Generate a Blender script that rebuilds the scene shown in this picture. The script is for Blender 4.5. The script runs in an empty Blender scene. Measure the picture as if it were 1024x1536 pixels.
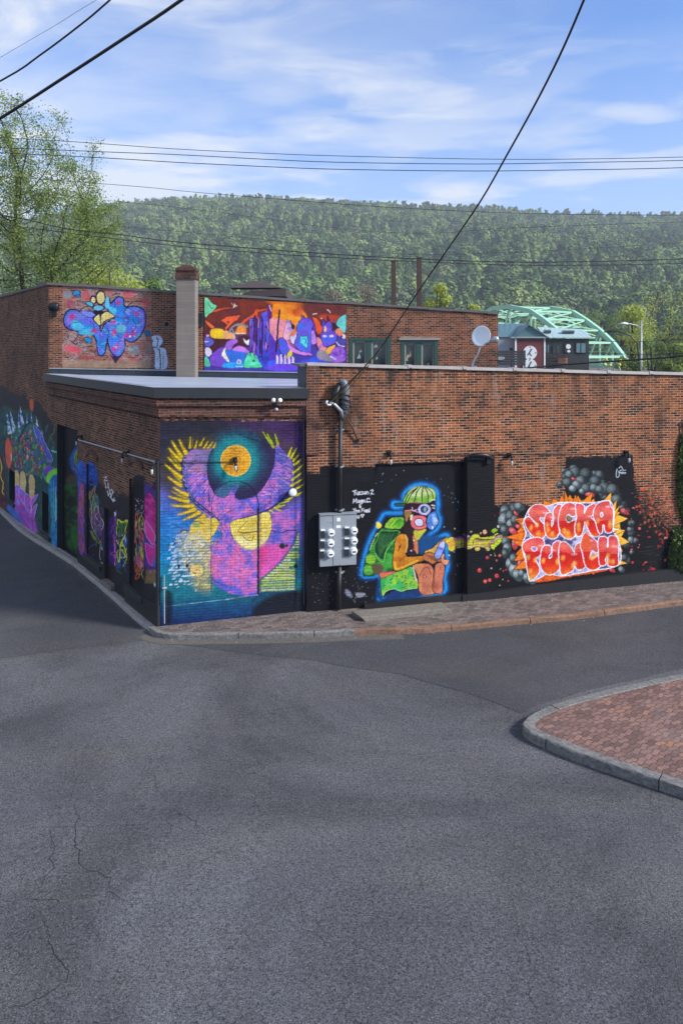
import bpy, math, random
import numpy as np
from mathutils import Vector

# ------------------------------------------------------------------ camera, sky, sun, exposure
F = 1109.0                      # focal length in photo pixels (photo is 1024 x 1536)
CX, HY = 512.0, 519.0           # principal column and horizon row of the photo
EYE = 6.8
sc = bpy.context.scene
col = sc.collection
cam_data = bpy.data.cameras.new("camera")
cam = bpy.data.objects.new("camera", cam_data)
col.objects.link(cam)
cam.location = (0, 0, EYE)
cam.rotation_euler = (math.radians(90), 0, 0)
cam_data.sensor_width = 36.0
cam_data.sensor_fit = 'AUTO'
cam_data.lens = F / 1536 * 36.0
cam_data.shift_y = -(768 - HY) / 1536
cam_data.clip_start = 0.1
cam_data.clip_end = 6000
sc.camera = cam

SUN_EL, SUN_AZ = math.radians(32), math.radians(70)     # azimuth: from the camera's back towards the right
sun_dir = Vector((math.sin(SUN_AZ) * math.cos(SUN_EL), -math.cos(SUN_AZ) * math.cos(SUN_EL), math.sin(SUN_EL)))
sl = bpy.data.lights.new("sun", 'SUN')
sl.energy = 5.0
sl.angle = math.radians(11.0)
sl.color = (1.0, 0.93, 0.84)
so = bpy.data.objects.new("sun", sl)
col.objects.link(so)
so.rotation_euler = sun_dir.to_track_quat('Z', 'Y').to_euler()

world = bpy.data.worlds.new("World")
sc.world = world
world.use_nodes = True
wt = world.node_tree
wt.nodes.clear()
def WN(t, **kw):
    n = wt.nodes.new(t)
    for k, v in kw.items():
        setattr(n, k, v)
    return n
sky = WN('ShaderNodeTexSky', sky_type='NISHITA', sun_disc=False)
sky.sun_elevation = SUN_EL
sky.sun_rotation = math.pi - SUN_AZ
sky.altitude = 100
sky.air_density = 1.0
sky.dust_density = 0.6
sky.ozone_density = 2.5
bg = WN('ShaderNodeBackground')
bg.inputs['Strength'].default_value = 0.118
wo = WN('ShaderNodeOutputWorld')
tc = WN('ShaderNodeTexCoord')
sep = WN('ShaderNodeSeparateXYZ')
wt.links.new(tc.outputs['Generated'], sep.inputs[0])
def wmath(op, a, b=None, c=None, clamp=False):
    n = WN('ShaderNodeMath', operation=op)
    n.use_clamp = clamp
    for i, v in enumerate((a, b, c)):
        if v is None:
            continue
        if isinstance(v, (int, float)):
            n.inputs[i].default_value = v
        else:
            wt.links.new(v, n.inputs[i])
    return n.outputs[0]
zc = wmath('MAXIMUM', sep.outputs['Z'], 0.0)
den = wmath('ADD', zc, 0.14)
u = wmath('DIVIDE', sep.outputs['X'], den)
v = wmath('DIVIDE', sep.outputs['Y'], den)
comb = WN('ShaderNodeCombineXYZ')
wt.links.new(u, comb.inputs[0]); wt.links.new(wmath('MULTIPLY', v, 1.7), comb.inputs[1])
n1 = WN('ShaderNodeTexNoise'); n1.inputs['Scale'].default_value = 2.3; n1.inputs['Detail'].default_value = 9
n1.inputs['Roughness'].default_value = 0.6; n1.inputs['Distortion'].default_value = 0.5
wt.links.new(comb.outputs[0], n1.inputs['Vector'])
mp = WN('ShaderNodeMapping'); mp.inputs['Location'].default_value = (3.3, 7.1, 0); mp.inputs['Scale'].default_value = (1.0, 1.1, 1)
wt.links.new(comb.outputs[0], mp.inputs[0])
n2 = WN('ShaderNodeTexNoise'); n2.inputs['Scale'].default_value = 1.0; n2.inputs['Detail'].default_value = 3
wt.links.new(mp.outputs[0], n2.inputs['Vector'])
fine = wmath('MULTIPLY_ADD', n1.outputs['Fac'], 5.2, -2.45, clamp=True)
mask = wmath('MULTIPLY_ADD', n2.outputs['Fac'], 6.0, -2.85, clamp=True)
cl = wmath('MULTIPLY', fine, mask)
left = wmath('MULTIPLY_ADD', sep.outputs['X'], -0.9, 0.30, clamp=True)      # thin veil on the left part
low = wmath('MULTIPLY_ADD', zc, -4.6, 1.75, clamp=True)                      # bank of cloud over the ridge
n3 = WN('ShaderNodeTexNoise'); n3.inputs['Scale'].default_value = 5.0; n3.inputs['Detail'].default_value = 6
m3 = WN('ShaderNodeMapping'); m3.inputs['Scale'].default_value = (1, 1, 5); m3.inputs['Location'].default_value = (0.4, 0, 0.3)
wt.links.new(tc.outputs['Generated'], m3.inputs[0]); wt.links.new(m3.outputs[0], n3.inputs['Vector'])
bank = wmath('MULTIPLY', wmath('MULTIPLY_ADD', n3.outputs['Fac'], 6.0, -2.7, clamp=True), low)
veil = wmath('MULTIPLY', left, wmath('MULTIPLY_ADD', n1.outputs['Fac'], 2.5, -0.5, clamp=True))
tot = wmath('ADD', wmath('MULTIPLY', cl, 0.72), wmath('MULTIPLY', bank, 0.95))
tot = wmath('ADD', tot, veil, clamp=True)
yy_ = wmath('MAXIMUM', sep.outputs['Y'], 0.05)
ax_ = wmath('MULTIPLY_ADD', wmath('DIVIDE', sep.outputs['X'], yy_), 13.0, -5.05); az_ = wmath('MULTIPLY_ADD', wmath('DIVIDE', sep.outputs['Z'], yy_), 62.0, -19.6)
puff = wmath('ADD', wmath('MULTIPLY', ax_, ax_), wmath('MULTIPLY', az_, az_))
puff = wmath('MULTIPLY', wmath('MULTIPLY_ADD', wmath('ADD', puff, wmath('MULTIPLY', n3.outputs['Fac'], 2.4)), -0.75, 1.75, clamp=True), wmath('GREATER_THAN', sep.outputs['Y'], 0.05))
tot = wmath('MAXIMUM', tot, puff)
base_h = wmath('MULTIPLY_ADD', zc, -1.25, 0.47, clamp=True)
tot = wmath('MAXIMUM', tot, base_h)
mixc = WN('ShaderNodeMix', data_type='RGBA')
wt.links.new(wmath('MULTIPLY', tot, 0.86), mixc.inputs['Factor'])
tint = WN('ShaderNodeMix', data_type='RGBA', blend_type='MULTIPLY')
tint.inputs['Factor'].default_value = 1.0
tint.inputs['B'].default_value = (0.50, 0.88, 1.36, 1)
wt.links.new(sky.outputs[0], tint.inputs['A'])
wt.links.new(tint.outputs['Result'], mixc.inputs['A'])
mixc.inputs['B'].default_value = (5.4, 5.55, 5.7, 1)
wt.links.new(mixc.outputs['Result'], bg.inputs['Color'])
wt.links.new(bg.outputs[0], wo.inputs['Surface'])

sc.view_settings.view_transform = 'Standard'
sc.view_settings.look = 'None'
sc.view_settings.gamma = 1.0
sc.view_settings.exposure = 0.58
try:
    sc.cycles.max_bounces = 5; sc.cycles.diffuse_bounces = 2; sc.cycles.glossy_bounces = 2
    sc.cycles.transmission_bounces = 3; sc.cycles.transparent_max_bounces = 6; sc.cycles.volume_bounces = 0
    sc.cycles.caustics_reflective = False; sc.cycles.caustics_refractive = False
except Exception:
    pass

# ------------------------------------------------------------------ helpers
rng = np.random.default_rng(7)
random.seed(7)
def P(x, y, D):
    """photo pixel at depth D -> world point"""
    return Vector(((x - CX) / F * D, D, EYE - (y - HY) / F * D))
def lin(c):
    c = np.asarray(c, float) / 255.0
    return np.where(c <= 0.04045, c / 12.92, ((c + 0.055) / 1.055) ** 2.4)
def rgb(r, g, b):
    l = lin((r, g, b))
    return (float(l[0]), float(l[1]), float(l[2]), 1.0)

class Mat:
    def __init__(self, name):
        self.m = bpy.data.materials.new(name)
        self.m.use_nodes = True
        self.t = self.m.node_tree
        self.b = self.t.nodes['Principled BSDF']
        self.t.nodes['Principled BSDF'].inputs['Roughness'].default_value = 0.8
    def n(self, typ, **kw):
        n = self.t.nodes.new(typ)
        for k, v in kw.items():
            if k.startswith('i_'):
                n.inputs[k[2:].replace('_', ' ')].default_value = v
            else:
                setattr(n, k, v)
        return n
    def l(self, a, b):
        self.t.links.new(a, b)
    def noise(self, scale, detail=4, rough=0.55, vec=None, dist=0.0, out='Fac'):
        n = self.n('ShaderNodeTexNoise')
        n.inputs['Scale'].default_value = scale; n.inputs['Detail'].default_value = detail
        n.inputs['Roughness'].default_value = rough; n.inputs['Distortion'].default_value = dist
        if vec is not None:
            self.l(vec, n.inputs['Vector'])
        return n.outputs[out]
    def math(self, op, a, b=None, c=None, clamp=False):
        n = self.n('ShaderNodeMath', operation=op); n.use_clamp = clamp
        for i, v in enumerate((a, b, c)):
            if v is None: continue
            if isinstance(v, (int, float)): n.inputs[i].default_value = v
            else: self.l(v, n.inputs[i])
        return n.outputs[0]
    def mix(self, f, a, b, mode='MIX'):
        n = self.n('ShaderNodeMix', data_type='RGBA', blend_type=mode)
        for s, v in (('Factor', f), ('A', a), ('B', b)):
            if isinstance(v, (int, float)) : n.inputs[s].default_value = v
            elif isinstance(v, tuple): n.inputs[s].default_value = v
            else: self.l(v, n.inputs[s])
        return n.outputs['Result']
    def coord(self, which='Object'):
        return self.n('ShaderNodeTexCoord').outputs[which]
    def mapping(self, vec, loc=(0, 0, 0), rot=(0, 0, 0), scale=(1, 1, 1)):
        n = self.n('ShaderNodeMapping')
        n.inputs['Location'].default_value = loc; n.inputs['Rotation'].default_value = rot; n.inputs['Scale'].default_value = scale
        self.l(vec, n.inputs[0]); return n.outputs[0]
    def bump(self, h, strength=0.3, dist=0.01, normal=None):
        n = self.n('ShaderNodeBump'); n.inputs['Strength'].default_value = strength; n.inputs['Distance'].default_value = dist
        self.l(h, n.inputs['Height'])
        if normal is not None: self.l(normal, n.inputs['Normal'])
        return n.outputs[0]
    def set(self, color=None, rough=None, metal=None, normal=None, spec=None):
        for s, v in (('Base Color', color), ('Roughness', rough), ('Metallic', metal), ('Normal', normal), ('Specular IOR Level', spec)):
            if v is None: continue
            if isinstance(v, (int, float, tuple)): self.b.inputs[s].default_value = v
            else: self.l(v, self.b.inputs[s])
        return self.m

def simple(name, c, rough=0.6, metal=0.0, var=0.25, scale=6.0, bump=0.0):
    M = Mat(name)
    co = M.coord('Object')
    nz = M.noise(scale, 5, 0.6, co)
    f = M.math('MULTIPLY_ADD', nz, 2 * var, 1 - var)
    cc = M.mix(1.0, c, (1, 1, 1, 1), 'MULTIPLY')
    comb = M.n('ShaderNodeCombineColor')
    for i in range(3): M.l(f, comb.inputs[i])
    cc = M.mix(1.0, c, comb.outputs[0], 'MULTIPLY')
    nrm = M.bump(M.noise(scale * 9, 4, 0.6, co), bump, 0.01) if bump else None
    return M.set(cc, rough, metal, nrm)

class MB:
    """collects shapes and links them as ONE mesh object"""
    def __init__(self):
        self.v = []; self.f = []; self.uv = []
    def add(self, vs, fs, uv=None):
        o = len(self.v)
        self.v += [tuple(p) for p in vs]
        for i, f in enumerate(fs):
            self.f.append(tuple(a + o for a in f))
            self.uv.append(uv[i] if uv else None)
    def hexa(self, b, t):
        """b: 4 bottom points (ccw from above), t: 4 top points"""
        vs = list(b) + list(t)
        fs = [(3, 2, 1, 0), (4, 5, 6, 7)] + [(i, (i + 1) % 4, 4 + (i + 1) % 4, 4 + i) for i in range(4)]
        self.add(vs, fs)
        return self
    def box(self, o, a, b, c):
        """o corner, a,b,c edge vectors (right handed, c up)"""
        o, a, b, c = map(Vector, (o, a, b, c))
        return self.hexa([o, o + a, o + a + b, o + b], [o + c, o + a + c, o + a + b + c, o + b + c])
    def prism(self, pts, h):
        n = len(pts); h = Vector(h)
        pts = [Vector(p) for p in pts]
        self.add(pts + [p + h for p in pts], [tuple(range(n))[::-1], tuple(range(n, 2 * n))] + [(i, (i + 1) % n, n + (i + 1) % n, n + i) for i in range(n)])
        return self
    def tube(self, pts, r, n=8, cap=True):
        pts = [Vector(p) for p in pts]
        rs = r if hasattr(r, '__len__') else [r] * len(pts)
        vs = []; up = Vector((0, 0, 1)); prev = None
        for i, p in enumerate(pts):
            d = (pts[min(i + 1, len(pts) - 1)] - pts[max(i - 1, 0)])
            d = d.normalized() if d.length > 1e-9 else up
            if prev is None:
                a = d.cross(up)
                if a.length < 1e-3: a = d.cross(Vector((1, 0, 0)))
            else:
                a = prev - d * prev.dot(d)
                if a.length < 1e-4: a = d.cross(up)
            a.normalize(); prev = a
            b = d.cross(a)
            for k in range(n):
                t = 2 * math.pi * k / n
                vs.append(p + (a * math.cos(t) + b * math.sin(t)) * rs[i])
        fs = []
        for i in range(len(pts) - 1):
            for k in range(n):
                fs.append((i * n + k, i * n + (k + 1) % n, (i + 1) * n + (k + 1) % n, (i + 1) * n + k))
        if cap:
            fs.append(tuple(range(n))[::-1]); fs.append(tuple(range((len(pts) - 1) * n, len(pts) * n)))
        self.add(vs, fs)
        return self
    def lathe(self, base, axis, prof, n=16):
        """prof: list of (distance along axis, radius)"""
        base, axis = Vector(base), Vector(axis).normalized()
        return self.tube([base + axis * h for h, r in prof], [max(r, 1e-4) for h, r in prof], n)
    def quad(self, a, b, c, d, uv=None):
        self.add([a, b, c, d], [(0, 1, 2, 3)], [uv] if uv else None); return self
    def build(self, name, mat=None, parent=None, smooth=False, label=None):
        me = bpy.data.meshes.new(name)
        me.from_pydata(self.v, [], self.f)
        if any(self.uv):
            ul = me.uv_layers.new(name='UVMap'); k = 0
            for fi, f in enumerate(self.f):
                for j in range(len(f)):
                    ul.data[k].uv = self.uv[fi][j] if self.uv[fi] else (0, 0); k += 1
        if mat: me.materials.append(mat)
        if smooth:
            me.polygons.foreach_set('use_smooth', [True] * len(me.polygons))
        me.update()
        o = bpy.data.objects.new(name, me)
        col.objects.link(o)
        if parent is not None:
            o.parent = parent
            o.matrix_parent_inverse = parent_inv(parent)
        if label: o['label'] = label
        return o
def parent_inv(p):
    from mathutils import Matrix
    return Matrix.LocRotScale(p.location, p.rotation_euler, p.scale).inverted() if p.parent is None else Matrix.Identity(4)

def np_mesh(name, V, Fq, mat=None, parent=None, smooth=False, attrs=None, uv=None, label=None):
    """fast quad/tri mesh from numpy arrays"""
    V = np.asarray(V, np.float32); Fq = np.asarray(Fq, np.int32)
    k = Fq.shape[1]
    me = bpy.data.meshes.new(name)
    me.vertices.add(len(V)); me.vertices.foreach_set('co', V.ravel())
    me.loops.add(Fq.size); me.loops.foreach_set('vertex_index', Fq.ravel())
    me.polygons.add(len(Fq))
    me.polygons.foreach_set('loop_start', np.arange(0, Fq.size, k, dtype=np.int32))
    me.polygons.foreach_set('use_smooth', np.full(len(Fq), smooth))
    if uv is not None:
        ul = me.uv_layers.new(name='UVMap')
        ul.data.foreach_set('uv', np.asarray(uv, np.float32)[Fq.ravel()].ravel())
    if attrs:
        for an, (typ, arr) in attrs.items():
            at = me.attributes.new(an, typ, 'POINT')
            at.data.foreach_set('color' if 'COLOR' in typ else 'value', np.asarray(arr, np.float32).ravel())
    if mat: me.materials.append(mat)
    me.update(calc_edges=True)
    me.validate()
    o = bpy.data.objects.new(name, me)
    col.objects.link(o)
    if parent is not None:
        o.parent = parent; o.matrix_parent_inverse = parent_inv(parent)
    if label: o['label'] = label
    return o
def tag(o, label=None, cat=None, group=None, kind=None):
    if label: o['label'] = label
    if cat: o['category'] = cat
    if group: o['group'] = group
    if kind: o['kind'] = kind
    return o
def thing(name, loc, label, cat, group=None, rz=0.0):
    o = bpy.data.objects.new(name, None)
    o.empty_display_size = 0.3
    col.objects.link(o); o.location = loc; o.rotation_euler = (0, 0, rz)
    return tag(o, label, cat, group)

class Wall:
    """vertical plane through (x,y) running along angle a; out is the outward side (towards the street)"""
    def __init__(self, x, y, dx, dy):
        L = math.hypot(dx, dy)
        self.o = Vector((x, y, 0)); self.d = Vector((dx / L, dy / L, 0)); self.n = Vector((dy / L, -dx / L, 0))
    def s(self, px):
        k = (px - CX) / F
        return (k * self.o.y - self.o.x) / (self.d.x - k * self.d.y)
    def depth(self, px):
        return self.o.y + self.d.y * self.s(px)
    def z(self, px, py):
        return EYE - (py - HY) / F * self.depth(px)
    def p(self, s, z, out=0.0):
        return Vector((self.o.x + self.d.x * s + self.n.x * out, self.o.y + self.d.y * s + self.n.y * out, z))
    def px(self, px, py, out=0.0):
        q = self.p(self.s(px), self.z(px, py))
        return q + self.n * out
YAW = 0.22
WL = Wall(-4.41, 18.0, 1, YAW)                 # low corner building, street front
WR = Wall(-0.87, 18.68, 1, YAW)                # right-hand building front
WS = Wall(-4.41, 18.0, -0.577, 0.817)          # long side wall on the left street
WS.n = Vector((-WS.n.x, -WS.n.y, 0)) if WS.n.x > 0 else WS.n
WU = Wall(-10.58, 26.74, 1, 0.0875)            # tall rear building, front above the low roof
UV_Z = 3.0

# ------------------------------------------------------------------ painter: paints colours onto points of a wall
def vnoise(x, y, seed=0):
    xi = np.floor(x).astype(np.int64); yi = np.floor(y).astype(np.int64)
    fx = x - xi; fy = y - yi
    fx = fx * fx * (3 - 2 * fx); fy = fy * fy * (3 - 2 * fy)
    def h(a, b):
        n = (a * 374761393 + b * 668265263 + seed * 1442695041) & 0x7fffffff
        n = ((n ^ (n >> 13)) * 1274126177) & 0x7fffffff
        return ((n ^ (n >> 16)) & 0xffff) / 65535.0
    return (h(xi, yi) * (1 - fx) + h(xi + 1, yi) * fx) * (1 - fy) + (h(xi, yi + 1) * (1 - fx) + h(xi + 1, yi + 1) * fx) * fy
def fbm(x, y, seed=0, o=4):
    t = 0; a = 0.5
    for i in range(o):
        t = t + a * vnoise(x * 2 ** i, y * 2 ** i, seed + i * 17); a *= 0.5
    return t / (1 - 0.5 ** o)
def crom(pts, closed=True, n=5):
    p = np.asarray(pts, float); N = len(p); out = []
    rngi = range(N) if closed else range(N - 1)
    for i in rngi:
        if closed: a, b, c, d = p[(i - 1) % N], p[i], p[(i + 1) % N], p[(i + 2) % N]
        else: a, b, c, d = p[max(i - 1, 0)], p[i], p[i + 1], p[min(i + 2, N - 1)]
        for k in range(n):
            t = k / n
            out.append(0.5 * ((2 * b) + (-a + c) * t + (2 * a - 5 * b + 4 * c - d) * t * t + (-a + 3 * b - 3 * c + d) * t ** 3))
    if not closed: out.append(p[-1])
    return np.array(out)

class Canvas:
    def __init__(self, px, py):
        self.x = px.ravel().copy(); self.y = py.ravel().copy()
        X0, Y0 = self.x.copy(), self.y.copy()      # unsteady hand: edges wander a little
        self.x += (fbm(X0 * .45, Y0 * .45, 91, 3) - .5) * 1.5; self.y += (fbm(X0 * .45, Y0 * .45, 92, 3) - .5) * 1.5
        n = len(self.x)
        self.c = np.zeros((n, 3)); self.a = np.zeros(n); self.flat = np.zeros(n)
        self.T = (0, 0, 1.0)
        self.aa = 0.5
    def zoom(self, x0, y0, k):
        self.T = (x0, y0, k); return self
    def tr(self, pts):
        p = np.asarray(pts, float).reshape(-1, 2)
        return np.stack([self.T[0] + p[:, 0] / self.T[2], self.T[1] + p[:, 1] / self.T[2]], 1)
    def comp(self, idx, cov, color, keep=False):
        cov = np.clip(cov, 0, 1)
        if callable(color): cl = color(self.x[idx], self.y[idx])
        else: cl = np.broadcast_to(lin(color[:3]), (len(idx), 3))
        if len(np.shape(color)) and not callable(color) and len(color) == 4: cov = cov * color[3]
        cc = cov[:, None]
        if keep: cc = cc * (self.a[idx] > 0.01)[:, None]
        a0 = self.a[idx]
        self.c[idx] = self.c[idx] * (1 - cc) + cl * cc
        if not keep:
            self.a[idx] = a0 + (1 - a0) * np.minimum(cov, 1)
    def bbox(self, p, pad):
        return np.nonzero((self.x > p[:, 0].min() - pad) & (self.x < p[:, 0].max() + pad) & (self.y > p[:, 1].min() - pad) & (self.y < p[:, 1].max() + pad))[0]
    def dist(self, idx, p, closed):
        x = self.x[idx]; y = self.y[idx]
        d = np.full(len(idx), 1e9); par = np.zeros(len(idx))
        n = len(p); m = n if closed else n - 1
        inside = np.zeros(len(idx), bool)
        for i in range(m):
            ax, ay = p[i]; bx, by = p[(i + 1) % n]
            ex, ey = bx - ax, by - ay; L = ex * ex + ey * ey + 1e-12
            t = np.clip(((x - ax) * ex + (y - ay) * ey) / L, 0, 1)
            q = np.hypot(x - ax - t * ex, y - ay - t * ey)
            nb = q < d
            par = np.where(nb, (i + t) / m, par); d = np.where(nb, q, d)
            if closed:
                cr = ((ay > y) != (by > y))
                with np.errstate(divide='ignore', invalid='ignore'):
                    inside ^= cr & (x < (bx - ax) * (y - ay) / (by - ay + 1e-12) + ax)
        return d, par, inside
    def poly(self, pts, color, outline=None, ow=0.8, smooth=True, soft=None, op=1.0, keep=False, sh=None, raw=False):
        """sh: (light rgb, dark rgb) shading by inner distance"""
        p = np.asarray(pts, float) if raw else self.tr(pts)
        if smooth: p = crom(p)
        soft = soft or self.aa
        idx = self.bbox(p, soft * 2 + ow)
        if not len(idx): return self
        d, _, ins = self.dist(idx, p, True)
        sd = np.where(ins, d, -d)
        self.comp(idx, np.clip(sd / soft + 0.5, 0, 1) * op, color, keep)
        if sh is not None:
            f, rad, c2 = sh
            self.comp(idx, np.clip(sd / soft, 0, 1) * np.clip(1 - sd / rad, 0, 1) * f, c2, keep)
        if outline is not None:
            self.comp(idx, np.clip((ow / 2 - d) / self.aa + 0.5, 0, 1), outline, keep)
        return self
    def line(self, pts, color, w=1.0, smooth=True, soft=None, taper=0.0, op=1.0, closed=False, keep=False, raw=False):
        p = np.asarray(pts, float) if raw else self.tr(pts)
        if smooth and len(p) > 2: p = crom(p, closed)
        soft = soft or self.aa
        idx = self.bbox(p, w + soft * 2)
        if not len(idx): return self
        d, t, _ = self.dist(idx, p, closed)
        ww = w / 2 * (1 - taper * t)
        self.comp(idx, np.clip((ww - d) / soft + 0.5, 0, 1) * op, color, keep)
        return self
    def ell(self, cx, cy, rx, ry, color, rot=0.0, outline=None, ow=0.8, soft=None, op=1.0, keep=False, hl=None, raw=False):
        if not raw:
            cx, cy = self.tr([(cx, cy)])[0]; rx /= self.T[2]; ry /= self.T[2]
        R = max(rx, ry) * 1.6 + 2 + (soft or 0)
        idx = np.nonzero((abs(self.x - cx) < R) & (abs(self.y - cy) < R))[0]
        if not len(idx): return self
        x = self.x[idx] - cx; y = self.y[idx] - cy
        c, s = math.cos(rot), math.sin(rot)
        q = np.hypot((x * c + y * s) / rx, (-x * s + y * c) / ry); m = min(rx, ry)
        d = (1 - q) * m
        sf = soft or self.aa
        self.comp(idx, np.clip(d / sf + 0.5, 0, 1) * op, color, keep)
        if hl is not None:     # highlight towards the upper left
            qh = np.hypot(x + rx * 0.3, y + ry * 0.35) / m
            self.comp(idx, np.clip(d / sf + 0.5, 0, 1) * np.clip(1 - qh, 0, 1) * 0.9, hl, keep)
        if outline is not None:
            self.comp(idx, np.clip((ow / 2 - abs(d)) / self.aa + 0.5, 0, 1), outline, keep)
        return self
    def ramp(self, stops, vert=True, noise=0.0, nscale=0.1, x0=None, seed=3):
        st = sorted(stops, key=lambda s: s[0])
        ts = np.array([s[0] for s in st]); cs = np.array([lin(s[1]) for s in st])
        def f(x, y):
            t = y if vert else x
            if noise: t = t + (fbm(x * nscale, y * nscale, seed) - 0.5) * noise
            return np.stack([np.interp(t, ts, cs[:, k]) for k in range(3)], 1)
        return f
def blend2(c1, c2, scale, seed=1, sharp=3.0, sx=1.0):
    a, b = lin(c1), lin(c2)
    def f(x, y):
        t = np.clip((fbm(x * scale * sx, y * scale, seed) - 0.5) * sharp + 0.5, 0, 1)[:, None]
        return a * (1 - t) + b * t
    return f

def wall_grid(W, s0, s1, z0f, z1f, ds, dz, paint=None, name='wall', mat=None, parent=None, out=0.0, label=None, keep_alpha=False, holes=(), gain=1.0, uvo=(0, 0)):
    """grid mesh on wall plane W; paint(canvas) paints it; holes: list of (s0,s1,z0,z1)"""
    ns = max(2, int(round(abs(s1 - s0) / ds)) + 1); nz = max(2, int(round((z1f(s0) - z0f(s0)) / dz)) + 1)
    S = np.linspace(s0, s1, ns)[None, :].repeat(nz, 0)
    tz = np.linspace(0, 1, nz)[:, None]
    z0a = np.array([z0f(s) for s in S[0]])[None, :]; z1a = np.array([z1f(s) for s in S[0]])[None, :]
    Zz = z0a + (z1a - z0a) * tz
    X = W.o.x + W.d.x * S; Y = W.o.y + W.d.y * S
    px = CX + X / Y * F; py = HY + (EYE - Zz) / Y * F
    cv = Canvas(px, py)
    if paint:
        paint(cv)
        q1 = fbm(cv.x * 0.9, cv.y * 0.9, 51, 3); q2 = fbm(cv.x * 0.11, cv.y * 0.16, 52, 4); q3 = fbm(cv.x * 0.5, cv.y * 0.05, 53, 3)
        cv.c *= ((0.66 + 0.68 * q1) * (0.72 + 0.56 * q2) * (0.86 + 0.28 * q3))[:, None]        # uneven spray density and weathering
    V = np.stack([X + W.n.x * out, Y + W.n.y * out, Zz], -1).reshape(-1, 3)
    i = np.arange(ns * nz).reshape(nz, ns)
    a, b, c, d = i[:-1, :-1], i[:-1, 1:], i[1:, 1:], i[1:, :-1]
    flip = (W.d.cross(Vector((0, 0, 1)))).dot(W.n) < 0
    Fq = np.stack([a, b, c, d] if not flip else [a, d, c, b], -1).reshape(-1, 4)
    fs = (S[:-1, :-1] + S[1:, 1:]).ravel() / 2; fz = (Zz[:-1, :-1] + Zz[1:, 1:]).ravel() / 2
    keep = np.ones(len(Fq), bool)
    for (h0, h1, y0, y1) in holes:
        keep &= ~((fs > h0) & (fs < h1) & (fz > y0) & (fz < y1))
    if keep_alpha:
        keep &= (cv.a[Fq].mean(1) > 0.5)
    Fq = Fq[keep]
    if keep_alpha:
        used = np.unique(Fq); mp_ = np.full(len(V), -1); mp_[used] = np.arange(len(used))
        V = V[used]; Fq = mp_[Fq]; A = np.concatenate([np.clip(cv.c * gain, 0, 1), np.ones((len(cv.a), 1))], 1)[used]; fl = cv.flat[used]
        uv = np.stack([S.ravel() + uvo[0], Zz.ravel() + uvo[1]], 1)[used]
    else:
        A = np.concatenate([np.clip(cv.c * gain, 0, 1), cv.a[:, None]], 1); fl = cv.flat
        uv = np.stack([S.ravel() + uvo[0], Zz.ravel() + uvo[1]], 1)
    return np_mesh(name, V, Fq, mat, parent, False, {'paint': ('FLOAT_COLOR', A), 'flat': ('FLOAT', fl)}, uv, label)
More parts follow.
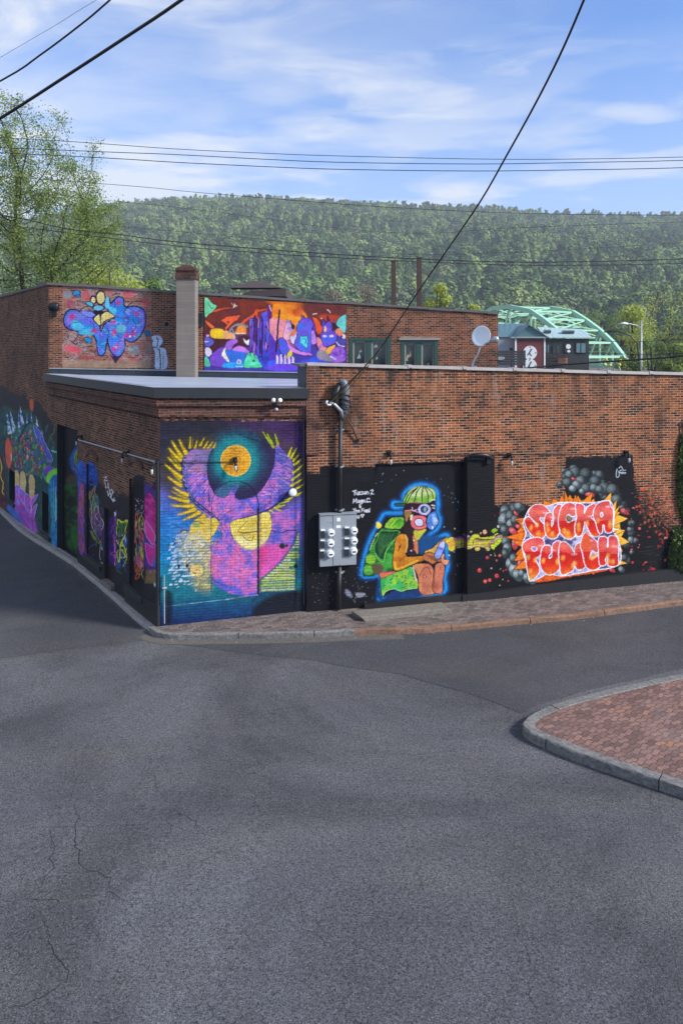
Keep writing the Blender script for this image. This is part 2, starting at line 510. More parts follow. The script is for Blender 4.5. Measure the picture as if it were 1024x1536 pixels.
# ------------------------------------------------------------------ materials
def brick_mat(name, c1, c2, mortar, dark=(0.035, 0.025, 0.022, 1), orange=(0.30, 0.12, 0.06, 1), stain=0.5, white=0.35, painted=True, row=0.0677, width=0.215, msz=0.0062, mortar_paint=0.8, streak=0):
    M = Mat(name)
    uv = M.coord('UV')
    wob = M.n('ShaderNodeTexNoise'); wob.inputs['Scale'].default_value = 2.2; wob.inputs['Detail'].default_value = 4
    M.l(uv, wob.inputs['Vector'])
    va = M.n('ShaderNodeVectorMath', operation='MULTIPLY_ADD')
    M.l(wob.outputs['Color'], va.inputs[0]); va.inputs[1].default_value = (0.035, 0.026, 0); M.l(uv, va.inputs[2])
    vec = va.outputs[0]
    bt = M.n('ShaderNodeTexBrick')
    bt.offset = 0.5; bt.squash = 1.0
    M.l(vec, bt.inputs['Vector'])
    bt.inputs['Scale'].default_value = 1.0; bt.inputs['Brick Width'].default_value = width; bt.inputs['Row Height'].default_value = row
    bt.inputs['Mortar Size'].default_value = msz; bt.inputs['Mortar Smooth'].default_value = 0.25; bt.inputs['Bias'].default_value = 0.0
    bt.inputs['Color1'].default_value = (0, 0, 0, 1); bt.inputs['Color2'].default_value = (1, 1, 1, 1); bt.inputs['Mortar'].default_value = (0.5, 0.5, 0.5, 1)
    rnd = bt.outputs['Color']; mf = bt.outputs['Fac']
    # header course every sixth row gives the bond a rhythm
    base = M.mix(rnd, c1, c2)
    big = M.noise(0.55, 5, 0.6, uv)
    mid = M.noise(2.6, 5, 0.62, uv)
    sm = M.noise(38.0, 3, 0.6, uv)
    base = M.mix(M.math('MULTIPLY_ADD', M.noise(1.1, 6, 0.7, M.mapping(uv, loc=(11, 4, 0))), 6.0, -3.1, clamp=True), base, orange)
    # a good share of bricks burnt dark
    dk = M.math('MULTIPLY', M.math('MULTIPLY_ADD', rnd, -5.0, 2.6, clamp=True), M.math('MULTIPLY_ADD', M.noise(1.4, 5, 0.65, M.mapping(uv, loc=(1, 7, 0))), 7.0, -3.2, clamp=True))
    base = M.mix(M.math('MULTIPLY', dk, 0.85), base, dark)
    bl = M.noise(9.0, 3, 0.5, M.mapping(uv, scale=(1, 2.6, 1)))
    base = M.mix(M.math('MULTIPLY', M.math('MULTIPLY_ADD', bl, 5.0, -2.9, clamp=True), 0.6), base, dark)
    base = M.mix(M.math('MULTIPLY_ADD', sm, 0.9, -0.2, clamp=True), M.mix(0.75, base, (0, 0, 0, 1)), base)
    mvar = M.math('MULTIPLY_ADD', mid, 2.2, -0.35, clamp=True)
    mcol = M.mix(mvar, M.mix(0.6, mortar, dark), mortar)
    body = M.mix(mf, base, mcol)
    mac = M.math('MULTIPLY_ADD', M.noise(0.45, 5, 0.65, M.mapping(uv, loc=(2, 8, 0), scale=(1, 1.3, 1))), 2.6, -0.75, clamp=True)
    body = M.mix(mac, M.mix(0.55, body, (0.035, 0.024, 0.02, 1)), body)
    # lime bloom and soot
    wf = M.math('MULTIPLY', M.math('MULTIPLY_ADD', M.noise(1.7, 6, 0.7, M.mapping(uv, loc=(5, 3, 0), scale=(1.0, 0.8, 1))), 4.5, -2.55, clamp=True), white)
    body = M.mix(wf, body, (0.36, 0.29, 0.25, 1))
    so_ = M.math('MULTIPLY', M.math('MULTIPLY_ADD', M.noise(0.8, 6, 0.7, M.mapping(uv, loc=(9, 1, 0), scale=(1.3, 0.6, 1))), 5.0, -2.6, clamp=True), stain)
    body = M.mix(so_, body, (0.022, 0.018, 0.017, 1))
    if streak:      # water stains running down from the coping
        sp_ = M.n('ShaderNodeSeparateXYZ'); M.l(uv, sp_.inputs[0])
        top_ = M.math('MULTIPLY_ADD', sp_.outputs[1], 0.9, -4.55, clamp=True)
        sn = M.noise(1.0, 6, 0.7, M.mapping(uv, scale=(2.6, 0.35, 1)))
        body = M.mix(M.math('MULTIPLY', M.math('MULTIPLY', M.math('MULTIPLY_ADD', sn, 6.0, -2.7, clamp=True), top_), 0.85), body, (0.03, 0.024, 0.022, 1))
        sn2 = M.noise(1.0, 6, 0.7, M.mapping(uv, loc=(7, 2, 0), scale=(3.6, 0.5, 1)))
        body = M.mix(M.math('MULTIPLY', M.math('MULTIPLY_ADD', sn2, 7.0, -4.0, clamp=True), 0.4), body, (0.40, 0.31, 0.26, 1))
    h = M.math('MULTIPLY_ADD', mf, -1.0, M.math('MULTIPLY', sm, 0.35))
    if painted:
        at = M.n('ShaderNodeAttribute', attribute_name='paint')
        fl = M.n('ShaderNodeAttribute', attribute_name='flat').outputs['Fac']
        nf = M.math('SUBTRACT', 1.0, fl)
        mm = M.math('MULTIPLY', mf, nf)
        pc = M.mix(M.math('MULTIPLY', mm, mortar_paint), at.outputs['Color'], M.mix(0.5, at.outputs['Color'], (0.0, 0.0, 0.0, 1)))
        # scratches and chips where the joints show through
        chip = M.math('MULTIPLY', M.math('MULTIPLY_ADD', M.noise(6.0, 6, 0.75, uv), 9.0, -5.6, clamp=True), M.math('MULTIPLY', mm, 0.5))
        pc = M.mix(M.math('MULTIPLY', chip, 0.6), pc, (0.22, 0.19, 0.18, 1))
        pc = M.mix(M.math('MULTIPLY_ADD', M.noise(24.0, 4, 0.6, uv), 0.8, 0.0, clamp=True), M.mix(0.78, (0, 0, 0, 1), pc), pc)
        colr = M.mix(at.outputs['Alpha'], body, pc)
        ro = M.math('MULTIPLY_ADD', at.outputs['Alpha'], -0.28, 0.9)
        h = M.math('MULTIPLY', h, M.math('MULTIPLY_ADD', fl, -0.9, 1.0))
        nrm = M.bump(h, 0.55, 0.008)
        return M.set(colr, ro, 0, nrm, 0.18)
    return M.set(body, 0.9, 0, M.bump(h, 0.6, 0.008), 0.3)

M_BRICK = brick_mat('brick_front', (0.13, 0.034, 0.017, 1), (0.80, 0.225, 0.072, 1), (0.66, 0.42, 0.27, 1), orange=(0.86, 0.29, 0.08, 1), stain=0.855, msz=0.0078, streak=1)
M_BRICK_UP = brick_mat('brick_rear', (0.085, 0.026, 0.018, 1), (0.68, 0.20, 0.085, 1), (0.58, 0.37, 0.26, 1), orange=(0.54, 0.2, 0.09, 1), stain=0.6, msz=0.0075)
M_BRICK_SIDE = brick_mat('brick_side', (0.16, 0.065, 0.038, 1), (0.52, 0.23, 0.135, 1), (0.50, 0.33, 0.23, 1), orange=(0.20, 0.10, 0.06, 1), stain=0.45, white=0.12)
M_BRICK_PLAIN = brick_mat('brick_plain', (0.15, 0.05, 0.034, 1), (0.31, 0.12, 0.08, 1), (0.33, 0.2, 0.16, 1), painted=False)
M_CAP_BRICK = brick_mat('brick_cap', (0.17, 0.055, 0.04, 1), (0.30, 0.12, 0.08, 1), (0.15, 0.1, 0.085, 1), painted=False, row=0.1, width=0.25)
M_BLACK = simple('black_paint', (0.010, 0.010, 0.012, 1), 0.55, 0, 0.5, 5, 0.3)
M_FASCIA = simple('fascia_metal', (0.030, 0.033, 0.036, 1), 0.45, 0.3, 0.25, 3)
M_FLASH = simple('roof_flashing', (0.018, 0.026, 0.038, 1), 0.6, 0.0, 0.5, 4, 0.3)
M_COPING = simple('coping_stone', (0.40, 0.37, 0.35, 1), 0.8, 0, 0.35, 5, 0.4)
M_COPING_D = simple('coping_dark', (0.11, 0.10, 0.10, 1), 0.8, 0, 0.35, 5, 0.4)
M_STEEL = simple('galvanised_steel', (0.33, 0.36, 0.39, 1), 0.45, 0.35, 0.12, 3)
M_WHITE = simple('white_enamel', (0.75, 0.77, 0.78, 1), 0.4, 0, 0.08, 8)
M_BULB = simple('frosted_bulb', (0.45, 0.46, 0.46, 1), 0.3, 0, 0.1, 8)
M_DARKMETAL = simple('dark_metal', (0.02, 0.022, 0.026, 1), 0.42, 0.5, 0.3, 8)
M_RUST = simple('brown_steel', (0.075, 0.04, 0.032, 1), 0.7, 0.2, 0.35, 10, 0.2)
M_CABLE = simple('cable_rubber', (0.012, 0.013, 0.015, 1), 0.5)
M_CABLE_Y = simple('cable_sheath', (0.20, 0.13, 0.03, 1), 0.5)
M_GREENP = simple('green_frame_paint', (0.015, 0.055, 0.04, 1), 0.5, 0, 0.3, 10)
M_GREYWOOD = simple('weathered_frame', (0.28, 0.26, 0.24, 1), 0.8, 0, 0.3, 12)
M_MAROON = simple('maroon_board', (0.13, 0.018, 0.022, 1), 0.7, 0, 0.12, 3)
M_TWIG_PINK = None
M_CHAR = simple('charcoal_siding', (0.018, 0.022, 0.025, 1), 0.7, 0, 0.3, 5)
M_PALEWALL = simple('pale_block_wall', (0.36, 0.35, 0.36, 1), 0.8, 0, 0.15, 3)
M_BRIDGE = simple('bridge_green_paint', (0.30, 0.57, 0.41, 1), 0.6, 0, 0.16, 1.2)
M_BRIDGE_D = simple('bridge_green_shaded_steel', (0.14, 0.32, 0.22, 1), 0.6, 0, 0.2, 1.2)
M_BROWNROOF = simple('brown_roofing', (0.06, 0.042, 0.044, 1), 0.8, 0, 0.25, 3)

def glass_mat(name, c, rough=0.12):
    M = Mat(name); co = M.coord('Object')
    f = M.noise(3.0, 4, 0.6, co)
    cc = M.mix(f, c, (c[0] * 0.3, c[1] * 0.3, c[2] * 0.3, 1))
    return M.set(cc, rough, 0, None, 0.8)
M_GLASS = glass_mat('dark_glass', (0.035, 0.055, 0.055, 1))
M_GLASS_B = glass_mat('curtained_glass', (0.18, 0.33, 0.38, 1))

# flat silver roof coat
M = Mat('silver_roof_coating'); co = M.coord('Object')
f1 = M.noise(0.9, 5, 0.6, M.mapping(co, scale=(0.4, 2.2, 1)))
cc = M.mix(M.math('MULTIPLY_ADD', f1, 2.4, -0.7, clamp=True), (0.22, 0.26, 0.32, 1), (0.46, 0.52, 0.60, 1))
cc = M.mix(M.math('MULTIPLY', M.math('MULTIPLY_ADD', M.noise(1.4, 6, 0.7, M.mapping(co, loc=(4, 0, 0))), 6.0, -3.3, clamp=True), 0.5), cc, (0.16, 0.18, 0.22, 1))
sr = M.n('ShaderNodeTexBrick'); M.l(M.mapping(co, rot=(0, 0, -.1)), sr.inputs['Vector'])
for k, v_ in (('Scale', 1.0), ('Brick Width', 6.0), ('Row Height', 1.05), ('Mortar Size', 0.012), ('Mortar Smooth', 0.1)): sr.inputs[k].default_value = v_
cc = M.mix(M.math('MULTIPLY', sr.outputs['Fac'], 0.5), cc, (0.2, 0.23, 0.28, 1))
M_ROOF = M.set(cc, 0.42, 0, M.bump(M.noise(3, 4, 0.6, co), 0.2, 0.02))

# standing seam roofs
def seam_mat(name, c, pitch):
    M = Mat(name); uv = M.coord('UV')
    w = M.n('ShaderNodeTexWave'); w.wave_type = 'BANDS'; w.bands_direction = 'X'
    w.inputs['Scale'].default_value = 1.0 / pitch * 0.314; w.inputs['Distortion'].default_value = 0
    M.l(uv, w.inputs['Vector'])
    seam = M.math('MULTIPLY_ADD', w.outputs['Fac'], 9.0, -8.0, clamp=True)
    nz = M.noise(2.0, 4, 0.6, uv)
    base = M.mix(nz, tuple(v * 0.75 for v in c[:3]) + (1,), c)
    return M.set(M.mix(M.math('MULTIPLY', seam, 0.6), base, tuple(v * 0.35 for v in c[:3]) + (1,)), 0.5, 0.1, M.bump(seam, 0.5, 0.03))
M_SEAM_T = seam_mat('teal_seam_roof', (0.10, 0.20, 0.22, 1), 0.5)
M_SEAM_P = seam_mat('pale_seam_roof', (0.42, 0.58, 0.56, 1), 0.6)

# concrete block chimney
M = Mat('concrete_block'); uv = M.coord('UV')
bt = M.n('ShaderNodeTexBrick'); M.l(uv, bt.inputs['Vector']); bt.offset = 0.0
for k, v_ in (('Scale', 1.0), ('Brick Width', 1.2), ('Row Height', 0.29), ('Mortar Size', 0.012), ('Mortar Smooth', 0.3)): bt.inputs[k].default_value = v_
bt.inputs['Color1'].default_value = (0.19, 0.155, 0.125, 1); bt.inputs['Color2'].default_value = (0.22, 0.18, 0.145, 1); bt.inputs['Mortar'].default_value = (0.25, 0.23, 0.21, 1)
cc = M.mix(M.math('MULTIPLY_ADD', M.noise(2.2, 5, 0.65, uv), 2.5, -0.9, clamp=True), M.mix(0.5, bt.outputs['Color'], (0.12, 0.115, 0.11, 1)), bt.outputs['Color'])
M_BLOCK = M.set(cc, 0.9, 0, M.bump(M.noise(40, 4, 0.6, uv), 0.35, 0.01))

# asphalt
def asphalt(name, base, warm, spk=1.0, dark=0.55):
    M = Mat(name); co = M.coord('Object')
    big = M.noise(0.22, 6, 0.65, co, 0.8)
    big2 = M.noise(0.42, 5, 0.62, M.mapping(co, loc=(20, 4, 0), scale=(0.55, 1.5, 1)), 0.4)
    c = M.mix(M.math('MULTIPLY_ADD', big, 5.0, -2.0, clamp=True), tuple(v * dark for v in base[:3]) + (1,), base)
    c = M.mix(M.math('MULTIPLY', M.math('MULTIPLY_ADD', big2, 4.0, -1.9, clamp=True), 0.6), c, warm)
    dkp = M.noise(0.3, 6, 0.65, M.mapping(co, loc=(3, 9, 0), scale=(0.45, 1.6, 1)), 1.2)
    c = M.mix(M.math('MULTIPLY', M.math('MULTIPLY_ADD', dkp, 6.0, -3.4, clamp=True), 0.55), c, tuple(v * 0.42 for v in base[:3]) + (1,))
    # aggregate: light and dark grains at several sizes
    g1 = M.math('MULTIPLY_ADD', M.noise(58.0, 3, 0.85, co), 7.0, -3.0, clamp=True)
    g2 = M.math('MULTIPLY_ADD', M.noise(24.0, 4, 0.8, M.mapping(co, loc=(3, 1, 0))), 4.0, -1.5, clamp=True)
    gm = M.math('MULTIPLY_ADD', M.math('ADD', M.math('MULTIPLY', g1, 0.6), M.math('MULTIPLY', g2, 0.4)), 1.5 * spk, 1.0 - 0.78 * spk)
    gc = M.n('ShaderNodeCombineColor')
    for k_ in range(3): M.l(gm, gc.inputs[k_])
    c = M.mix(1.0, c, gc.outputs[0], 'MULTIPLY')
    vo = M.n('ShaderNodeTexVoronoi'); vo.inputs['Scale'].default_value = 40.0; M.l(co, vo.inputs['Vector'])
    sepc = M.n('ShaderNodeSeparateColor'); M.l(vo.outputs['Color'], sepc.inputs[0])
    chip = M.math('MULTIPLY', M.math('MULTIPLY_ADD', sepc.outputs[0], 8.0, -6.4, clamp=True), M.math('MULTIPLY_ADD', vo.outputs['Distance'], -5.0, 1.9, clamp=True))
    c = M.mix(M.math('MULTIPLY', chip, 0.5), c, (0.30, 0.30, 0.29, 1))
    # fine crack net, only in worn areas
    dv = M.n('ShaderNodeVectorMath', operation='MULTIPLY_ADD')
    nn = M.n('ShaderNodeTexNoise'); nn.inputs['Scale'].default_value = 3.0; nn.inputs['Detail'].default_value = 5; M.l(co, nn.inputs['Vector'])
    M.l(nn.outputs['Color'], dv.inputs[0]); dv.inputs[1].default_value = (0.35, 0.35, 0); M.l(co, dv.inputs[2])
    vc = M.n('ShaderNodeTexVoronoi', feature='DISTANCE_TO_EDGE'); vc.inputs['Scale'].default_value = 0.75; M.l(dv.outputs[0], vc.inputs['Vector'])
    cr = M.math('MULTIPLY_ADD', vc.outputs['Distance'], -70.0, 0.75, clamp=True)
    msk = M.math('MULTIPLY_ADD', M.noise(0.35, 4, 0.6, M.mapping(co, loc=(4, 2, 0))), 7.0, -3.5, clamp=True)
    crk = M.math('MULTIPLY', M.math('MULTIPLY', cr, msk), 0.65)
    c = M.mix(crk, c, (0.008, 0.008, 0.009, 1))
    h = M.math('ADD', M.noise(55, 3, 0.7, co), M.math('MULTIPLY', chip, 0.4))
    return M.set(c, 0.82, 0, M.bump(h, 0.5, 0.006), 0.4)
M_ROAD = asphalt('asphalt', (0.096, 0.098, 0.106, 1), (0.104, 0.099, 0.092, 1), spk=1.2, dark=0.55)
M_ROAD2 = asphalt('asphalt_darker', (0.062, 0.064, 0.071, 1), (0.069, 0.065, 0.062, 1), 0.85, dark=0.7)
M_GRAVEL = simple('dirt_and_leaf_litter', (0.10, 0.09, 0.08, 1), 0.95, 0, 0.6, 14, 0.5)

# brick pavers
def paver(name, rot, c1, c2, mort, accent, w=0.21, h=0.105, acc=0.25):
    M = Mat(name); co = M.coord('Object')
    v0 = M.mapping(co, rot=(0, 0, rot))
    wv = M.n('ShaderNodeTexNoise'); wv.inputs['Scale'].default_value = 0.7; M.l(v0, wv.inputs['Vector'])
    sx = M.n('ShaderNodeSeparateXYZ'); M.l(v0, sx.inputs[0])
    zig = M.math('MULTIPLY', M.math('SINE', M.math('MULTIPLY', sx.outputs[0], 2 * math.pi / w)), 0.016)   # wavy long sides of interlocking pavers
    cb = M.n('ShaderNodeCombineXYZ'); M.l(sx.outputs[0], cb.inputs[0]); M.l(M.math('ADD', sx.outputs[1], zig), cb.inputs[1])
    bt = M.n('ShaderNodeTexBrick'); M.l(cb.outputs[0], bt.inputs['Vector']); bt.offset = 0.5
    for k, v_ in (('Scale', 1.0), ('Brick Width', w), ('Row Height', h), ('Mortar Size', 0.007), ('Mortar Smooth', 0.2)): bt.inputs[k].default_value = v_
    bt.inputs['Color1'].default_value = (0, 0, 0, 1); bt.inputs['Color2'].default_value = (1, 1, 1, 1)
    r = bt.outputs['Color']
    c = M.mix(r, c1, c2)
    pn = M.noise(0.55, 4, 0.6, M.mapping(co, loc=(2, 5, 0)))
    pick = M.math('MULTIPLY', M.math('MULTIPLY_ADD', r, 9.0, -6.6, clamp=True), M.math('MULTIPLY_ADD', pn, 12.0, -6.6, clamp=True))
    c = M.mix(M.math('MULTIPLY', pick, acc * 3), c, accent)
    c = M.mix(M.math('MULTIPLY_ADD', M.noise(18, 4, 0.6, co), 1.2, -0.35, clamp=True), M.mix(0.6, c, (0.0, 0.0, 0.0, 1)), c)
    c = M.mix(bt.outputs['Fac'], c, mort)
    c = M.mix(M.math('MULTIPLY', M.math('MULTIPLY_ADD', M.noise(1.3, 5, 0.65, co), 4, -2.0, clamp=True), 0.35), c, (0.22, 0.19, 0.18, 1))
    hh = M.math('MULTIPLY_ADD', bt.outputs['Fac'], -1.0, M.math('MULTIPLY', M.noise(50, 3, 0.6, co), 0.3))
    return M.set(c, 0.85, 0, M.bump(hh, 0.6, 0.01), 0.35)
M_PAVER = paver('paver_walk', -0.32, (0.16, 0.13, 0.12, 1), (0.36, 0.285, 0.25, 1), (0.08, 0.072, 0.068, 1), (0.40, 0.25, 0.19, 1))
M_PAVER_I = paver('paver_island', -0.62, (0.23, 0.13, 0.11, 1), (0.46, 0.265, 0.21, 1), (0.06, 0.042, 0.038, 1), (0.60, 0.26, 0.11, 1), acc=0.33)
def granite(name, a, b):
    M = Mat(name); co = M.coord('Object')
    c = M.mix(M.math('MULTIPLY_ADD', M.noise(14, 6, 0.7, co), 3.0, -1.0, clamp=True), a, b)
    c = M.mix(M.math('MULTIPLY', M.math('MULTIPLY_ADD', M.noise(1.6, 5, 0.6, co), 4, -2.0, clamp=True), 0.5), c, tuple(x * 0.4 for x in a[:3]) + (1,))
    return M.set(c, 0.85, 0, M.bump(M.noise(60, 4, 0.7, co), 0.6, 0.01), 0.35)
M_KERB = granite('granite_kerb', (0.09, 0.09, 0.086, 1), (0.25, 0.24, 0.225, 1))
M_KERB_L = granite('worn_kerb', (0.24, 0.22, 0.20, 1), (0.42, 0.39, 0.35, 1))
M_KERB_R = granite('rusty_kerb', (0.14, 0.08, 0.05, 1), (0.27, 0.16, 0.11, 1))
M_STEP = granite('concrete_step', (0.13, 0.115, 0.095, 1), (0.22, 0.195, 0.165, 1))

def leaf_mat(name, a, b, trans=0.3, c=None):
    M = Mat(name)
    oi = M.n('ShaderNodeObjectInfo'); g = M.n('ShaderNodeNewGeometry')
    f = g.outputs['Random Per Island']
    cc = M.mix(f, a, b)
    if c is not None:
        cc = M.mix(M.math('MULTIPLY_ADD', oi.outputs['Random'], 1.0, 0.0, clamp=True), cc, M.mix(f, c, b))
    M.set(cc, 0.6, 0, None, 0.25)
    tr = M.n('ShaderNodeBsdfTranslucent'); M.l(cc, tr.inputs['Color'])
    ms = M.n('ShaderNodeMixShader'); ms.inputs[0].default_value = trans
    M.l(M.b.outputs[0], ms.inputs[1]); M.l(tr.outputs[0], ms.inputs[2])
    M.l(ms.outputs[0], M.t.nodes['Material Output'].inputs['Surface'])
    return M.m
M_LEAF_SPRING = leaf_mat('spring_leaves', (0.12, 0.19, 0.04, 1), (0.30, 0.38, 0.09, 1), 0.42)
M_LEAF_YEL = leaf_mat('yellow_green_leaves', (0.26, 0.33, 0.05, 1), (0.56, 0.60, 0.13, 1), 0.45)
M_LEAF_MID = leaf_mat('mid_green_leaves', (0.08, 0.15, 0.03, 1), (0.21, 0.30, 0.07, 1), 0.35)
M_LEAF_DARK = leaf_mat('dark_green_leaves', (0.018, 0.040, 0.012, 1), (0.06, 0.10, 0.03, 1), 0.2)
M_TWIG_PINK = leaf_mat('budding_twigs', (0.16, 0.10, 0.085, 1), (0.27, 0.19, 0.16, 1), 0.2)
M_BARK = simple('bark', (0.024, 0.020, 0.015, 1), 0.95, 0, 0.4, 8, 0.5)
# ------------------------------------------------------------------ murals (painted onto the wall meshes, traced in wall space)
BLK = (18, 19, 25); NAVY = (34, 36, 58)
R = np.random.default_rng(11)

def paint_phoenix(c):
    Z0 = (220, 600, 3.938); Z1 = (230, 600, 8.533); Z2 = (340, 600, 7.877); Z3 = (230, 760, 8.533); Z4 = (340, 760, 7.877)
    x, y = c.x, c.y
    # ground coat: everything under the brick cornice
    top = 630 + (fbm(x * 0.25, y * 0.25, 4) - 0.5) * 5
    cov = np.clip((y - top) / 1.5, 0, 1)
    L = c.ramp([(620, (34, 34, 46)), (680, (44, 42, 62)), (720, (70, 62, 92)), (742, (92, 92, 170)), (775, (40, 110, 190)), (830, (18, 122, 182)), (872, (20, 118, 140)), (892, (22, 112, 128)), (912, (20, 74, 120)), (935, (22, 40, 90))], noise=14, nscale=0.06)(x, y)
    Rr = c.ramp([(620, (62, 42, 84)), (680, (78, 44, 96)), (730, (72, 58, 110)), (752, (104, 96, 190)), (800, (112, 96, 192)), (850, (40, 110, 150)), (880, (20, 110, 120)), (890, (28, 70, 104)), (920, (24, 34, 70))], noise=14, nscale=0.06, seed=9)(x, y)
    t = np.clip((x - 330) / 70 + (fbm(x * 0.05, y * 0.05, 2) - 0.5), 0, 1)[:, None]
    c.c = L * (1 - t) + Rr * t; c.a = cov
    c.c *= (0.75 + 0.5 * fbm(x * 0.12, y * 0.35, 6))[:, None]
    # dark right margin and foot
    c.zoom(0, 0, 1)
    c.line([(459, 630), (458, 800), (455, 920)], (30, 26, 44), 5, soft=4)
    c.poly([(402, 895), (455, 888), (455, 925), (380, 925)], (22, 28, 42), soft=7)
    # night disc behind the bird
    c.zoom(*Z0)
    c.ell(560, 395, 225, 210, (40, 38, 66), soft=8)
    c.ell(530, 355, 190, 180, blend2((20, 96, 110), (34, 60, 86), 0.2), soft=14, op=0.9)
    c.ell(526, 358, 132, 135, (28, 142, 150), soft=12, op=0.85)
    for p_ in ([(120, 400), (150, 300), (250, 240), (400, 250)], [(120, 400), (140, 520), (230, 640), (330, 720)], [(700, 210), (770, 250)], [(840, 290), (905, 400), (900, 520), (800, 620)]): c.line(p_, (66, 60, 42), 15, soft=12, op=.75)
    # bird
    pink = blend2((194, 108, 186), (96, 96, 200), 0.12, 5, 4, 0.7)
    bird = [(235, 330), (262, 296), (300, 290), (340, 300), (392, 282), (368, 340), (357, 420), (372, 505), (405, 560), (440, 577), (480, 565), (500, 520), (525, 500), (556, 512), (530, 540), (520, 570), (560, 588), (640, 566), (700, 500), (742, 420), (760, 330), (765, 262), (805, 300), (850, 350), (868, 440), (862, 520), (820, 580), (760, 640), (700, 680), (660, 690),
            (880, 640), (900, 720), (872, 830), (815, 930), (745, 1010), (665, 1068), (664, 1146), (520, 1150), (430, 1110), (385, 1060), (362, 960), (365, 870), (430, 850), (440, 760), (420, 720), (350, 680), (290, 620), (248, 560), (222, 470), (212, 390)]
    c.poly(bird, pink)
    c.poly([(240, 330), (300, 292), (392, 285), (360, 360), (357, 420), (300, 440), (230, 420)], (150, 124, 156), soft=5, op=0.7)
    c.poly([(212, 390), (250, 560), (330, 650), (280, 560), (240, 420)], (84, 96, 180), soft=4, op=0.8)
    c.poly([(780, 290), (850, 360), (866, 470), (840, 560), (770, 560), (790, 420)], (84, 92, 178), soft=5, op=0.85)
    c.poly([(640, 880), (860, 860), (800, 950), (664, 1060)], (222, 84, 168), soft=7, op=0.85)
    c.poly([(668, 880), (720, 878), (690, 960), (668, 1000)], (228, 60, 130), soft=5, op=0.7)
    c.poly([(380, 860), (560, 850), (660, 880), (640, 1080), (440, 1080), (372, 980)], blend2((212, 112, 176), (104, 104, 214), 0.11, 8, 5), soft=3, op=0.8)
    for i in range(170):          # broken strokes of red, orange and blue in the plumage
        px_, py_ = R.uniform(385, 625), R.uniform(590, 1035)
        if py_ > 900 or (px_ < 500 and py_ > 800):
            cc = [(232, 72, 84), (238, 108, 108), (96, 120, 226), (226, 130, 200), (150, 120, 220)][R.integers(5)]
        else:
            cc = [(230, 120, 200), (110, 116, 220), (240, 130, 160)][R.integers(3)]
        a = R.uniform(0, 6.28); l = R.uniform(26, 80)
        c.line([(px_, py_), (px_ + l * math.cos(a) * 0.6, py_ + l * math.sin(a) * 0.5 + 8), (px_ + l * math.cos(a + 0.6), py_ + l * math.sin(a + 0.6))], cc, R.uniform(0.9, 2.4), taper=.6, soft=.9, op=0.7)
    for i in range(110):
        s_ = R.choice([0, 1]); t_ = R.uniform(0, 1)
        if s_: px_, py_ = 640 + 210 * t_ + R.uniform(-30, 30), 560 - 170 * t_ + R.uniform(-50, 70)
        else: px_, py_ = 390 - 150 * t_ + R.uniform(-20, 40), 600 - 200 * t_ + R.uniform(-60, 40)
        cc = [(226, 122, 196), (104, 120, 220), (236, 150, 170), (170, 120, 216)][R.integers(4)]
        c.line([(px_, py_), (px_ + R.uniform(10, 30), py_ + R.uniform(-6, 6))], cc, 1.3, op=0.75, keep=True)
    # feather strokes along both wings
    for i in range(230):
        t_ = R.uniform(0, 1); k_ = R.uniform(0, 1) ** 1.6
        if i % 2: ox, oy, ix, iy = np.interp(t_, [0, .3, .6, 1], [225, 215, 260, 430]), np.interp(t_, [0, .3, .6, 1], [330, 430, 570, 715]), 372, np.interp(t_, [0, 1], [330, 600])
        else: ox, oy, ix, iy = np.interp(t_, [0, .3, .6, 1], [812, 862, 860, 660]), np.interp(t_, [0, .3, .6, 1], [310, 400, 520, 680]), 735, np.interp(t_, [0, 1], [300, 600])
        x0_, y0_ = ox + (ix - ox) * k_, oy + (iy - oy) * k_; L_ = R.uniform(16, 44)
        d_ = math.hypot(ix - ox, iy - oy) + 1
        c.line([(x0_, y0_), (x0_ + (ix - ox) / d_ * L_, y0_ + (iy - oy) / d_ * L_ - 12)], [(44, 52, 130), (60, 84, 170), (206, 150, 214), (36, 40, 88), (226, 120, 190), (90, 60, 150)][R.integers(6)], R.uniform(.6, 1.5), taper=.6, op=0.75, keep=True)
    # crescent: dark hollow between the wings, cut again over the body
    c.poly([(392, 284), (366, 340), (356, 420), (372, 500), (404, 556), (440, 576), (480, 566), (500, 520), (528, 500), (470, 486), (430, 420), (430, 330)], (42, 38, 74), soft=1)
    c.poly([(545, 515), (525, 545), (522, 575), (560, 586), (640, 566), (700, 500), (742, 420), (758, 330), (745, 250), (690, 220), (640, 330), (620, 420), (570, 480)], (46, 38, 78), soft=1)
    c.poly([(400, 545), (450, 500), (500, 490), (515, 500), (480, 560), (440, 575)], (66, 110, 150), soft=1, op=0.85)
    c.ell(530, 362, 168, 160, (30, 84, 108), soft=14, op=0.85)
    c.ell(526, 358, 132, 134, (26, 142, 146), soft=10, op=0.85)
    c.ell(526, 358, 87, 90, (236, 170, 44), outline=(250, 200, 70), ow=1.1)
    for k in range(22):
        yy = 278 + k * 7.6; hw = math.sqrt(max(0, 84 ** 2 - (yy - 358) ** 2)) * 0.95
        xs = np.linspace(526 - hw, 526 + hw, 8)
        q0 = R.integers(0, 4); pts = [(x_, yy + R.uniform(-6, 6)) for x_ in xs][q0:q0 + R.integers(3, 6)]
        if len(pts) > 1: c.line(pts, (150, 84, 24), 0.9, op=0.7)
    c.line([(530, 345), (534, 420)], (120, 76, 40), 2.4); 
    # fringe of the wings
    c.zoom(*Z1)
    c.line([(420, 690), (388, 760), (382, 880), (385, 1010), (432, 1150), (520, 1290), (640, 1390), (760, 1480), (830, 1540)], (28, 44, 92), 5.0, soft=1.2)
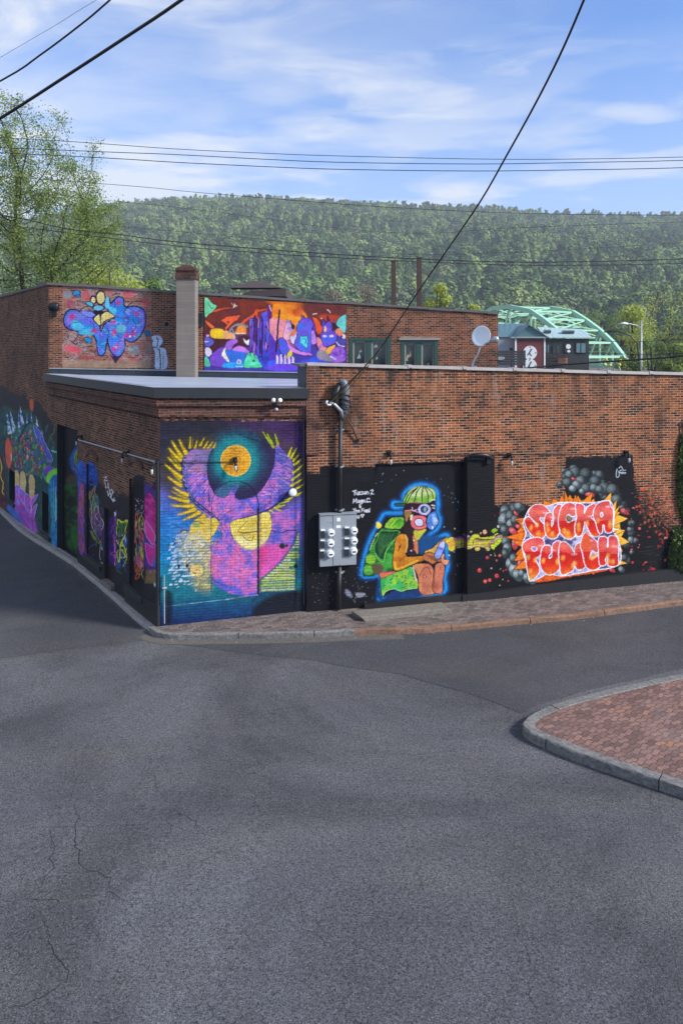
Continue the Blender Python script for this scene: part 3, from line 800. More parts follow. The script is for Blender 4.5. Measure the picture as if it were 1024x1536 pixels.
    for i in range(46):
        t_ = i / 45; p_ = crom([(420, 690), (388, 760), (382, 880), (385, 1010), (432, 1150), (520, 1290), (640, 1390), (760, 1480), (830, 1540)], False, 8)
        q = p_[int(t_ * (len(p_) - 1))]
        c.line([(q[0], q[1]), (q[0] + 34, q[1] + 30 + R.uniform(-10, 10))], [(140, 170, 220), (60, 90, 190), (200, 140, 210)][i % 3], 1.0, taper=0.7)
    feathers = [((360, 720), (240, 530)), ((418, 680), (335, 515)), ((470, 610), (475, 480)), ((535, 610), (560, 520)), ((600, 580), (650, 490)), ((650, 610), (700, 530)), ((700, 610), (762, 540)), ((770, 605), (800, 550)), ((345, 765), (200, 620)), ((340, 880), (195, 740)), ((350, 985), (150, 820)), ((350, 1090), (190, 985)), ((432, 1215), (260, 1120)), ((440, 1300), (205, 1235)), ((505, 1355), (240, 1350)), ((530, 1400), (315, 1468)), ((585, 1440), (385, 1535)), ((650, 1480), (540, 1540)), ((330, 830), (230, 700)), ((350, 1040), (225, 900)), ((420, 1255), (240, 1170))]
    for i, (a, b) in enumerate(feathers):
        w = 5.6 if a[1] > 660 else 2.6
        if i > 17: w = 3.6
        c.line([a, m_ if False else b], (150, 132, 30), w + 2.5, taper=0.5, soft=2.6, op=0.45)
        m = ((a[0] * 0.55 + b[0] * 0.45), (a[1] * 0.55 + b[1] * 0.45) + 6)
        c.line([a, m, b], (120, 100, 18), w + 1.2, taper=0.75, soft=1.2, op=0.8)
        c.line([a, m, b], (226, 188, 30) if i < 18 else (170, 150, 30), w, taper=0.8, soft=0.9)
    for (a, b) in [((385, 640), (372, 520)), ((500, 600), (510, 500)), ((585, 600), (600, 520))]:
        c.line([a, b], (120, 120, 40), 1.6, taper=0.8, soft=1)
    c.zoom(*Z2)
    for i, (a, b) in enumerate([((552, 555), (430, 380)), ((540, 520), (480, 400)), ((606, 522), (570, 400)), ((730, 660), (765, 560)), ((762, 680), (822, 570)), ((790, 715), (852, 640)), ((800, 765), (875, 700)), ((785, 862), (900, 765)), ((775, 942), (880, 860)), ((765, 1012), (895, 930)), ((800, 1062), (915, 990)), ((815, 1128), (905, 1080)), ((700, 1190), (790, 1135)), ((600, 1222), (735, 1195)), ((600, 1260), (680, 1240)), ((560, 1268), (645, 1312)), ((510, 1298), (562, 1330)), ((450, 1330), (520, 1360))]):
        c.line([a, b], (104, 104, 20), 4.8, taper=0.6, soft=1.2, op=0.7)
        c.line([a, ((a[0] + b[0]) / 2, (a[1] + b[1]) / 2 + 3), b], (206, 198, 34) if i > 2 else (168, 186, 30), 3.6, taper=0.7, soft=0.9)
    c.line([(170, 1405), (300, 1370), (400, 1335), (520, 1280), (600, 1222), (700, 1130), (760, 1040)], (38, 44, 110), 3.0, soft=1.0)
    for i in range(26):
        xx = 180 + i * 16; yy = 1400 - i * 7 - (i > 14) * (i - 14) * 6
        c.line([(xx, yy), (xx - 6, yy - 42)], (50, 70, 170), 0.9, taper=0.6)
    # golden heart
    c.zoom(*Z4)
    c.poly([(40, 240), (62, 172), (200, 135), (380, 90), (440, 62), (505, 66), (530, 150), (528, 280), (480, 395), (400, 465), (300, 508), (200, 488), (110, 410), (62, 330)], blend2((226, 196, 60), (232, 214, 120), 0.35, 3, 4), outline=(70, 66, 110), ow=1.0)
    c.poly([(90, 370), (200, 350), (350, 420), (480, 330), (440, 440), (300, 505), (190, 480)], (238, 226, 160), soft=5, op=0.8)
    for a in np.linspace(0, 1, 15):
        x0_ = 60 + a * 320; c.line([(x0_, 190 - a * 70), (x0_ + 26, 300 - a * 60), (x0_ + 10, 350)], (168, 128, 24), 0.7, op=0.7)
    c.line([(135, 290), (200, 310), (290, 300), (355, 290)], (60, 50, 40), 1.2); c.line([(180, 320), (220, 380), (290, 402), (320, 350)], (96, 76, 30), 1.0)
    c.line([(140, 280), (190, 220), (240, 170)], (110, 84, 24), 0.9)
    for k in range(5): c.line([(400, 200 + k * 50), (460, 205 + k * 50), (525, 200 + k * 45)], (170, 140, 60), 0.8, op=0.8)
    c.zoom(*Z3)
    c.poly([(740, 165), (800, 150), (842, 190), (830, 262), (742, 385)], (228, 198, 74), outline=(80, 60, 90), ow=0.7)
    c.poly([(500, 215), (600, 150), (690, 140), (735, 170), (735, 440), (600, 400), (500, 420), (470, 300)], blend2((224, 186, 44), (206, 190, 116), 0.3, 2, 4), soft=2)
    c.line([(610, 300), (612, 380), (735, 440)], (72, 58, 40), 1.0); c.line([(510, 220), (560, 185), (640, 220)], (60, 60, 50), 1.1)
    c.ell(555, 235, 48, 32, (120, 160, 100), op=0.8, soft=2)
    c.line([(500, 430), (540, 385), (600, 385), (700, 430), (760, 452), (850, 430), (880, 380), (850, 270)], (78, 56, 96), 1.0)
    c.line([(1024, 40), (930, 90), (880, 180), (880, 260), (920, 330)], (88, 52, 110), 0.9)
    c.line([(1024, 130), (950, 150), (922, 200), (935, 270), (1024, 400)], (88, 52, 110), 0.9)
    c.line([(735, 520), (695, 600), (700, 720), (740, 900), (820, 970), (960, 1020)], (76, 70, 160), 1.1)
    c.poly([(330, 340), (480, 320), (735, 430), (720, 700), (735, 1060), (560, 1060), (470, 900), (330, 640)], (186, 168, 90), soft=12, op=0.5)
    # little cat face block and brick dabs of light
    c.poly([(500, 730), (530, 750), (600, 740), (628, 760), (640, 850), (600, 880), (480, 880), (476, 800)], (226, 196, 118), smooth=False, soft=1)
    for q in ((560, 806), (588, 802)): c.ell(q[0], q[1], 7, 9, (40, 34, 40))
    c.line([(505, 835), (520, 850), (545, 850)], (40, 34, 40), 1.6)
    c.line([(168, 508), (210, 490), (262, 488), (300, 420), (330, 330), (400, 305), (470, 320)], (26, 34, 58), 1.2)
    c.line([(462, 440), (462, 880)], (18, 60, 110), 1.6)
    for i in range(430):
        v_ = R.uniform(0, 1); yy = 340 + v_ * 720
        lo = 300 - 60 * math.sin(v_ * 3.1) ; lo = lo if yy < 480 else 190
        xx = R.uniform(lo, 735)
        if 470 < xx < 650 and 725 < yy < 885: continue
        warm = (xx - 330) / 350 + 0.25 * R.normal()
        cc = (228, 204, 120) if warm > 0.5 else ((206, 216, 226) if R.random() < 0.7 else (150, 200, 230))
        if yy > 900 and R.random() < 0.5: continue
        if warm < 0 and R.random() < 0.5: continue
        l = R.uniform(14, 42)
        yy = round(yy / 37) * 37 + R.uniform(-6, 6)
        c.line([(xx, yy), (xx + l, yy - l * R.uniform(0.1, 0.5))], cc, R.uniform(0.9, 2.6), op=0.8, soft=0.8)
    for i in range(60):
        xx, yy = R.uniform(165, 330), R.uniform(130, 400); c.line([(xx, yy), (xx + R.uniform(20, 60), yy)], (90, 150, 220), 1.0, op=0.5)
    c.ell(328, 762, 17, 30, (14, 22, 34), soft=1); c.ell(432, 758, 20, 24, (14, 22, 34), soft=1)
    c.line([(160, 1276), (600, 1226), (1024, 1176)], (150, 190, 210), 0.7, op=0.8)
    c.poly([(160, 1090), (230, 1100), (250, 1200), (230, 1480), (160, 1490)], (14, 20, 30), soft=5, op=0.85)
    # right foot: lit bricks
    c.zoom(*Z4)
    c.line([(398, 855), (520, 760), (640, 640), (760, 480), (815, 350), (830, 290)], (60, 84, 150), 2.0, soft=1.2)
    c.poly([(390, 870), (640, 660), (790, 450), (845, 285), (860, 560), (800, 870), (805, 985), (390, 992)], blend2((60, 130, 130), (70, 120, 90), 0.2), soft=2.5)
    for k in range(24):
        yy = 300 + k * 30
        x0_ = np.interp(yy, [285, 450, 660, 870, 990], [840, 790, 640, 400, 392]) + 18
        x = x0_
        while x < (850 if yy < 620 else 800):
            l = R.uniform(40, 100)
            if yy > 860: l = 420
            if R.random() < 0.83 or yy > 860: c.line([(x, yy), (min(x + l, 850 if yy < 620 else 800), yy - (2 if yy < 860 else 20))], [(214, 206, 104), (196, 204, 80), (220, 212, 150)][R.integers(3)], 2.0 if yy < 860 or k % 2 else 1.2, smooth=False, op=0.9)
            x += l + 12
    for (ex, ey, er) in [(655, 465, 34), (708, 462, 17), (815, 705, 26)]: c.ell(ex, ey, er, er * 0.95, (26, 44, 44), soft=1.2)
    c.line([(538, 285), (600, 300), (655, 310), (700, 285), (820, 280)], (50, 30, 70), 1.3)
    # outline of the old arched doorway, its right jamb's shadow painted in as a dark line
    c.line([(372, -1100 + 1120), (372, 1035)], (30, 20, 46), 2.8, smooth=False, soft=0.8)
    c.line([(395, 0), (395, 1000)], (116, 70, 140), 0.7, smooth=False, op=0.8)
    c.line([(0, 1090), (380, 1042)], (176, 160, 200), 0.7, op=0.8)
    c.zoom(*Z0)
    c.line([(662, 1150), (662, 700), (660, 600), (630, 530), (585, 492), (530, 480), (470, 488), (420, 530), (388, 590), (382, 700), (382, 1130)], (36, 26, 60), 1.0)
    c.line([(662, 1150), (662, 700), (660, 610), (640, 545), (600, 500), (560, 484)], (30, 20, 46), 1.7)
    c.line([(480, 150), (520, 190), (600, 225), (700, 250)], (24, 22, 40), 0.9)

def paint_scuba(c):
    x, y = c.x, c.y
    c.c[:] = lin(BLK) * (0.8 + 0.4 * fbm(x * 0.05, y * 0.05, 3))[:, None]; c.a[:] = 1; c.flat[:] = np.where((x > 562) & (x < 691), 0.95, 0)
    paint_girl(c)
    paint_stream(c)
def paint_girl(c):
    R = np.random.default_rng(31)
    c.zoom(540, 710, 6.4)
    sil = [(20, 985), (40, 800), (100, 620), (160, 520), (230, 400), (300, 385), (420, 380), (420, 330), (330, 335), (325, 285), (420, 285), (420, 220), (470, 150), (560, 110), (660, 118), (740, 170), (755, 300), (750, 380), (775, 450), (750, 530), (690, 580), (640, 640), (720, 640), (800, 600), (850, 605), (830, 700), (850, 880), (820, 1000), (810, 1150), (560, 1180), (220, 1215), (190, 1180), (195, 1000)]
    c.line(sil, (10, 76, 150), 8, closed=True, soft=8, op=0.9)
    c.line(sil, (30, 150, 230), 4.0, closed=True, soft=4, op=0.95)
    c.poly([(560, 620), (700, 600), (800, 640), (620, 780), (560, 740)], (20, 72, 124), soft=5)
    K = (18, 18, 26)
    # shorts, legs
    c.poly([(190, 980), (215, 1210), (330, 1130), (430, 1140), (560, 1120), (620, 1180), (200, 1230)], (24, 58, 110), soft=3)
    c.poly([(205, 1000), (330, 960), (500, 900), (545, 1000), (560, 1110), (470, 1120), (400, 1140), (330, 1118), (260, 1140), (218, 1190)], blend2((54, 176, 90), (150, 196, 50), 0.12, 4, 4), outline=K, ow=1.0)
    for i in range(26): c.ell(R.uniform(230, 530), R.uniform(985, 1105), 7, 7, (20, 96, 60), op=0.9, keep=True)
    c.line([(222, 1180), (262, 1138), (330, 1116), (400, 1138), (470, 1118), (555, 1110)], (170, 220, 140), 0.8)
    c.poly([(520, 890), (600, 870), (690, 890), (720, 1000), (700, 1120), (720, 1165), (600, 1172), (566, 1100), (560, 1000)], blend2((196, 110, 82), (216, 140, 90), 0.1), outline=K, ow=1.0)
    c.poly([(600, 960), (640, 900), (690, 960), (680, 1090), (640, 1165), (600, 1165)], (186, 104, 84), soft=2, op=0.8)
    c.line([(580, 990), (600, 940), (640, 905), (670, 930), (690, 980)], K, 0.9); c.ell(627, 996, 15, 10, (214, 150, 90), outline=K, ow=0.7)
    c.poly([(722, 900), (750, 870), (800, 862), (818, 930), (800, 1060), (792, 1155), (730, 1160), (700, 1110), (706, 1000)], blend2((204, 118, 90), (180, 96, 78), 0.1, 6), outline=K, ow=1.0)
    c.line([(770, 905), (782, 940)], K, 0.8); c.line([(725, 915), (716, 1010), (712, 1100)], (90, 46, 40), 1.4, op=0.7)
    c.line([(515, 895), (535, 1000), (555, 1050)], (236, 190, 200), 1.6)
    # backpack
    c.poly([(235, 520), (290, 440), (350, 425), (428, 432), (430, 490), (390, 540), (330, 540), (280, 540)], blend2((60, 150, 40), (140, 190, 50), 0.15, 7, 4), outline=K, ow=1.2)
    c.line([(300, 520), (340, 460), (370, 440)], (190, 196, 60), 1.8, taper=0.6, soft=1)
    c.poly([(30, 970), (50, 830), (90, 740), (130, 640), (190, 560), (230, 530), (320, 545), (380, 555), (390, 640), (340, 760), (320, 940), (230, 960), (120, 985), (60, 985)], blend2((64, 160, 60), (30, 90, 40), 0.14, 9, 4), outline=K, ow=1.0)
    c.poly([(205, 560), (300, 560), (375, 560), (380, 600), (290, 680), (250, 760), (230, 835), (180, 810), (140, 740), (170, 640)], (24, 62, 36), outline=(84, 170, 80), ow=0.9)
    for i in range(10): c.line([(200 + i * 14, 580 + 8 * (i % 3)), (180 + i * 12, 680), (195 + i * 7, 800 - i * 12)], (70, 140, 70), 0.6, op=0.9)
    c.line([(145, 770), (180, 830), (235, 855), (250, 770), (300, 690), (385, 570)], (120, 196, 90), 0.9)
    c.poly([(60, 800), (100, 780), (140, 800), (150, 850), (100, 870), (60, 855)], (140, 196, 50), soft=2.5)
    c.poly([(40, 900), (90, 880), (130, 900), (120, 960), (45, 965)], (104, 190, 66), soft=2.5)
    c.line([(50, 860), (120, 885), (220, 890)], K, 1.0); c.line([(34, 955), (120, 955), (210, 965)], K, 1.0)
    c.poly([(110, 880), (220, 885), (215, 960), (140, 968)], (96, 84, 60), soft=2)
    c.line([(90, 740), (130, 640), (175, 580)], (200, 206, 80), 1.1)
    c.poly([(160, 480), (180, 470), (210, 500), (200, 530), (165, 530)], (244, 214, 60), soft=1.2); c.ell(178, 486, 9, 8, (250, 230, 150))
    c.poly([(195, 965), (330, 945), (330, 965), (230, 1010), (205, 1015)], (214, 120, 70), outline=K, ow=0.8); c.line([(200, 968), (320, 955)], (206, 84, 104), 2.2)
    # torso behind the arm, throat, hair
    c.poly([(440, 480), (520, 500), (600, 560), (560, 640), (560, 780), (480, 790), (430, 700)], (44, 26, 34), soft=1)
    c.poly([(520, 560), (580, 545), (640, 545), (600, 600), (570, 640), (540, 640)], (196, 190, 60), soft=1.5)
    c.poly([(510, 610), (545, 640), (560, 700), (560, 780), (530, 740), (520, 680)], (206, 130, 84), soft=1)
    c.line([(520, 600), (530, 690), (520, 740)], (214, 84, 60), 1.6, op=0.8); c.ell(520, 650, 9, 7, (240, 210, 180)); c.ell(495, 748, 8, 7, (230, 230, 240))
    c.poly([(420, 330), (520, 340), (510, 420), (470, 470), (480, 560), (430, 590), (425, 480)], (40, 26, 28), soft=1)
    c.poly([(432, 365), (470, 360), (500, 380), (470, 430), (450, 470), (436, 420)], (150, 112, 56), soft=1.2)
    # arms and hand
    arm = blend2((214, 146, 34), (186, 106, 30), 0.1, 5, 3)
    c.poly([(620, 760), (700, 720), (780, 650), (850, 620), (820, 680), (740, 760), (680, 800)], (204, 156, 70), outline=K, ow=0.9)
    c.poly([(345, 640), (375, 595), (430, 585), (465, 620), (470, 700), (450, 800), (600, 795), (640, 800), (640, 835), (520, 880), (430, 925), (370, 945), (325, 925), (315, 850), (330, 740)], arm, outline=K, ow=1.3)
    c.line([(440, 600), (458, 660), (448, 760)], (236, 200, 110), 1.6, soft=1.5, op=0.9)
    c.line([(340, 860), (350, 920), (420, 905), (560, 840)], (236, 196, 60), 2.2, soft=2, op=0.8)
    c.line([(385, 700), (375, 750)], K, 1.6); c.line([(400, 690), (385, 720)], K, 1.0); c.line([(440, 800), (380, 850)], (130, 70, 30), 1.4)
    c.poly([(610, 790), (650, 765), (700, 770), (760, 810), (790, 850), (740, 860), (700, 880), (650, 850), (612, 830)], (176, 106, 62), outline=K, ow=1.0)
    for k in range(3): c.line([(640 + k * 22, 790 + k * 4), (690 + k * 20, 830), (740 + k * 8, 852)], (90, 44, 36), 0.9)
    c.poly([(785, 790), (815, 780), (812, 830), (862, 838), (845, 880), (820, 886), (785, 850)], (226, 150, 110), outline=K, ow=0.8)
    c.poly([(720, 790), (760, 690), (790, 655), (820, 665), (815, 720), (780, 810), (760, 830), (725, 815)], (132, 156, 226), outline=K, ow=1.0)
    c.poly([(770, 690), (800, 660), (818, 680), (800, 720)], (206, 196, 236), soft=1); c.line([(748, 715), (790, 735)], (120, 60, 150), 1.8)
    # cap
    c.poly([(420, 285), (430, 235), (470, 175), (530, 140), (600, 130), (680, 140), (725, 180), (728, 250), (660, 290), (560, 300), (470, 320)], blend2((96, 160, 50), (150, 196, 80), 0.1, 6, 3), outline=K, ow=1.2)
    c.poly([(500, 150), (600, 135), (700, 160), (715, 200), (600, 220), (470, 230)], (222, 230, 170), soft=5, op=0.65)
    for (a, m, b) in [((560, 140), (500, 200), (450, 300)), ((585, 135), (545, 200), (520, 300)), ((610, 132), (600, 210), (600, 290)), ((625, 135), (655, 200), (660, 285)), ((640, 135), (695, 190), (710, 265)), ((540, 150), (470, 210), (432, 290))]:
        c.line([a, m, b], (30, 50, 20), 1.5)
    c.poly([(345, 292), (450, 292), (455, 318), (360, 322), (340, 308)], (40, 84, 70), outline=K, ow=1.0)
    c.poly([(440, 300), (520, 285), (590, 290), (560, 345), (500, 345), (440, 340)], (40, 22, 34), soft=1); c.line([(480, 285), (590, 290)], (180, 60, 110), 1.2, op=0.9)
    # mask, goggle, bubble of gum/air
    c.poly([(690, 380), (730, 370), (752, 430), (756, 480), (720, 540), (680, 550), (645, 500), (655, 420)], blend2((96, 150, 224), (60, 104, 190), 0.15, 6, 3), outline=K, ow=1.2)
    c.poly([(700, 400), (735, 430), (745, 470), (710, 500)], (150, 190, 240), soft=2.5); c.line([(735, 450), (752, 470), (735, 500)], (226, 150, 140), 1.2); c.ell(700, 525, 10, 14, (220, 230, 250))
    c.line([(670, 280), (700, 255), (725, 262)], (230, 224, 190), 1.1); c.line([(695, 310), (722, 315)], (236, 210, 180), 1.8); c.line([(700, 335), (722, 340)], (236, 190, 160), 1.5)
    c.line([(440, 362), (500, 358), (560, 380)], (236, 150, 170), 1.2); c.line([(505, 330), (512, 365), (545, 355)], (220, 170, 220), 1.4)
    c.ell(622, 352, 66, 58, (178, 168, 222), outline=K, ow=1.1); c.ell(620, 352, 48, 42, (226, 214, 240)); c.ell(620, 352, 40, 35, (24, 52, 96)); c.ell(628, 352, 15, 24, (130, 160, 160), soft=1.5)
    c.poly([(500, 430), (540, 405), (600, 410), (640, 430), (636, 480), (650, 520), (600, 545), (540, 545), (500, 520), (488, 480)], (222, 108, 112), outline=K, ow=1.3)
    c.poly([(528, 465), (545, 442), (600, 448), (614, 480), (605, 510), (560, 512), (532, 495)], (214, 214, 240), outline=(120, 30, 50), ow=1.3)
    c.poly([(488, 410), (515, 405), (500, 450), (488, 450)], (226, 214, 180), soft=1)
    for i in range(70):
        a = R.uniform(0, 6.28); rr = R.uniform(1.0, 1.18)
        c.ell(470 + 480 * rr * math.cos(a), 640 + 600 * rr * math.sin(a), R.uniform(2, 5), R.uniform(2, 5), (150, 190, 220), op=0.8)

def paint_stream(c):
    """paint blown from the nozzle, crossing the jamb and the pilaster"""
    c.zoom(640, 740, 6.4)
    K = (20, 20, 26)
    c.poly([(180, 465), (240, 430), (330, 440), (400, 430), (460, 430), (600, 440), (700, 400), (740, 420), (660, 470), (600, 500), (560, 505), (480, 488), (400, 510), (330, 530), (290, 515), (280, 545), (250, 565), (215, 550), (205, 500)], blend2((206, 190, 40), (150, 110, 120), 0.16, 4, 3), soft=1.5)
    c.line([(190, 470), (300, 480), (400, 470), (520, 460), (640, 445), (750, 400)], (226, 214, 50), 3.2, soft=1.5, op=.9)
    c.line([(290, 505), (400, 500), (500, 480)], (232, 206, 90), 2.0, soft=1.2, op=.9)
    c.poly([(182, 455), (240, 425), (270, 440), (285, 500), (275, 540), (245, 562), (215, 548), (205, 500)], blend2((216, 200, 40), (226, 170, 60), 0.2, 3), outline=K, ow=0.6)
    c.poly([(385, 460), (400, 410), (440, 380), (480, 385), (500, 410), (600, 400), (690, 380), (620, 425), (540, 430), (470, 420), (430, 430), (425, 480), (395, 485)], (206, 206, 50), outline=K, ow=0.6)
    c.poly([(595, 480), (650, 470), (700, 425), (760, 405), (720, 460), (660, 515), (620, 530), (596, 510)], (190, 208, 44), outline=K, ow=0.6)
    c.poly([(600, 345), (630, 325), (680, 350), (650, 372), (612, 368)], (150, 180, 50), outline=K, ow=0.6)
    c.line([(270, 450), (330, 430), (380, 450)], (170, 70, 150), 3, soft=2, op=0.8); c.line([(600, 450), (680, 420), (760, 380)], (170, 130, 160), 3.4, soft=2)
    c.line([(300, 525), (380, 520), (450, 492), (520, 500), (560, 520)], (226, 206, 120), 1.6)
    c.ell(537, 360, 20, 22, (232, 160, 110), outline=K, ow=0.6, hl=(250, 220, 180)); c.ell(467, 520, 22, 20, (226, 200, 90)); c.ell(565, 522, 18, 18, (226, 190, 120)); c.ell(500, 372, 9, 9, (226, 150, 100)); c.ell(376, 405, 16, 14, (200, 150, 200))
    for (a, b, r_, cc) in [(562, 605, 16, (170, 50, 60)), (698, 598, 13, (214, 90, 80)), (650, 598, 9, (220, 150, 120)), (668, 645, 9, (200, 110, 110)), (488, 727, 19, (214, 62, 62)), (600, 706, 8, (230, 200, 190)), (668, 792, 21, (196, 44, 52)), (541, 832, 17, (226, 80, 70)), (584, 822, 15, (216, 72, 60)), (643, 210, 10, (190, 60, 60)), (704, 194, 10, (190, 50, 50)), (222, 602, 8, (190, 180, 150)), (274, 346, 8, (150, 150, 110)), (408, 358, 8, (150, 140, 130)), (686, 318, 12, (240, 230, 220)), (758, 735, 9, (170, 40, 40)), (732, 746, 6, (200, 90, 80)), (780, 840, 9, (170, 50, 50)), (706, 727, 6, (180, 140, 80)), (634, 562, 6, (180, 190, 90)), (595, 578, 5, (200, 200, 160)), (175, 328, 5, (120, 190, 220)), (270, 570, 5, (160, 180, 190)), (696, 882, 6, (200, 160, 140)), (724, 826, 6, (190, 120, 90))]:
        c.ell(a, b, r_, r_, cc, soft=0.8, hl=tuple(min(255, v + 60) for v in cc))

LET = {
 'S': [(150, 150), (190, 115), (250, 112), (300, 148), (312, 180), (268, 215), (240, 215), (232, 240), (272, 290), (285, 330), (270, 380), (225, 400), (170, 375), (125, 310), (105, 250), (122, 222), (148, 222), (180, 262), (212, 300), (222, 288), (196, 255), (152, 212), (140, 180)],
 'U': [(285, 218), (325, 180), (348, 205), (336, 260), (340, 300), (354, 290), (365, 230), (362, 165), (395, 112), (428, 125), (420, 200), (405, 270), (410, 330), (385, 385), (345, 402), (305, 380), (288, 330)],
 'C': [(420, 180), (440, 125), (485, 98), (535, 102), (562, 145), (553, 195), (522, 206), (503, 192), (480, 195), (468, 230), (480, 262), (505, 264), (525, 250), (562, 252), (562, 320), (540, 385), (490, 400), (440, 370), (415, 300), (410, 240)],
 'K': [(565, 110), (605, 105), (635, 130), (628, 182), (642, 185), (670, 130), (720, 105), (748, 125), (722, 170), (692, 215), (722, 250), (762, 310), (768, 365), (730, 382), (690, 350), (650, 262), (634, 262), (625, 330), (600, 377), (570, 370), (558, 300), (575, 220)],
 'A': [(745, 122), (790, 90), (852, 80), (868, 120), (892, 170), (886, 250), (882, 335), (830, 345), (820, 288), (800, 285), (795, 350), (770, 340), (742, 250), (725, 195)],
 'P': [(85, 475), (120, 432), (190, 410), (242, 415), (267, 450), (262, 510), (228, 560), (190, 592), (207, 630), (227, 700), (160, 775), (140, 750), (122, 640), (112, 560), (92, 520)],
 'U2': [(270, 490), (322, 480), (335, 520), (314, 570), (325, 592), (346, 572), (350, 500), (362, 458), (408, 440), (420, 500), (410, 600), (416, 660), (370, 710), (320, 725), (265, 690), (244, 620), (250, 560)],
 'N': [(425, 460), (470, 452), (512, 490), (548, 545), (558, 480), (600, 452), (626, 470), (620, 540), (642, 650), (575, 680), (540, 610), (532, 685), (440, 725), (425, 650), (414, 560)],
 'C2': [(618, 430), (640, 372), (672, 385), (732, 430), (762, 480), (748, 532), (712, 512), (690, 540), (690, 580), (715, 592), (750, 568), (777, 590), (776, 650), (730, 682), (680, 675), (645, 630), (630, 550), (610, 480)],
 'H': [(770, 420), (815, 400), (842, 420), (836, 480), (854, 488), (860, 402), (905, 395), (932, 430), (936, 560), (932, 640), (855, 646), (850, 575), (826, 580), (825, 635), (784, 640), (774, 560)],
}
def smoke_blob(c, x, y, r, tone, rot=0.0, el=1.25):
    g = int(tone)
    c.ell(x, y, r * el * 1.12, r * 1.12, (14, 16, 20), rot, raw=True, soft=1.2, op=.8)
    c.ell(x, y, r * el, r, (int(g * 0.46), int(g * 0.54), int(g * 0.56)), rot, raw=True, soft=1.4, hl=(min(255, g + 36), min(255, g + 50), min(255, g + 52)))
def paint_black_field(c):
    """black coat on the lower part of the right-hand wall, its edge following the photo"""
    x, y = c.x, c.y
    edge = np.interp(x, [440, 479, 480, 561, 562, 562.5, 690, 695, 697, 738, 739, 795, 800, 847, 848, 948, 951, 965, 985, 1000, 1030, 1200],
                        [708, 708, 698, 699, 699, 695, 690, 690, 684, 684, 758, 757, 757, 757, 685, 681, 724, 736, 745, 762, 775, 790])
    rag = (fbm(x * 0.30, y * 0.9, 21) - 0.5) * np.where(x > 955, 74, 9) + (fbm(x * 0.9, y * 1.6, 22, 3) - 0.5) * np.where(x > 950, 40, 5)
    c.a = np.clip((y - edge + rag) / 1.2, 0, 1)
    pat = np.clip((y - edge) / 42 + (fbm(x * .35, y * 1.1, 23, 4) - .5) * 2.6 + .15, 0, 1)
    c.a = np.where(x > 952, np.clip(pat * np.clip((x - 952) / 10, 0, 1) + c.a * (1 - np.clip((x - 952) / 10, 0, 1)), 0, 1), c.a)
    c.c[:] = lin(BLK) * (0.65 + 0.7 * fbm(x * 0.06, y * 0.06, 5))[:, None]
    fl = (((x > 848) & (x < 950) & (y < 772)) | ((x > 562) & (x < 690)))
    c.flat[:] = np.where(fl, 0.95, np.where((x > 752) & (x < 952) & (y > 752), .72, 0.0))
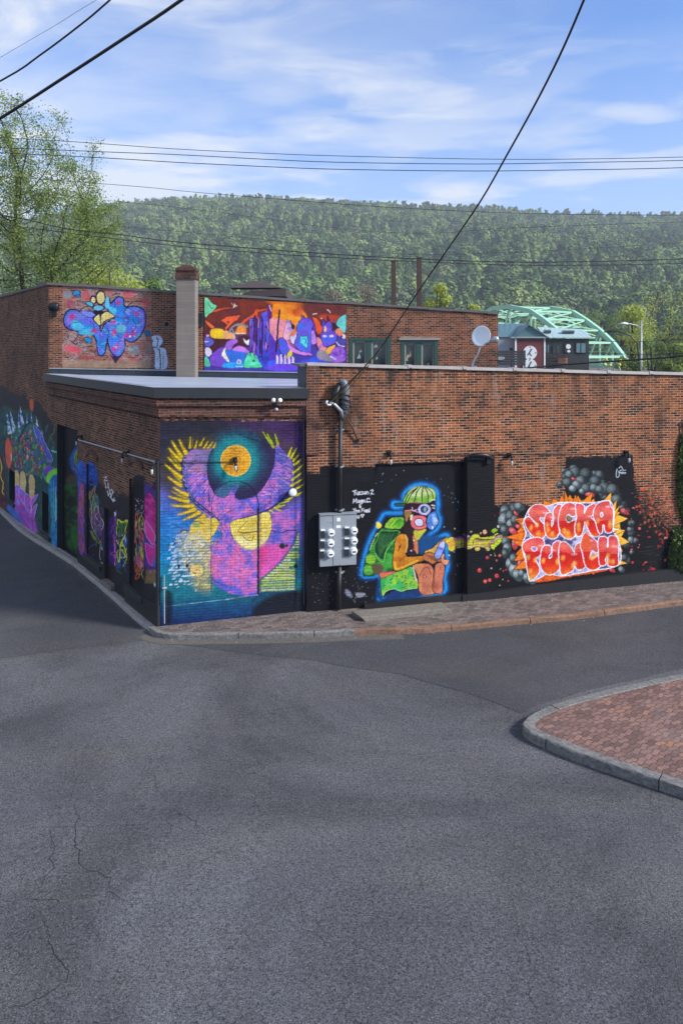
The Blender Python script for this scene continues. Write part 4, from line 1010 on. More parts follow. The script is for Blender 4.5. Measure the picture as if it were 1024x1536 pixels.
def paint_right_wall(c):
    paint_black_field(c)
    x, y = c.x, c.y
    c.zoom(0, 0, 1)
    # ember spots over the raw brick at the right
    for i in range(150):
        xx, yy = 985 + R.normal() * 19, 758 + R.normal() * 22
        cc = [(176, 84, 52), (150, 66, 44), (196, 104, 70), (120, 50, 40)][R.integers(4)]
        c.ell(xx, yy, R.uniform(0.7, 2.2), R.uniform(0.7, 2.2), cc, raw=True, op=0.85)
    for i in range(60):
        xx, yy = R.uniform(946, 1010), R.uniform(742, 862)
        c.ell(xx, yy, R.uniform(0.6, 2.3), R.uniform(0.6, 2.3), [(200, 44, 44), (214, 60, 60), (230, 120, 110)][R.integers(3)], raw=True, op=0.9, soft=0.8)
    c.poly([(959, 732), (968, 732), (968, 736), (959, 736)], (226, 90, 44), smooth=False)
    for i in range(26):      # worn streaks low down
        xx, yy = R.uniform(955, 1015), R.uniform(820, 848); c.line([(xx, yy), (xx + R.uniform(5, 22), yy - 1)], (60, 56, 58), 0.8, op=0.7)
    for i in range(50):
        xx, yy = R.uniform(462, 560), R.uniform(860, 905); c.ell(xx, yy, 0.6, 0.5, (150, 150, 160), raw=True, op=0.8)
    c.poly([(518, 884), (525, 888), (528, 896), (520, 893)], (150, 160, 180), soft=3, op=0.7); c.poly([(534, 889), (547, 890), (546, 894), (536, 896)], (160, 164, 176), soft=2, op=0.8)
    # handwriting: dedication in white marker
    W_ = (226, 228, 236)
    def st(pts, ox, oy, s=1.0, w=1.15): c.line([(ox + a * s, oy + b * s) for a, b in pts], W_, w, smooth=False, raw=True)
    G = {'T': [[(0, 0), (5, -1)], [(2.5, 0), (2, 6)]], 'U': [[(0, 2), (0, 5), (2, 6), (3, 2)], [(3, 2), (3, 6)]], 'c': [[(3, 2), (0.5, 2.5), (0.5, 5.5), (3, 5.5)]], 's': [[(3, 2), (0.5, 2.5), (3, 4.5), (0, 5.8)]], 'o': [[(1.5, 2), (0, 4), (1.5, 6), (3, 4), (1.5, 2)]], 'n': [[(0, 6), (0, 2), (2.8, 3), (3, 6)]], '2': [[(0, 1), (2.5, -0.5), (4, 1), (0, 6), (4.8, 6)]],
         'M': [[(0, 6), (0.5, 0), (2.5, 4), (4.5, -0.5), (5, 6)]], 'a': [[(3, 2.2), (0.5, 3), (0.8, 5.5), (3, 5), (3, 2), (3.4, 6)]], 'g': [[(3, 2), (0.5, 3), (1, 5), (3, 4.5), (3, 2), (3, 7.5), (0.5, 7.5)]], 'C': [[(4, 0.5), (1, 0), (0, 3.5), (1.5, 6), (4.2, 5.2)]], '.': [[(0, 5.6), (0.8, 6)]], '&': [[(3, 6), (0, 1.5), (1.5, 0), (2.5, 1.5), (0, 4.5), (1.5, 6), (3.4, 3.5)]], 'h': [[(0, -0.5), (0, 6)], [(0, 3), (2.5, 3), (2.8, 6)]], 'e': [[(0, 4), (3, 3.6), (2, 2), (0.3, 3), (0.6, 5.6), (3, 5.6)]],
         'F': [[(0, 6), (0.4, 0), (4, -0.5)], [(0.2, 3), (3, 2.6)]], 'm': [[(0, 6), (0, 2), (2, 3), (2, 6), (2.2, 2.5), (4, 3), (4.2, 6)]], '!': [[(0.8, -0.5), (0.6, 4)], [(0.5, 5.6), (0.7, 6)]], '1': [[(0, 1.4), (1.6, 0), (1.6, 6)]], '0': [[(2, 0), (0, 3), (2, 6), (4, 3), (2, 0)]], 'v': [[(2.5, 6), (0, 2.4), (1, 0.6), (2.6, 2), (4.4, 0.2), (5.2, 2), (2.5, 6)]], ' ': []}
    Wd = {'T': 5, 'M': 6.2, 'm': 5.2, '2': 6, 'C': 5, ' ': 2.4, '.': 1.8, '1': 3, '0': 5, 'F': 4, '!': 2}
    def word(t, x0, y0, s, slope=-0.06):
        xx = x0
        for ch in t:
            for seg in G[ch]: st(seg, xx, y0 + (xx - x0) * slope, s)
            xx += Wd.get(ch, 3.9) * s
    paint_girl(c)
    word('TUcson 2', 529.5, 736.5, 0.98); word('Mags.C.', 529.5, 748.5, 1.02, -0.05); word('&', 538.5, 756.5, 0.85); word('The Fam!', 529, 763.5, 0.86, -0.03); word('10', 534, 773.5, 0.72, -0.05); word('v', 541, 771, 0.85)
    paint_stream(c)
    # ---- the fire-ball lettering
    for i in range(64):      # right-hand smoke arc
        t = R.uniform(0, 1); p = crom([(848, 716), (864, 716), (886, 724), (906, 733), (926, 750), (938, 774), (944, 800), (942, 826), (930, 852)], False, 8)
        q = p[int(t * (len(p) - 1))]
        smoke_blob(c, q[0] + R.normal() * 5.5, q[1] + R.normal() * 7.5, R.uniform(3.4, 8.0) * (1.1 - 0.45 * t), 78 + 70 * R.random(), R.uniform(0, 3))
    for (a, b, r_, g) in [(862, 710, 9, 82), (878, 711, 9, 66), (853, 712, 6, 120), (850, 724, 7, 92), (870, 722, 8, 96), (892, 722, 8, 84), (906, 733, 9, 92), (864, 727, 6, 150), (858, 733, 5, 170), (878, 733, 7, 100), (890, 732, 6, 128), (898, 734, 6, 110), (918, 735, 9, 88), (924, 750, 8, 90), (872, 737, 4, 150)]:
        smoke_blob(c, a, b, r_, g, 0.3, 1.1)
    for (a, b, r_, g, ro) in [(758, 768, 8, 120, 1.4), (756, 780, 9, 150, 1.8), (765, 774, 7, 104, 1.9), (772, 763, 7, 96, 1.2), (778, 760, 6, 130, 0.4), (766, 786, 7, 140, 2.2), (772, 780, 6, 110, 1.8), (756, 795, 6, 110, 1.5), (758, 812, 6, 130, 1.6), (760, 822, 6, 150, 1.6), (757, 830, 5, 110, 1.6), (765, 846, 7, 150, 1.5), (771, 854, 8, 170, 1.6), (776, 862, 7, 150, 1.2), (783, 860, 6, 130, 1.6), (790, 866, 6, 150, 1.4), (797, 868, 6, 170, 1.2), (788, 850, 6, 90, 1.6), (770, 838, 6, 120, 1.5)]:
        smoke_blob(c, a, b, r_, g, ro, 1.5)
    for (a, b, ro, l) in [(769, 797, 0.8, 9), (772, 815, 1.6, 10), (780, 845, 1.9, 9), (773, 770, 1.0, 5), (884, 742, 0.2, 8), (936, 767, 0.6, 8), (930, 812, 1.2, 8), (859, 718, 0.5, 4), (778, 790, 0.3, 7), (917, 855, 0.6, 6)]:
        c.ell(a, b, l, l * 0.5, (190, 56, 66), ro, outline=(30, 18, 20), ow=0.7, raw=True, hl=(240, 150, 150))
    # orange burst
    cx_, cy_ = 860, 808; pts = []
    ang = np.linspace(0, 2 * math.pi, 64, endpoint=False)
    for i, a in enumerate(ang):
        ex = 1 / math.sqrt((math.cos(a) / (70 if math.cos(a) > 0 else 80)) ** 2 + (math.sin(a) / 54) ** 2)
        r_ = ex * (1.02 if i % 2 == 0 else R.uniform(1.06, 1.22))
        pts.append((cx_ + r_ * math.cos(a), cy_ + r_ * math.sin(a) - 3))
    fire = c.ramp([(770, (244, 122, 22)), (890, (246, 140, 26)), (930, (252, 188, 60))], vert=False, noise=30, nscale=0.15)
    c.poly(pts, fire, outline=(70, 20, 20), ow=0.8, smooth=False, raw=True)
    for sp in [[(757, 806), (785, 797), (783, 812)], [(942, 778), (914, 768), (916, 790)], [(938, 796), (912, 788), (914, 806)], [(846, 735), (856, 760), (846, 762)], [(862, 742), (856, 762), (872, 762)], [(888, 738), (868, 756), (884, 764)], [(916, 738), (900, 756), (916, 762)], [(925, 748), (912, 766), (922, 768)], [(770, 842), (785, 820), (790, 838)], [(775, 780), (790, 786), (786, 798)], [(781, 776), (797, 784), (790, 795)], [(768, 855), (790, 836), (794, 852)], [(941, 845), (920, 836), (922, 850)], [(930, 757), (915, 772), (920, 780)]]:
        c.poly(sp, fire, outline=(60, 18, 18), ow=0.7, smooth=False, raw=True)
    c.zoom(770, 740, 6.0235)
    c.poly([(190, 800), (200, 740), (420, 730), (640, 680), (850, 650), (830, 700), (520, 750), (330, 790)], blend2((206, 66, 30), (240, 110, 34), 0.4, 5), soft=1.2)
    # silver-lilac body between the letters
    body = [(95, 230), (150, 130), (220, 100), (300, 115), (400, 85), (480, 80), (600, 85), (720, 85), (860, 68), (905, 170), (900, 340), (945, 420), (950, 640), (700, 700), (440, 745), (300, 730), (160, 790), (110, 620), (75, 470), (110, 370), (85, 280)]
    c.poly(body, blend2((92, 82, 140), (196, 192, 226), 0.13, 12, 5), outline=(250, 248, 255), ow=1.3)
    for i in range(34):
        a, b = R.uniform(110, 920), R.uniform(180, 640); c.line([(a, b), (a + R.uniform(10, 50), b + R.uniform(-30, 30))], [(74, 66, 112), (120, 110, 166), (250, 250, 255)][R.integers(3)], 1.6, taper=0.6)
    for (a, b, w_) in [(340, 230, 16), (505, 225, 26), (640, 240, 14), (690, 330, 24), (540, 410, 30), (430, 410, 20), (310, 440, 30), (215, 620, 12), (335, 520, 16), (490, 430, 34), (845, 380, 20), (720, 560, 16), (780, 390, 14), (130, 200, 14)]:
        c.ell(a, b, w_, 16, (66, 56, 96), 0.5, soft=1.5, op=0.85)
    def fill(row):
        y0, ym, y1 = row
        return c.ramp([(y0, (230, 72, 84)), ((y0 + ym) / 2, (242, 112, 96)), (ym - 0.6, (228, 76, 70)), (ym + 0.6, (206, 26, 28)), ((ym + y1) / 2 + 3, (224, 46, 24)), (y1 - 3, (240, 104, 30)), (y1 + 4, (250, 168, 60))], noise=9, nscale=0.10, seed=8)
    r1 = (755, 782, 806); r2 = (808, 828, 862)
    for k, pts_ in LET.items():
        m_c = np.array(pts_, float).mean(0); pts_ = [tuple(m_c + (np.array(q_) - m_c) * 1.045) for q_ in pts_]
        row = r1 if k in ('S', 'U', 'C', 'K', 'A') else r2
        c.line(pts_, (252, 244, 252), 3.0, closed=True)
        c.poly(pts_, fill(row), outline=(150, 20, 40), ow=0.4)
        P_ = np.array(pts_, float); m = P_.mean(0)
        q = crom(P_, True, 3); lo = q[q[:, 1] > m[1] + 20]
        for j in range(3):
            w_ = lo[R.integers(len(lo))] * 0.72 + m * 0.28
            c.ell(w_[0], w_[1], 16, 22, (252, 176, 74), 0.2, soft=3, op=0.75)
        up = q[q[:, 1] < m[1] - 10]
        w_ = up[R.integers(len(up))] * 0.75 + m * 0.25
        c.ell(w_[0], w_[1], 22, 9, (255, 196, 196), 0.0, soft=2, op=0.7)
    c.ell(792, 194, 13, 20, (190, 170, 210), outline=(250, 244, 250), ow=1.1)
    c.ell(184, 502, 24, 20, (150, 130, 200), outline=(250, 240, 250), ow=1.0)
    c.ell(494, 232, 22, 28, (150, 120, 60), soft=1.2); c.line([(475, 215), (490, 240), (515, 250)], (60, 40, 30), 1.0)
    c.poly([(610, 440), (640, 370), (660, 345), (690, 400), (680, 500), (640, 520)], (238, 96, 28), soft=3, op=0.8)
    # signature on the dark panel
    c.zoom(840, 680, 5.565)
    for pts_ in ([(470, 130), (462, 180), (475, 200), (490, 185), (485, 150)], [(490, 120), (505, 110), (515, 128)], [(495, 145), (515, 138)], [(520, 140), (545, 142)], [(490, 160), (515, 158), (545, 162)], [(500, 168), (540, 168)]):
        c.line(pts_, (200, 214, 226), 0.9)

def paint_pilaster(c):
    c.c[:] = lin(BLK) * (0.7 + 0.6 * fbm(c.x * 0.07, c.y * 0.07, 8))[:, None]; c.a[:] = 1
    paint_stream(c)

def paint_flower(c):
    """blue bubble piece on the tall rear wall"""
    x, y = c.x, c.y
    n = fbm(x * 0.35, y * 1.2, 31)
    inside = (x > 93.5) & (x < 227) & (y > 428) & (y < 552)
    ghost = np.clip((n - 0.40) * 6, 0, 1) * np.where(inside, 0.75, 0)
    # old whitewash and red sprayed letters under the piece
    c.c = np.where((fbm(x * 0.08, y * 0.12, 5) > 0.5)[:, None], lin((196, 170, 176)), lin((190, 120, 112)))
    c.a = ghost * 0.8
    c.c[(y > 541)] = lin((168, 140, 118)); c.a = np.where(inside & (y > 541) & (x < 225), 0.75, c.a)
    c.zoom(85, 425, 6.0235)
    for (a, b, w, h, cc) in [(130, 180, 50, 30, (150, 40, 80)), (270, 110, 40, 40, (196, 50, 70)), (130, 590, 60, 36, (226, 60, 84)), (190, 610, 40, 30, (226, 70, 96)), (290, 670, 60, 24, (190, 60, 60)), (650, 100, 60, 30, (206, 60, 76)), (800, 185, 34, 26, (232, 50, 80)), (700, 80, 50, 20, (206, 110, 120)), (560, 690, 60, 12, (190, 70, 70)), (700, 690, 50, 12, (190, 90, 90)), (700, 600, 50, 50, (110, 130, 130)), (830, 600, 20, 50, (90, 120, 130)), (100, 100, 40, 40, (120, 150, 160)), (480, 80, 30, 20, (200, 60, 70))]:
        c.ell(a, b, w, h, cc, soft=2.2, op=0.8)
    for k in range(9): c.line([(110 + k * 26, 680 + 4 * (k % 2)), (124 + k * 26, 664), (130 + k * 26, 690)], (70, 66, 64), 0.8)
    DK = (34, 26, 62)
    blue = blend2((38, 130, 214), (104, 104, 214), 0.11, 6, 4)
    for p_ in ([(215, 240), (250, 215), (300, 205), (340, 215)], [(190, 155), (250, 180), (290, 200)], [(505, 110), (530, 95), (570, 90)], [(640, 210), (690, 170), (770, 160)], [(150, 540), (190, 480), (230, 400)], [(130, 520), (170, 550), (190, 540)]):
        c.line(p_, DK, 1.6)
    body = [(64, 330), (80, 275), (120, 240), (180, 240), (220, 262), (262, 255), (310, 250), (350, 290), (330, 320), (390, 385), (405, 430), (440, 360), (520, 312), (470, 250), (440, 210), (450, 150), (475, 130), (490, 180), (520, 150), (560, 120), (605, 140), (615, 200), (640, 215), (700, 205), (770, 225), (800, 280), (802, 370), (780, 440), (730, 505), (680, 530), (630, 515), (615, 500), (622, 570), (590, 640), (545, 665), (490, 620), (465, 540), (460, 500), (452, 560), (430, 640), (395, 655), (370, 620), (362, 540), (340, 480), (280, 455), (220, 470), (180, 430), (120, 420), (80, 390)]
    c.poly(body, blue, outline=DK, ow=2.3)
    c.poly([(90, 330), (120, 275), (190, 270), (240, 300), (170, 330), (130, 380)], (146, 116, 206), soft=3, op=0.85)
    c.poly([(230, 250), (320, 262), (345, 292), (250, 310), (190, 330)], (120, 132, 220), soft=2, op=0.9)
    c.poly([(140, 345), (190, 340), (250, 380), (220, 420), (150, 415)], (84, 190, 226), soft=2.5)
    c.poly([(200, 440), (300, 400), (340, 430), (320, 470), (230, 465)], (76, 196, 222), soft=3, op=0.8)
    c.poly([(545, 640), (600, 580), (610, 500), (600, 480)], (150, 120, 200), soft=3, op=0.9)
    c.poly([(680, 225), (770, 240), (795, 300), (790, 380), (760, 380), (740, 280)], (130, 116, 220), soft=4, op=0.85)
    for (a, b, w, h, ro) in [(140, 298, 24, 30, 0.3), (345, 428, 34, 20, 0), (515, 352, 26, 24, 0), (520, 445, 26, 36, 0.2), (700, 450, 22, 34, 0.5), (630, 470, 24, 22, 0), (725, 278, 26, 20, 0.5), (560, 175, 20, 24, 0.4), (520, 590, 22, 26, 0.5), (545, 555, 14, 18, 0), (665, 480, 18, 14, 0.4)]:
        c.ell(a, b, w, h, (196, 56, 140), ro, soft=1.6, op=0.9)
    for i in range(60):
        a, b = R.uniform(380, 780), R.uniform(230, 620)
        c.line([(a, b), (a + R.uniform(-30, 30), b + R.uniform(-16, 16)), (a + R.uniform(-40, 40), b + R.uniform(-24, 24))], [(96, 196, 232), (150, 160, 236), (60, 90, 210), (120, 210, 200)][R.integers(4)], 1.2, op=0.6, keep=True)
    c.ell(585, 410, 45, 36, (110, 200, 196), soft=3, op=0.75); c.ell(665, 480, 10, 10, (240, 240, 250), soft=1.2)
    c.poly([(470, 210), (540, 240), (520, 300), (480, 260)], (84, 196, 226), soft=2)
    for p_ in ([(215, 262), (262, 300), (350, 318)], [(440, 330), (520, 300), (600, 318), (660, 300)], [(540, 470), (580, 490), (615, 505)], [(452, 400), (470, 440), (462, 500)], [(640, 215), (612, 262), (650, 320), (640, 380)], [(690, 330), (720, 380), (700, 430), (650, 440)], [(100, 400), (150, 360), (210, 350), (250, 385)], [(300, 345), (340, 380), (330, 430), (280, 440)], [(520, 150), (530, 200), (500, 240)]):
        c.line(p_, DK, 1.1, taper=.5)
    # crown and beak shapes
    c.ell(400, 130, 42, 62, (222, 204, 130), outline=DK, ow=2.2); c.ell(332, 152, 26, 36, (222, 200, 136), outline=DK, ow=2.2)
    c.poly([(265, 175), (310, 165), (335, 200), (300, 205)], (90, 184, 222), outline=DK, ow=1.2)
    c.poly([(440, 210), (445, 140), (470, 125), (480, 190), (470, 230)], (100, 190, 226), soft=1)
    c.poly([(330, 260), (345, 245), (440, 250), (430, 262), (380, 300)], (18, 16, 34), soft=1)
    c.ell(380, 222, 52, 26, (112, 186, 216), outline=DK, ow=1.4)
    c.poly([(400, 300), (430, 262), (470, 258), (525, 300), (440, 340), (402, 380)], (226, 208, 128), outline=DK, ow=1.6)
    c.poly([(335, 325), (370, 285), (392, 290), (398, 385)], (226, 208, 128), outline=DK, ow=1.6)
    c.ell(182, 86, 36, 26, (50, 140, 206), outline=DK, ow=1.2); c.ell(195, 115, 24, 10, (50, 140, 206), outline=DK, ow=1.0)
    c.poly([(255, 490), (320, 500), (315, 535), (270, 535)], (30, 140, 200), outline=DK, ow=1.2)
    c.ell(822, 450, 28, 26, (26, 104, 150), outline=DK, ow=1.0, soft=1)
    c.poly([(480, 640), (540, 665), (600, 640), (560, 690), (535, 722), (510, 690)], (54, 26, 70), soft=1)
    # pale figure sprayed lower right, on raw brick
    c.poly([(850, 490), (880, 470), (930, 470), (958, 500), (955, 545), (930, 575), (975, 585), (1000, 640), (998, 770), (880, 770), (885, 690), (885, 620), (860, 560), (870, 520)], (190, 200, 222), outline=(60, 66, 96), ow=1.3)
    c.line([(905, 490), (920, 520), (905, 575), (870, 575)], (40, 44, 66), 1.2); c.line([(910, 595), (930, 600), (938, 680), (938, 770)], (30, 34, 50), 1.5); c.line([(885, 640), (885, 770)], (40, 44, 66), 1.3)
    c.line([(965, 600), (965, 760)], (120, 130, 160), 0.7)

def paint_orange(c):
    c.flat[:] = 0.9; c.a[:] = 1
    c.c = c.ramp([(300, (92, 40, 38)), (340, (98, 42, 42)), (395, (120, 50, 34)), (410, (226, 110, 24)), (440, (232, 120, 28)), (455, (150, 62, 30)), (470, (104, 46, 44)), (520, (130, 54, 34))], vert=False, noise=10, nscale=0.08)(c.x, c.y)
    low = np.clip((c.y - 500) / 26, 0, 1)[:, None]
    c.c = c.c * (1 - low) + lin((70, 60, 160)) * low
    K = (60, 24, 50)
    c.zoom(300, 435, 8.904)
    c.poly([(150, 100), (700, 120), (900, 160), (960, 230), (600, 330), (300, 400), (90, 420), (70, 300)], blend2((98, 42, 44), (122, 44, 28), 0.06, 2), soft=6)
    c.poly([(62, 95), (110, 110), (170, 180), (228, 212), (190, 270), (130, 320), (66, 350)], (120, 214, 160), outline=(40, 70, 60), ow=0.7)
    c.line([(110, 180), (150, 240), (180, 240)], (60, 130, 100), 1.4)
    c.poly([(180, 280), (260, 250), (440, 235), (300, 262), (200, 292)], (222, 92, 44), soft=0.8)
    c.poly([(440, 240), (460, 180), (480, 205), (500, 212), (465, 230)], (236, 190, 170), soft=0.8); c.line([(420, 175), (440, 200)], (230, 160, 140), 0.8)
    c.poly([(280, 402), (360, 355), (550, 332), (500, 400), (430, 450), (340, 545), (335, 500), (365, 470)], (232, 90, 44), outline=K, ow=0.8, smooth=False); c.ell(375, 430, 18, 20, (150, 50, 36))
    c.poly([(520, 465), (600, 390), (720, 320), (745, 265), (900, 255), (790, 290), (745, 290), (720, 360), (640, 400), (560, 470)], (230, 86, 38), smooth=False)
    c.poly([(735, 290), (765, 290), (795, 410), (790, 470), (750, 370)], (232, 84, 34), smooth=False)
    c.poly([(70, 400), (150, 450), (195, 495), (150, 510), (90, 455)], (230, 104, 50), outline=K, ow=0.7)
    c.poly([(135, 560), (160, 520), (240, 510), (325, 540), (328, 650), (220, 650), (145, 625)], (238, 190, 48), outline=(150, 80, 50), ow=1.0)
    c.ell(230, 585, 70, 45, (250, 206, 30), soft=3); c.poly([(328, 545), (400, 560), (450, 590), (470, 650), (330, 650)], (236, 170, 110), soft=1)
    c.poly([(470, 560), (520, 470), (600, 460), (620, 560), (600, 590), (480, 590)], (240, 140, 50), outline=(120, 100, 110), ow=1.2)
    c.line([(390, 560), (430, 500), (490, 465), (560, 462), (630, 490)], (130, 130, 140), 3.0); c.line([(430, 520), (460, 590), (470, 640)], (140, 150, 170), 1.6); c.line([(470, 578), (610, 580)], (238, 220, 200), 1.0)
    c.poly([(180, 660), (480, 655), (520, 620), (650, 620), (660, 760), (560, 760), (440, 780), (300, 760), (170, 860), (110, 760)], (74, 30, 46), soft=1.5)
    c.poly([(580, 645), (620, 680), (655, 660), (660, 710), (640, 735), (600, 700)], (226, 222, 232), soft=0.8)
    # violet letters
    c.poly([(370, 690), (470, 655), (508, 695), (450, 730), (420, 790), (370, 800), (330, 770)], (160, 100, 206), soft=1)
    c.poly([(440, 790), (520, 745), (600, 770), (660, 830), (640, 860), (440, 850)], (196, 120, 214), soft=1)
    c.poly([(140, 900), (200, 820), (310, 760), (350, 900), (330, 1030), (150, 1010)], (116, 70, 190), outline=K, ow=0.7)
    c.poly([(350, 800), (640, 850), (640, 960), (560, 1010), (320, 1030), (350, 900)], (52, 108, 206), soft=1.5)
    c.poly([(320, 985), (480, 970), (590, 980), (600, 1035), (330, 1035)], (44, 156, 226), soft=1); c.ell(522, 958, 32, 34, (170, 196, 226)); c.ell(522, 960, 15, 15, (180, 100, 60)); c.line([(480, 1020), (580, 1020)], (210, 220, 240), 1.0)
    c.poly([(590, 960), (640, 850), (700, 840), (760, 880), (800, 960), (830, 1030), (700, 1040), (590, 1035)], blend2((70, 206, 150), (100, 224, 170), 0.4, 3), outline=(30, 90, 90), ow=0.8); c.ell(715, 945, 14, 18, (26, 110, 90))
    c.poly([(660, 380), (730, 380), (730, 600), (680, 700), (760, 790), (660, 760)], (122, 110, 224), outline=K, ow=0.8, smooth=False)
    c.poly([(730, 700), (770, 470), (800, 480), (820, 300), (920, 280), (940, 500), (900, 830), (800, 830), (740, 790)], blend2((112, 96, 222), (84, 78, 206), 0.12, 5), outline=K, ow=0.8, smooth=False)
    c.line([(800, 480), (812, 660)], K, 1.2); c.line([(745, 400), (740, 600)], K, 1.6); c.line([(890, 430), (915, 560), (890, 740)], (196, 120, 206), 1.6)
    c.poly([(900, 260), (930, 200), (960, 290), (975, 600), (1000, 820), (960, 830), (930, 600)], (100, 30, 110), soft=0.8); c.line([(925, 205), (950, 280)], (240, 220, 230), 1.1)
    c.poly([(760, 830), (1040, 800), (1040, 1050), (860, 1050)], (64, 70, 200), soft=1.5)
    for i in range(5): c.line([(800 + i * 30, 880), (860 + i * 30, 960), (900 + i * 34, 1040)], (40, 40, 130), 1.1)
    c.poly([(70, 780), (120, 765), (165, 830), (120, 890), (75, 860)], (214, 206, 220), outline=K, ow=0.6); c.poly([(66, 900), (100, 900), (140, 1010), (66, 1010)], (86, 196, 150), soft=1)
    c.poly([(290, 840), (340, 765), (350, 850), (395, 950), (380, 965), (300, 890)], (226, 222, 214), outline=K, ow=0.6)
    c.poly([(70, 640), (150, 650), (190, 700), (130, 750), (75, 740)], (92, 96, 190), soft=1); c.ell(105, 610, 20, 18, (210, 150, 200)); c.line([(70, 690), (110, 692)], (240, 240, 250), 1.2)
    c.zoom(405, 435, 8.192)
    c.poly([(40, 190), (110, 170), (250, 190), (430, 280), (450, 350), (380, 380), (330, 440), (240, 430), (100, 350), (50, 400), (30, 300)], blend2((244, 126, 24), (250, 156, 40), 0.12, 3), soft=3)
    c.ell(340, 275, 70, 55, (206, 70, 34), soft=3, op=0.8); c.line([(300, 330), (360, 300), (400, 250)], (240, 110, 50), 1.2)
    c.poly([(440, 170), (900, 170), (930, 360), (640, 370), (520, 340), (440, 300)], (108, 48, 46), soft=4)
    c.poly([(640, 300), (900, 330), (820, 400), (620, 360)], (196, 66, 30), soft=3, op=0.8)
    c.line([(705, 240), (740, 280)], (240, 214, 206), 1.2); c.line([(530, 300), (570, 290)], (240, 196, 170), 1.6); c.ell(632, 350, 12, 10, (240, 190, 160))
    for i in range(40):      # splintered letter blades behind the main shapes
        a = R.uniform(-270, 900); b0 = R.uniform(300, 480); b1 = R.uniform(640, 860); w_ = R.uniform(18, 46)
        c.poly([(a, b0), (a + w_, b0 + 60), (a + w_ * R.uniform(-.2, .9), b1), (a - w_ * .4, b1 - 80)], [(92, 74, 206), (126, 84, 214), (70, 96, 224), (172, 108, 216), (56, 26, 84), (206, 120, 200)][R.integers(6)], outline=(50, 20, 70), ow=0.8, smooth=False, op=.9)
    c.poly([(0, 360), (120, 360), (200, 400), (180, 540), (120, 600), (20, 600)], blend2((220, 130, 180), (236, 150, 130), 0.2, 5), soft=1.5)
    c.poly([(160, 580), (200, 400), (215, 360), (260, 420), (300, 540), (250, 600), (190, 620)], blend2((236, 170, 180), (150, 130, 210), 0.14, 2), outline=K, ow=0.6)
    c.poly([(250, 560), (330, 510), (330, 600), (420, 640), (330, 680), (260, 640)], (222, 210, 240), outline=K, ow=0.7); c.ell(280, 450, 24, 30, (52, 24, 40)); c.poly([(255, 520), (300, 490), (320, 540), (270, 570)], (230, 130, 90), soft=1)
    c.poly([(330, 560), (330, 440), (390, 360), (490, 345), (530, 420), (510, 500), (500, 780), (430, 780), (300, 680)], blend2((112, 84, 210), (70, 110, 224), 0.09, 7, 4), outline=(60, 20, 80), ow=1.0)
    c.poly([(505, 510), (540, 500), (570, 620), (560, 660), (510, 660)], (196, 130, 224), outline=K, ow=0.7)
    c.poly([(365, 568), (460, 566), (460, 700), (440, 715), (370, 650)], (86, 206, 214), outline=(40, 70, 110), ow=0.8, smooth=False); c.line([(400, 600), (440, 610), (430, 660)], (30, 80, 120), 1.0)
    c.poly([(520, 340), (560, 340), (600, 380), (640, 480), (620, 540), (580, 540), (550, 430)], (234, 86, 30), outline=K, ow=0.7)
    c.poly([(570, 590), (620, 600), (720, 740), (650, 760), (590, 720)], blend2((236, 140, 140), (120, 80, 210), 0.12, 4), outline=K, ow=0.8)
    c.poly([(620, 540), (680, 500), (680, 420), (720, 385), (760, 430), (765, 510), (815, 540), (815, 640), (740, 680), (680, 700), (640, 640)], blend2((124, 78, 206), (80, 96, 220), 0.12, 3, 4), outline=(60, 20, 80), ow=0.9)
    c.ell(672, 565, 26, 15, (214, 210, 232)); c.ell(752, 566, 28, 16, (216, 200, 226)); c.poly([(660, 450), (685, 440), (692, 500), (668, 515)], (232, 186, 130), soft=0.7)
    c.poly([(765, 400), (820, 440), (810, 500), (775, 490)], (60, 26, 40), soft=1)
    c.poly([(812, 400), (850, 340), (905, 308), (935, 320), (928, 500), (905, 530), (860, 480), (815, 430)], (110, 206, 196), outline=(40, 80, 90), ow=0.8)
    c.poly([(800, 500), (850, 470), (900, 540), (870, 560), (820, 550)], (232, 130, 90), soft=1); c.ell(905, 572, 18, 30, (226, 214, 220))
    c.poly([(680, 740), (740, 690), (800, 670), (790, 720), (730, 790), (700, 790)], (240, 170, 70), outline=K, ow=0.8)
    c.poly([(810, 620), (850, 600), (920, 610), (918, 700), (840, 700), (810, 670)], (86, 76, 170), outline=K, ow=0.6); c.line([(815, 640), (850, 680), (910, 695)], (214, 220, 240), 1.6); c.poly([(740, 780), (820, 690), (910, 720), (915, 880), (740, 880)], blend2((126, 64, 196), (170, 110, 214), 0.3, 2), outline=K, ow=0.6)
    c.line([(745, 820), (800, 850)], (196, 196, 240), 2.4)
    c.poly([(0, 560), (60, 620), (90, 740), (70, 860), (0, 900)], (84, 50, 180), soft=1.2)
    c.poly([(100, 620), (150, 585), (200, 640), (240, 720), (220, 790), (160, 800), (120, 740)], (82, 92, 214), outline=(50, 20, 80), ow=1.0)
    c.line([(118, 250), (98, 430), (76, 760)], (40, 22, 50), 2.6, smooth=False)
    c.poly([(200, 830), (220, 770), (255, 735), (280, 760), (265, 810), (225, 850)], (226, 206, 50), outline=K, ow=0.8)
    c.poly([(200, 610), (260, 690), (360, 750), (500, 780), (500, 800), (360, 790), (250, 740)], (222, 130, 214), soft=0.8)
    c.poly([(0, 870), (300, 900), (620, 800), (700, 900), (370, 990), (0, 990)], blend2((54, 96, 226), (76, 70, 214), 0.1, 8), soft=3)
    for i in range(5):
        x0_ = 72 + i * 48; c.poly([(x0_, 910), (x0_ + 4, 790 + 8 * abs(i - 1)), (x0_ + 22, 785 + 8 * abs(i - 1)), (x0_ + 34, 850), (x0_ + 36, 910)], (220, 196, 240), outline=(90, 40, 120), ow=0.5, smooth=False)
